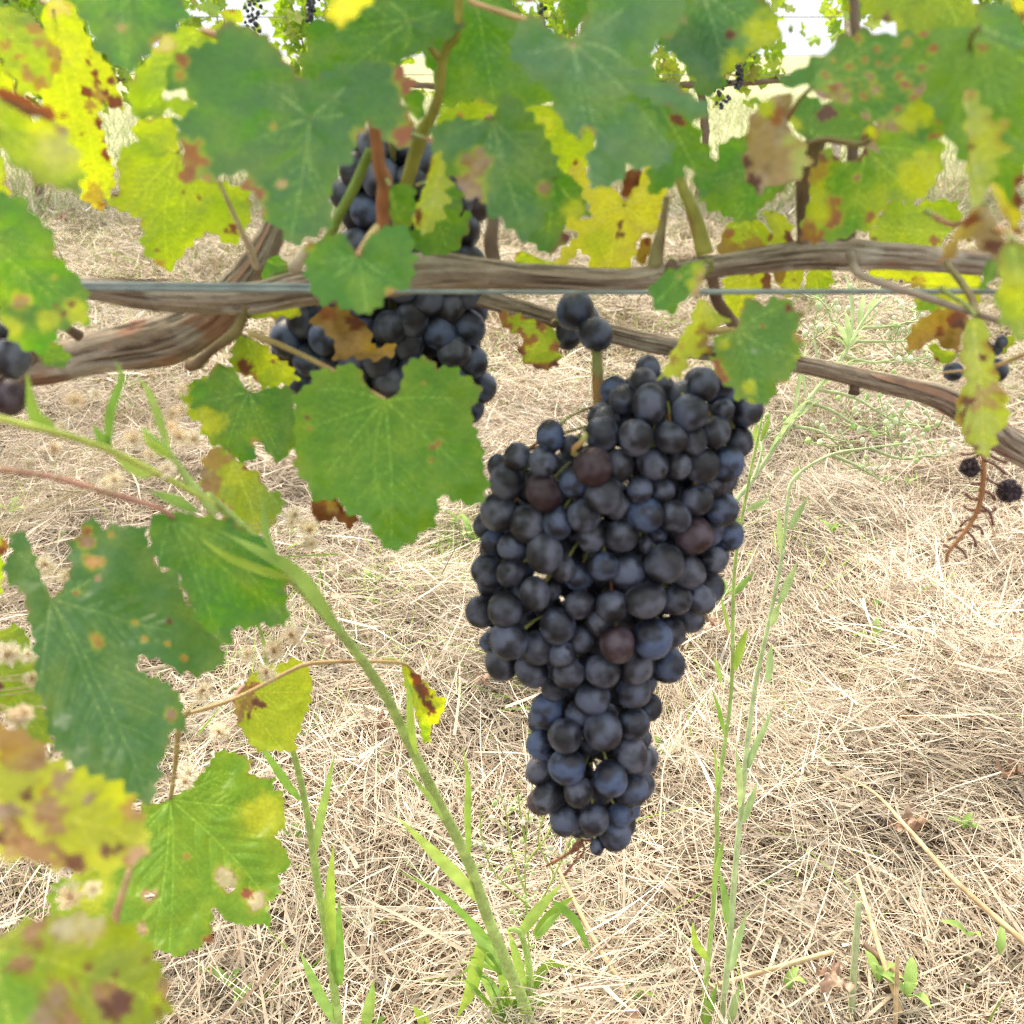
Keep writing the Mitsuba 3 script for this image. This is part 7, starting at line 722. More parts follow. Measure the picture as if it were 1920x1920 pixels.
        yel = yel * (1 - m) + ys_ * m
        nec = nec * (1 - m) + ns_ * m
    # veins: paler than the blade
    net = on_vein * (1 - np.clip(nec, 0, 1)) * np.where(dm < 0.3, 1.0, 0.42)
    c = mixc(c, np.minimum(np.asarray(base) * 1.8 + (0.13, 0.16, 0.06), 0.66), net)
    yel = np.clip(yel + net * 0.35, 0, 1)
    leaf = part(vine, 'leaf', mikit.ply((V, tri), 'leaf', smooth=True, color=np.clip(c, 0.005, 0.75), uv=np.stack([yel, np.clip(nec, 0, 1)], -1)), d.get('label'))
    if 'petiole' in d:
        pts = [list(z) + [r] for z, r in zip(d['petiole'], np.linspace(1.1, 1.5, len(d['petiole'])))]
        part(leaf, 'petiole', stem_shape(pts, (0.34, 0.26, 0.10), seed=i, blotch=(0.36, 0.16, 0.10)))
    elif not dead and d['style'] not in ('pale', 'orange', 'limp') and abs(d['tip']) > 12:
        h0 = at + 0.001 * float(lift(np.zeros((1, 2)))[0]) * n_
        pts = [[*(h0), 0.75], [*(h0 - 0.003 * v_ - 0.008 * n_), 0.8], [*(h0 - 0.005 * v_ - 0.022 * n_), 0.9], [*(h0 - 0.004 * v_ - 0.042 * n_ + [0, 0, .004]), 1.1]]
        part(leaf, 'petiole', stem_shape(pts, (0.19, 0.23, 0.06), seed=i, blotch=(0.26, 0.13, 0.07)))


vine = thing('grape_vine', 'old grape vine trained sideways with leaves turning yellow and brown', 'grape vine')


def bark_shape(rows, seed, red):
    p = spline(np.array(rows) * [1, 1, 1, 0.001], 0.0017)
    sides = 64

    def fibre(A, S, k, kk):
        return meshkit.fbm(np.stack([np.cos(A) * k, np.sin(A) * k, S * kk + seed], -1), 4, seed)

    def relief(A, S):
        groove = fibre(A, S, 5.5, 22)
        return 1 + 0.24 * (fibre(A, S, 1.1, 38) - 0.5) + 0.24 * (groove - 0.5) - 0.09 * step01(0.42, 0.36, groove) + 0.17 * (fibre(A, S, 16, 45) - 0.5)

    v, f, a, s = tube_mesh(p[:, :3], p[:, 3], sides, relief)
    groove, streak, blot = fibre(a, s, 5.5, 22), fibre(a, s, 13, 30), meshkit.fbm(v * 38, 4, seed + 3)
    c = mixc((0.250, 0.198, 0.150), (0.095, 0.066, 0.047), step01(0.52, 0.36, groove))
    c = mixc(c, (0.42, 0.37, 0.31), step01(0.50, 0.64, streak) * 0.75)
    c = mixc(c, (0.120, 0.086, 0.064), step01(0.43, 0.33, fibre(a, s, 16, 45)) * 0.7)
    c = mixc(c, (0.30, 0.145, 0.095), step01(0.60 - red, 0.70 - red, blot + 0.35 * (groove - 0.5)) * 0.7)
    c = mixc(c, (0.44, 0.41, 0.36), step01(0.62, 0.72, meshkit.fbm(v * 60 + 7, 3, seed + 5)) * 0.5)
    c = c * (0.7 + 0.6 * meshkit.fbm(v * 700, 2, seed + 8))[:, None]
    return mikit.ply((v, f), 'bark', smooth=True, color=c)


WOOD['trunk'] = [[-0.62, 0.50, -0.03, 24], [-0.60, 0.49, 0.25, 21], [-0.52, 0.475, 0.48, 19]] + WOOD['trunk'][1:]
e = WOOD['arm'][-1]
WOOD['arm'] += [[e[0] + .25, .45, e[2] + .01, e[3]], [e[0] + .6, .46, e[2] - .01, e[3] * .9], [e[0] + 1.0, .46, e[2], e[3] * .7]]
e = WOOD['cane'][-1]
WOOD['cane'] += [[e[0] + .10, .555, e[2] - .07, 14], [e[0] + .19, .56, e[2] - .18, 16], [e[0] + .23, .56, e[2] - .35, 18], [e[0] + .24, .56, -.03, 22]]
part(vine, 'arm', bark_shape(WOOD['arm'], 3, -0.02), 'long horizontal grey-brown arm with fibrous bark')
part(vine, 'trunk', bark_shape(WOOD['trunk'], 8, 0.12), 'thick reddish brown limb rising from the left behind the arm')
part(vine, 'cane', bark_shape(WOOD['cane'], 14, -0.06), 'thinner cane sloping down to the right behind the bunches')
g_ = np.random.default_rng(57)      # loose strips of bark
for name, count in (('arm', 34), ('trunk', 22), ('cane', 12)):
    p = spline(np.array(WOOD[name]) * [1, 1, 1, .001], 0.004)
    t_, a_, b_ = frames(p[:, :3])
    for k in range(count):
        L = int(g_.integers(8, 20))
        j = int(g_.integers(0, len(p) - L))
        th = g_.uniform(0, 6.28) + np.linspace(0, g_.normal(0, .25), L)
        off = p[j:j + L, 3] * (1.0 + .05 + .16 * np.linspace(-1, 1, L) ** 2 * g_.uniform(.2, 1.2))
        d_ = np.cos(th)[:, None] * a_[j:j + L] + np.sin(th)[:, None] * b_[j:j + L]
        c = p[j:j + L, :3] + d_ * off[:, None]
        w = np.cross(t_[j:j + L], d_) * (g_.uniform(.0008, .0022) * (1 - np.abs(np.linspace(-1, 1, L)) ** 3))[:, None]
        v = np.stack([c - w, c + w + d_ * .0006], 1).reshape(-1, 3)
        q = np.arange(L - 1)[:, None] * 2
        part(vine, 'bark_strip', mikit.ply((v, np.vstack([q + [0, 1, 3], q + [0, 3, 2]])), 'stem', uv=kind_uv(len(v), *[((0.27, 0.21, 0.155), (0.15, 0.105, 0.075)), ((0.38, 0.33, 0.27), (0.24, 0.185, 0.14)), ((0.26, 0.15, 0.10), (0.17, 0.11, 0.08))][k % 3])))
SHOOT = {'reddish': ((0.36, 0.16, 0.085), (0.25, 0.10, 0.06)), 'green': ((0.27, 0.27, 0.055), (0.28, 0.17, 0.05)), 'green2': ((0.17, 0.26, 0.05), (0.2, 0.2, 0.05)),
         'olive': ((0.20, 0.17, 0.07), (0.14, 0.09, 0.05)), 'dark': ((0.12, 0.080, 0.055), (0.20, 0.14, 0.10)), 'grey': ((0.32, 0.26, 0.21), (0.22, 0.17, 0.13)),
         'pale': ((0.50, 0.43, 0.32), (0.40, 0.32, 0.22)), 'tan': ((0.42, 0.30, 0.14), (0.35, 0.20, 0.10)), 'pinkish': ((0.40, 0.22, 0.17), (0.35, 0.2, 0.12))}
for i, (kind, rows) in enumerate(SHOOTS):
    part(vine, 'shoot', stem_shape(rows, SHOOT[kind][0], 12, 0.003, 0.16, 40 + i, SHOOT[kind][1]))
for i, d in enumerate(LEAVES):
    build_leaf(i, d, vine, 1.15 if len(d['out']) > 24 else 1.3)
# the rest of the canopy, above the frame: the leaves that shade the arm and the bunch behind it
g_ = np.random.default_rng(31)
GENERIC = [(0, 0), (-9, -17), (-24, -22), (-36, -8), (-31, 4), (-47, 20), (-36, 34), (-24, 32), (-20, 50), (-8, 58), (0, 72), (9, 57), (21, 49), (25, 31), (37, 33), (46, 19), (32, 4), (35, -9), (23, -22), (8, -17)]
for i in range(96):
    n_ = unit(np.array([g_.normal(0, .5), -abs(g_.normal(.6, .4)) if g_.random() < .75 else .5, g_.uniform(.3, 1.0)]))
    v_ = unit(np.cross(np.cross(n_, unit([g_.normal(0, .6), g_.normal(-.3, .4), -1.0])), n_))
    at_ = [g_.uniform(-.85, .85), g_.uniform(.34, .66), .93 + .50 * g_.random() ** 1.2]
    q = g_.uniform(.75, 1.15)
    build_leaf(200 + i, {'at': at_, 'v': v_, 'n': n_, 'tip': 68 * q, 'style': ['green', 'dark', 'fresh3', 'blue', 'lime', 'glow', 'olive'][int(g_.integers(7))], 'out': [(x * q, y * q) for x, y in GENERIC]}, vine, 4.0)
for i in range(34):  # extra unseen leaves, added close over the rear bunch to darken it
    n_ = unit(np.array([g_.normal(0, .5), g_.normal(-.2, .5), g_.uniform(.5, 1.0)]))
    v_ = unit(np.cross(np.cross(n_, unit([g_.normal(0, .8), g_.normal(0, .8), -.4])), n_))
    q = g_.uniform(.85, 1.2)
    build_leaf(400 + i, {'at': [g_.uniform(-.15, .12), g_.uniform(.46, .66), g_.uniform(.89, 1.02)], 'v': v_, 'n': n_, 'tip': 68 * q, 'style': ['green', 'dark', 'fresh3'][i % 3], 'out': [(x * q, y * q) for x, y in GENERIC]}, vine, 4.0)
for i in range(9):
    x = -.72 + .18 * i + g_.normal(0, .03)
    top = [x + g_.normal(0, .08), .5 + g_.normal(0, .06), g_.uniform(1.15, 1.4)]
    part(vine, 'shoot', stem_shape([[x, .47, .86, 4.5], [x + g_.normal(0, .02), .48, 1.0, 4], [*top, 2.5]], (0.24, 0.22, 0.06), 8, .01, .15, 300 + i, (0.28, 0.16, 0.06)))

wire = thing('trellis_wire', 'galvanised steel trellis wire stretched along the vine arm', 'wire')
p = np.array(WIRE)
p = np.vstack([[-3.0, p[0, 1], p[0, 2] + .01, p[0, 3]], p, [3.0, p[-1, 1], p[-1, 2], p[-1, 3]]])
p = spline(p * [1, 1, 1, .001], 0.004)
v, f, a, s = tube_mesh(p[:, :3], p[:, 3], 10, lambda A, S: 1 + .05 * (meshkit.noise(np.stack([np.cos(A), np.sin(A), S * 150], -1), 2) - .5))
scene[wire] = mikit.ply((v, f), 'stem', smooth=True, uv=kind_uv(len(v), (0.205, 0.245, 0.245), (0.13, 0.14, 0.135)))

# ------------------------------------------------------------------ grapes


def berry_variant(seed, hue, amount, wrinkle=0.0):
    g = np.random.default_rng(seed)
    m = trimesh.creation.icosphere(subdivisions=4 if wrinkle else 3)
    v = np.array(m.vertices)
    n = meshkit.fbm(v * 1.7 + seed * 3.1, 3, seed)
    fine = meshkit.fbm(v * 6 + seed, 3, seed + 1)
    k = np.clip(amount * (0.05 + 1.7 * step01(0.25, 0.8, n)) * (0.65 + 0.7 * fine), 0, 1)
    for _ in range(4):   # places where leaves and other berries have rubbed the wax off
        d = unit(g.normal(size=3))
        k = k * (1 - 0.8 * step01(0.78, 0.93, v @ d + 0.14 * (fine - 0.5)))
    k = k * (1 - 0.9 * step01(0.972, 0.985, -v[:, 2]))      # the scar at the end
    r = 1 + 0.16 * (meshkit.fbm(v * 0.8 + seed, 2, seed + 2) - 0.5) - 0.05 * step01(0.95, 1.0, -v[:, 2])
    if wrinkle:
        ridge = np.abs(meshkit.fbm(v * 2.6 + seed, 3, seed + 3) - 0.5) * 2
        r = r - wrinkle * step01(0.25, 0.0, ridge) - wrinkle * 0.8 * meshkit.fbm(v * 1.4 + 3, 2, seed)
    v = v * r[:, None] * [0.98, 0.98, 1.05]
    return mikit.ply((v, np.array(m.faces)), 'berry', smooth=True, uv=np.stack([k, np.full(len(k), hue)], -1))


SOUND = [berry_variant(300 + k, h, a) for k, (h, a) in enumerate([(.2, .95), (.2, .80), (1, 1.0), (.3, .65), (.4, 1.1), (.8, .8), (.2, .9), (.4, .55), (.5, .95), (.7, .7), (.3, .5), (.3, 1.1), (.5, .8), (.3, .65)])]
PURPLE = [berry_variant(330 + k, 2, a) for k, a in enumerate([.8, .6, .9])]
RAISIN = [berry_variant(350 + k, 2, .45, .30) for k in range(2)]


def bunch(name, label, rows, stalks, kinds, seed, colour, purple=0.0, group=None):
    g = np.random.default_rng(seed)
    b = thing(name, label, 'grapes', group)
    for i, (x, y, z, r) in enumerate(rows):
        pool = PURPLE if g.random() < purple else kinds
        src = pool[int(g.integers(len(pool)))]
        s = r * 0.001
        part(b, 'berry', {**src, 'to_world': T().translate([x, y, z]).rotate(unit(g.normal(size=3)).tolist(), g.uniform(0, 360) if g.random() < .6 else g.uniform(-40, 40)).scale([s * g.uniform(.94, 1.05), s * g.uniform(.94, 1.05), s * g.uniform(.98, 1.10)])})
    for k, st in enumerate(stalks):
        part(b, 'stalk', stem_shape(st, colour, 10, 0.004, 0.14, seed + k, (0.30, 0.17, 0.06)))
    return b


main_bunch = bunch('grape_bunch', 'large ripe blue-black grape bunch hanging in the middle of the photo', BERRIES['main'], [STALKS['main'], STALKS['main_lateral'], STALKS['main_lateral_2']], SOUND * 3 + RAISIN[:1], 21, (0.24, 0.26, 0.08), .045)
bunch('grape_bunch', 'shaded dark grape bunch behind the arm and the bright green leaf', BERRIES['shaded'], [STALKS['shaded']], SOUND, 22, (0.20, 0.20, 0.08), .03)
bunch('grape_bunch', 'few loose grapes just above the stalk of the large bunch', BERRIES['small'], [STALKS['small']], SOUND, 23, (0.24, 0.22, 0.08))
bunch('grape_bunch', 'purple and black grapes cut off by the left edge of the photo', BERRIES['left'], [STALKS['left']], SOUND[:2], 24, (0.26, 0.28, 0.10), .45)
bunch('grape_bunch', 'sparse dark grapes behind the hanging pale leaf at the right edge', BERRIES['right'], [STALKS['right']], SOUND[3:6], 25, (0.10, 0.08, 0.05))
dry = bunch('grape_bunch', 'nearly bare dried grape bunch with two shrivelled berries at the right edge', BERRIES['dried'], [STALKS['dried']], RAISIN, 26, (0.30, 0.145, 0.06))
for k, st in enumerate(PEDICELS):
    part(dry, 'pedicel', stem_shape(st, (0.16, 0.075, 0.055), 7, 0.002, 0.5, 60 + k))
# the short green stalks that carry the outer berries
axis = np.vstack([spline(np.array(s)[:, :3], 0.004) for s in (STALKS['main'], STALKS['main_lateral'])])
for k, (x, y, z, r) in enumerate(BERRIES['main'][:118]):
    p0 = np.array([x, y, z])
    o = axis[np.argmin(np.linalg.norm(axis - p0 - [0, 0, .012], axis=1))]
    top = p0 + unit(o + [0, 0, .012] - p0) * r * 0.00098
    part(main_bunch, 'pedicel', stem_shape([[*top, 1.0], [*(top * .75 + o * .25 + [0, 0, .002]), .6], [*o, .7]], (0.23, 0.25, 0.07), 6, 0.004, .2, 200 + k, (0.26, 0.13, 0.06)))
# tail of withered berries at the tip of the large bunch
e = np.array(STALKS['main'][-1][:3])
for k in range(7):
    dvec = np.array([g_.normal(0, .009), g_.normal(0, .006), -abs(g_.normal(.010, .005))])
    st = [[*e, .8], [*(e + dvec * .5 + [.003, 0, 0]), .6], [*(e + dvec), .9]]
    part(main_bunch, 'pedicel', stem_shape(st, (0.22, 0.085, 0.05), 6, 0.002, .4, 90 + k))


# ------------------------------------------------------------------ weeds
def blade_leaf(pts, half, seed):
    """A narrow stem leaf along a line, folded along its midrib, widest in the lower half."""
    c = spline(np.array(pts), 0.004)
    n = len(c)
    t, a, b = frames(c)
    view = unit(np.array([0, -1.0, 0.35]) + 0.3 * np.random.default_rng(seed).normal(size=3))
    side = unit(np.cross(t, view))
    s = np.linspace(0, 1, n)
    w = half * 0.001 * (0.35 + 0.65 * np.sin(math.pi * np.clip(s, 0, 1) ** 0.75)) * (1 - s**5)
    nor = np.cross(side, t)
    v = np.stack([c - side * w[:, None] + nor * (w * .35)[:, None], c, c + side * w[:, None] + nor * (w * .35)[:, None]], 1).reshape(-1, 3)
    f = []
    for i in range(n - 1):
        for k in range(2):
            q = [i * 3 + k, i * 3 + k + 1, (i + 1) * 3 + k + 1, (i + 1) * 3 + k]
            f += [[q[0], q[1], q[2]], [q[0], q[2], q[3]]]
    return v, np.array(f)


WEED = {'green': (0.32, 0.45, 0.13), 'lime': (0.40, 0.48, 0.10), 'pale': (0.42, 0.52, 0.27)}
for i, w in enumerate(WEEDS):
    k = thing(w['name'], w['label'], 'weed')
    for j, (kind, rows) in enumerate(w['stems']):
        part(k, 'stem', stem_shape(rows, WEED[kind], 28, 0.005, 0.16, 120 + i * 5 + j, tuple(1.25 * q for q in WEED[kind]), 3.2))
    if i == 0:
        line = spline(np.array(w['stems'][0][1]) * [1, 1, 1, .001], 0.002)
        m = 2600
        pick = g_.integers(0, len(line), m)
        out_ = unit(g_.normal(size=(m, 3)))
        base = line[pick, :3] + out_ * line[pick, 3:4] * .9
        v, f, _ = blades(base, np.arctan2(out_[:, 1], out_[:, 0]), np.arcsin(out_[:, 2]), g_.uniform(.0012, .003, m), np.full(m, .00016), np.zeros((m, 2)), np.zeros((m, 3)), 1, 77)
        part(k, 'hair', mikit.ply((v, f), 'weed_leaf', uv=np.tile([.5, .8], (len(v), 1))), kind='stuff')
    pale = i == 3
    for j, (pts, half) in enumerate(w['leaves']):
        v, f = blade_leaf(pts, half, 700 + i * 40 + j)
        part(k, 'leaf', mikit.ply((v, f), 'weed_leaf', smooth=True, uv=np.tile([0.2 + 0.3 * (j % 3), 0.5 if pale else 0.12 * (j % 2)], (len(v), 1))))
k = thing('weed_stem', 'short pale cut weed stem standing at the bottom right', 'weed')
scene[k] = stem_shape(SHORT_STEM, (0.36, 0.42, 0.22), 10, 0.005, 0.08, 140)

bw = thing('flowering_weed', 'pale green budding weed crossing behind the sloping cane at the right', 'weed')
part(bw, 'stem', stem_shape(BUD_STEM, (0.42, 0.50, 0.28), 10, 0.005, 0.07, 150))
bm = trimesh.creation.icosphere(subdivisions=1)
bv = np.array(bm.vertices)
BUD = [mikit.ply((bv * (1 + .2 * (meshkit.noise(bv * 2 + s, s)[:, None] - .5)), np.array(bm.faces)), 'stem', smooth=True, uv=kind_uv(len(bv), col)) for s, col in enumerate([(0.50, 0.62, 0.34), (0.58, 0.66, 0.44), (0.42, 0.58, 0.24), (0.70, 0.70, 0.54)])]
sp = spline(np.array(BUD_STEM), 0.02)[:, :3]
twigs = []
for line in BUD_BRANCHES:
    p = spline(np.array(line) + 0.0, 0.01)
    v, f, _, _ = tube_mesh(p, np.linspace(.0016, .0006, len(p)), 5)
    twigs.append((v, f, np.zeros((len(v), 2))))
    for j in range(3, len(p)):
        for _ in range(3 if j > len(p) * .4 else 1):
            o = np.array([g_.normal(0, .012), g_.normal(0, .012), abs(g_.normal(.004, .010))])
            s = g_.uniform(0.0013, 0.0026)
            part(bw, 'bud', {**BUD[int(g_.integers(4))], 'to_world': T().translate((p[j] + o).tolist()).rotate([1, 0, 0], g_.uniform(-30, 30)).scale([float(s), float(s), float(s * 1.35)])})
            c = np.array([p[j], p[j] + o * .5 + [0, 0, -.002], p[j] + o])
            v, f, _, _ = tube_mesh(c, np.array([.0007, .0005, .0005]), 4)
            twigs.append((v, f, np.zeros((len(v), 2))))
v, f, c = merge(twigs)
part(bw, 'twig', mikit.ply((v, f), 'stem', smooth=True, uv=kind_uv(len(v), (0.42, 0.50, 0.27))), kind='stuff')
for i in range(26):
    j = int(g_.integers(2, len(sp) - 2))
    v, f, c = oval_leaf(g_.uniform(.03, .07), g_.uniform(.003, .006), 900 + i, (0.42, 0.52, 0.30), .15)
    part(bw, 'leaf', mikit.ply((turned(v, g_.uniform(0, 6.28), g_.uniform(.2, 1.0), sp[j]), f), 'weed_leaf', smooth=True, uv=np.tile([.4, .7], (len(v), 1))))

ww = thing('flowering_weed', 'wispy yellow-green weed just below the tip of the large bunch', 'weed')
twigs = []
for line in WISP:
    p = spline(np.array(line), 0.006)
    v, f, _, _ = tube_mesh(p, np.linspace(.0010, .0005, len(p)), 5)
    twigs.append((v, f, np.zeros((len(v), 2))))
    for j in range(2, len(p), 2):
        o = np.array([g_.normal(0, .009), g_.normal(0, .009), abs(g_.normal(.004, .006))])
        s = g_.uniform(0.0011, 0.0021)
        part(ww, 'bud', {**BUD[int(g_.integers(4))], 'to_world': T().translate((p[j] + o).tolist()).scale([float(s), float(s), float(s * 1.4)])})
        v, f, _, _ = tube_mesh(np.array([p[j], p[j] + o * .5, p[j] + o]), np.array([.0006, .0004, .0004]), 4)
        twigs.append((v, f, np.zeros((len(v), 2))))
v, f, c = merge(twigs)
part(ww, 'stem', mikit.ply((v, f), 'stem', smooth=True, uv=kind_uv(len(v), (0.36, 0.45, 0.14))))

# dry seed heads of a withered weed: a brown core with a ball of cream bristles
HEADS = np.array(SEED_HEADS)


def head_variant(seed):
    g = np.random.default_rng(seed)
    n = 120
    d = unit(g.normal(size=(n, 3)) + [0, 0, .25])
    L = g.uniform(.65, 1.05, n)[:, None]
    s = unit(np.cross(d, g.normal(size=(n, 3)))) * 0.042
    v = np.stack([d * .22 - s * .4, d * .22 + s * .4, d * L - s * 1.7, d * L + s * 1.7], 1).reshape(-1, 3)
    b = np.arange(n)[:, None] * 4
    f = np.vstack([b + [0, 1, 3], b + [0, 3, 2]])
    return mikit.ply((v, f), 'stem', uv=kind_uv(len(v), (0.80, 0.72, 0.56), (0.72, 0.60, 0.42)))


HEAD = [head_variant(s) for s in range(4)]
core = trimesh.creation.icosphere(subdivisions=1)
CORE = mikit.ply((np.array(core.vertices), np.array(core.faces)), 'stem', uv=kind_uv(len(core.vertices), (0.24, 0.13, 0.05)))
for name, sel, root, label in (
        ('dry_weed', HEADS[:, 2] > 0.52, np.array([-0.50, 0.42, 0.03]), 'withered weed with fluffy cream seed heads at the upper left below the trunk'),
        ('dry_weed', HEADS[:, 2] <= 0.52, np.array([-0.45, 0.36, 0.02]), 'withered weed with fluffy cream seed heads among the lower left leaves')):
    k = thing(name, label, 'dry weed')
    pts = HEADS[sel]
    mid = pts[:, :3].mean(0)
    stalk = [[*root, 1.6], [root[0] + .01, root[1], root[2] * .5 + mid[2] * .5, 1.3], [-.30, mid[1], mid[2] - .03, .9]]
    part(k, 'stem', stem_shape(stalk, (0.42, 0.33, 0.19), 8, 0.01, .1, 160))
    axis = spline(np.array(stalk), 0.01)[:, :3]
    for i, (x, y, z, r) in enumerate(pts):
        p0 = np.array([x, y, z])
        o = axis[np.argmin(np.linalg.norm(axis - p0, axis=1) + np.maximum(0, axis[:, 2] - z + .02))]
        part(k, 'branch', stem_shape([[*o, .45], [*((o + p0) / 2 + [0, .006, -.006]), .3], [*p0, .22]], (0.40, 0.34, 0.20), 5, 0.008, .1, 170 + i))
        s = r * 0.00098
        h = part(k, 'seed_head', {**HEAD[i % 4], 'to_world': T().translate([x, y, z]).rotate(unit(g_.normal(size=3)).tolist(), g_.uniform(0, 360)).scale(float(s))})
        part(h, 'core', {**CORE, 'to_world': T().translate([x, y, z]).scale(float(s * .27))})

# ------------------------------------------------------------------ litter on the straw
WHERE = ['curled pale brown dead leaf on the straw left of the bunch', 'crumpled brown dead leaf on the straw at the lower right', 'brown dead leaf on the straw at the right edge, low down',
         'small tan dead leaf on the straw just left of the bunch middle', 'small brown dead leaf on the straw just right of the bunch', 'orange brown dead leaf on the straw below the trunk',
         'small dead leaf on the straw beside the yellow hanging leaf', 'brown dead leaf scrap on the straw at the bottom, centre right', 'brown dead leaf at the bottom edge on the right',
         'brown dead leaf behind the slender weed, lower left', 'dead leaf scrap on the straw under the lower tip of the bunch', 'reddish dead leaf on the grass above the trunk, leftmost',
         'reddish dead leaf on the grass above the arm, rightmost', 'reddish dead leaf on the grass at the left, farthest back']
for i, ((x, y, s), lab) in enumerate(zip(FALLEN, WHERE)):
    g = np.random.default_rng(800 + i)
    k = thing('fallen_leaf', lab, 'dead leaf')
    a = np.linspace(0, 2 * math.pi, 60, endpoint=False)
    rad = (1 + .32 * np.cos(5 * a + .4) + .07 * np.sin(19 * a) + .08 * g.normal(size=60)) * .019 * s * (1 + .5 * (y - 1) * .3)
    pts = np.vstack([np.stack([np.cos(a) * rad * q, np.sin(a) * rad * q], -1) for q in (1, .84, .68, .52, .36, .2)] + [[[0, 0]]])
    tri = Delaunay(pts).simplices
    cen_ = pts[tri].mean(1)
    tri = tri[np.linalg.norm(cen_, axis=1) < np.interp(np.arctan2(cen_[:, 1], cen_[:, 0]) % (2 * math.pi), a, rad, period=2 * math.pi) * 1.02]
    z = .040 * s * (meshkit.fbm(np.stack([pts[:, 0] * 75, pts[:, 1] * 75, 0 * pts[:, 0] + i], -1), 3, i) - .45) + 26 * (pts[:, 0] * math.cos(i) + pts[:, 1] * math.sin(i)) ** 2
    v = np.stack([pts[:, 0] * .8, pts[:, 1] * .8, z], -1) + [x, y, float(height(np.array([x]), np.array([y]))[0]) + .045]
    scene[k] = mikit.ply((v, tri), 'stem', smooth=True, uv=kind_uv(len(v), (0.27, 0.175, 0.12), (0.44, 0.335, 0.25)))
STALK_LABEL = ['long dry stalk lying across the straw at the lower right', 'dry stalk leaning right from the bottom edge below the bunch tip', 'broken tan stalk on the straw beside the short cut stem', 'short upright dry stalk at the bottom right', 'dry stalk lying on the straw at the lower left', 'dry stalk lying on the straw right of the upright weeds', 'dark broken twig on the straw at the bottom right']
for i, (rows, lab) in enumerate(zip(DRY_STALKS, STALK_LABEL)):
    k = thing('dry_stalk', lab, 'stalk')
    scene[k] = stem_shape(rows, (0.55, 0.42, 0.24) if i != 6 else (.2, .14, .1), 8, 0.01, .12, 180 + i, (0.40, 0.28, 0.16))


# ------------------------------------------------------------------ the next vine rows
def small_leaf(seed):
    g = np.random.default_rng(seed)
    a = np.linspace(0, 2 * math.pi, 14, endpoint=False)
    r = 1 + .28 * np.cos(5 * a) + .08 * g.normal(size=14)
    v = np.vstack([np.stack([np.cos(a) * r, np.sin(a) * r, .25 * g.normal(size=14)], -1), [[0, 0, .15]]])
    return v, np.array([[14, k, (k + 1) % 14] for k in range(14)])


SMALL = [small_leaf(s) for s in range(5)]


def rot(g, n):
    q = unit(g.normal(size=(n, 4)))
    w, x, y, z = q.T
    return np.stack([np.stack([1 - 2 * (y * y + z * z), 2 * (x * y - z * w), 2 * (x * z + y * w)], -1), np.stack([2 * (x * y + z * w), 1 - 2 * (x * x + z * z), 2 * (y * z - x * w)], -1), np.stack([2 * (x * z - y * w), 2 * (y * z + x * w), 1 - 2 * (x * x + y * y)], -1)], 1)


def far_vine(x, y, label, seed, count):
    g = np.random.default_rng(seed)
    k = thing('row_vine', label, 'grape vine', None)
    z0 = float(height(np.array([x]), np.array([y]))[0])
    part(k, 'trunk', stem_shape([[x, y, z0 - .03, 26], [x + .03, y, z0 + .35, 22], [x - .02, y, z0 + .66, 20]], (0.16, 0.11, 0.08), 10, .03, .3, seed))
    part(k, 'arm', stem_shape([[x - .62, y, z0 + .70, 12], [x - .2, y + .02, z0 + .66, 17], [x + .2, y - .01, z0 + .67, 17], [x + .62, y, z0 + .70, 12]], (0.20, 0.15, 0.11), 10, .03, .3, seed + 1))
    ms = []
    for s in range(9):
        sx = x + g.uniform(-.6, .6)
        top = [sx + g.normal(0, .12), y + g.normal(0, .15), z0 + g.uniform(1.1, 1.6)]
        part(k, 'shoot', stem_shape([[sx, y, z0 + .68, 5], [(sx + top[0]) / 2 + g.normal(0, .04), y + g.normal(0, .05), z0 + 1.0, 4], [*top, 2.5]], (0.30, 0.22, 0.12), 6, .04, .2, seed + s))
        m = count // 9
        t = g.random((m, 1))
        cen = np.array([sx, y, z0 + .66]) * (1 - t) + np.array(top) * t + g.normal(0, .10, (m, 3))
        R = rot(g, m) * g.uniform(.030, .055, (m, 1, 1))
        col = np.array([(0.30, 0.42, 0.10), (0.46, 0.48, 0.14), (0.20, 0.34, 0.08), (0.42, 0.28, 0.12)])[g.choice(4, m, p=[.4, .3, .25, .05])] * g.uniform(.8, 1.2, (m, 1))
        for q in range(m):
            sv, sf = SMALL[q % 5]
            ms.append((sv @ R[q].T + cen[q], sf, np.tile(col[q], (len(sv), 1))))
    v, f, c = merge(ms)
    part(k, 'foliage', mikit.ply((v, f), 'leaf', color=np.clip(c, 0, .7), uv=np.tile([.35, 0.0], (len(v), 1))), kind='stuff')


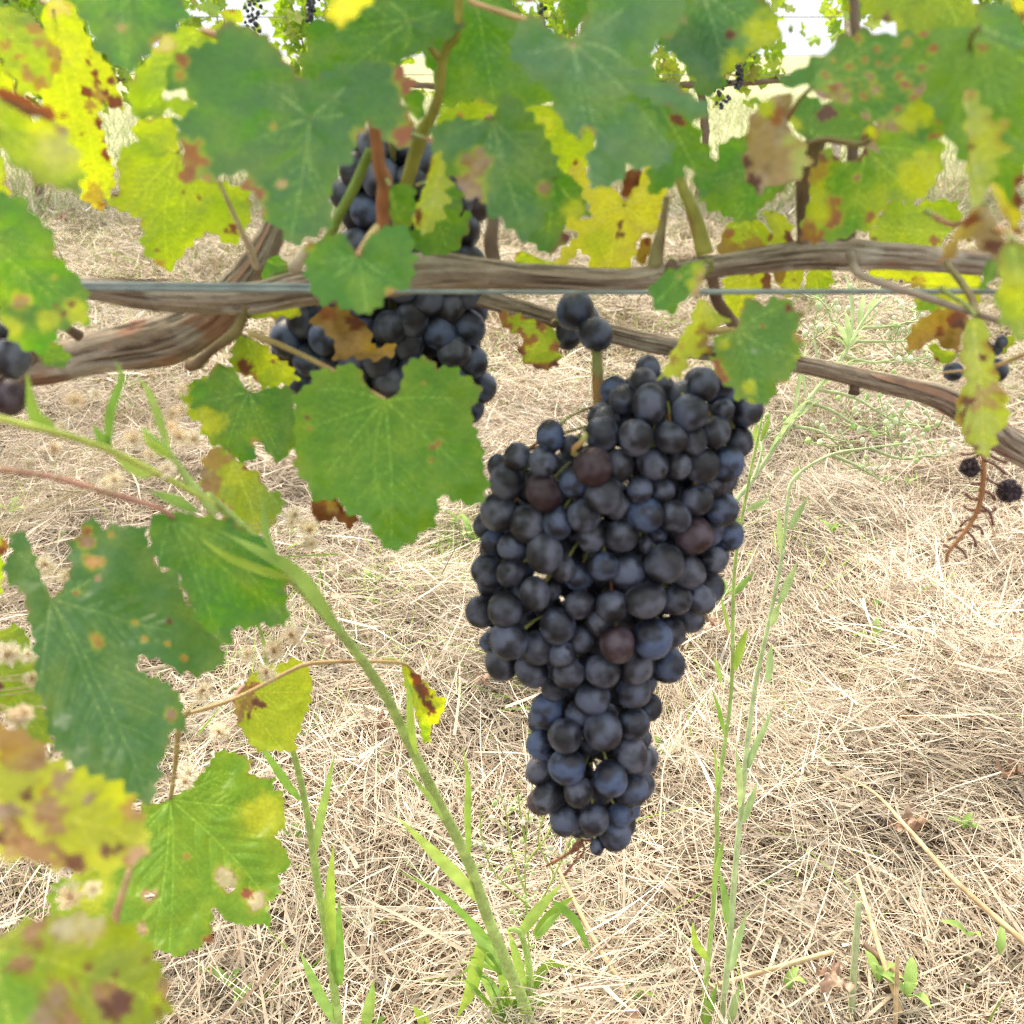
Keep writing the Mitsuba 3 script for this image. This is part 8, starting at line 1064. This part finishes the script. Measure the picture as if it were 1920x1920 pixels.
LEFT = ['pale yellow-green vine of the next row, leftmost', 'vine of the next row showing above the left leaves', 'vine of the next row behind the top middle leaves', 'vine of the next row behind the top centre-right leaves', 'vine of the next row in the gap at the upper right', 'vine of the next row, rightmost']
for i, x in enumerate([-2.7, -1.45, -.2, 1.05, 2.3, 3.55]):
    far_vine(x, 6.2 + .1 * math.sin(i * 2.1), LEFT[i], 400 + 20 * i, 460)
post = thing('trellis_post', 'weathered pale wooden trellis post of the next row at the upper right', 'post')
post_line = spline(np.array([[1.80, 6.15, -.1], [1.80, 6.15, .8], [1.81, 6.15, 1.75]]), .03)
v, f, a, s = tube_mesh(post_line, np.full(len(post_line), .028), 14, lambda A, S: 1 + .06 * (meshkit.fbm(np.stack([np.cos(A) * 3, np.sin(A) * 3, S * 3], -1), 3, 5) - .5))
scene[post] = mikit.ply((v, f), 'stem', smooth=True, uv=kind_uv(len(v), (0.45, 0.38, 0.29), (0.62, 0.56, 0.46)))
for i, (z, lab) in enumerate([(.72, 'lowest thin wire of the next vine row'), (1.0, 'middle thin wire of the next vine row'), (1.3, 'highest thin wire of the next vine row')]):
    k = thing('row_wire', lab, 'wire')
    scene[k] = stem_shape([[-6, 6.13, z, 2.2], [0, 6.13, z - .015, 2.2], [6, 6.13, z, 2.2]], (0.25, 0.25, 0.24), 6, .2, .02, 190 + i)
FAR = [(45, 'dark grape bunch of the next row in the gap at the upper right, upper one'), (26, 'thin dark grape bunch of the next row, lower one in the upper right gap'), (40, 'dark grape bunch of the next row at the top edge, right of the left gap'), (30, 'dark grape bunch of the next row in the top left gap'), (20, 'dark grape bunch of the next row in the small gap at the top centre')]
for i, (n, lab) in enumerate(FAR):
    g = np.random.default_rng(620 + i)
    x, y, z = FAR_AT[i]
    rows = [[x + g.normal(0, .026) * (1 - .5 * t), y + g.normal(0, .026), z + .10 - .20 * t, g.uniform(9, 12)] for t in np.linspace(0, 1, n)]
    bunch('grape_bunch', lab, rows, [[[x, y, z + .2, 2.5], [x, y, z + .1, 2.5], [x, y, z, 2]]], SOUND[3:4], 630 + i, (0.2, 0.15, 0.08))

KIND_TABLE = [[mi.Float(np.array([k[side][ch] for k in KINDS], np.float32)) for ch in range(3)] for side in range(2)]
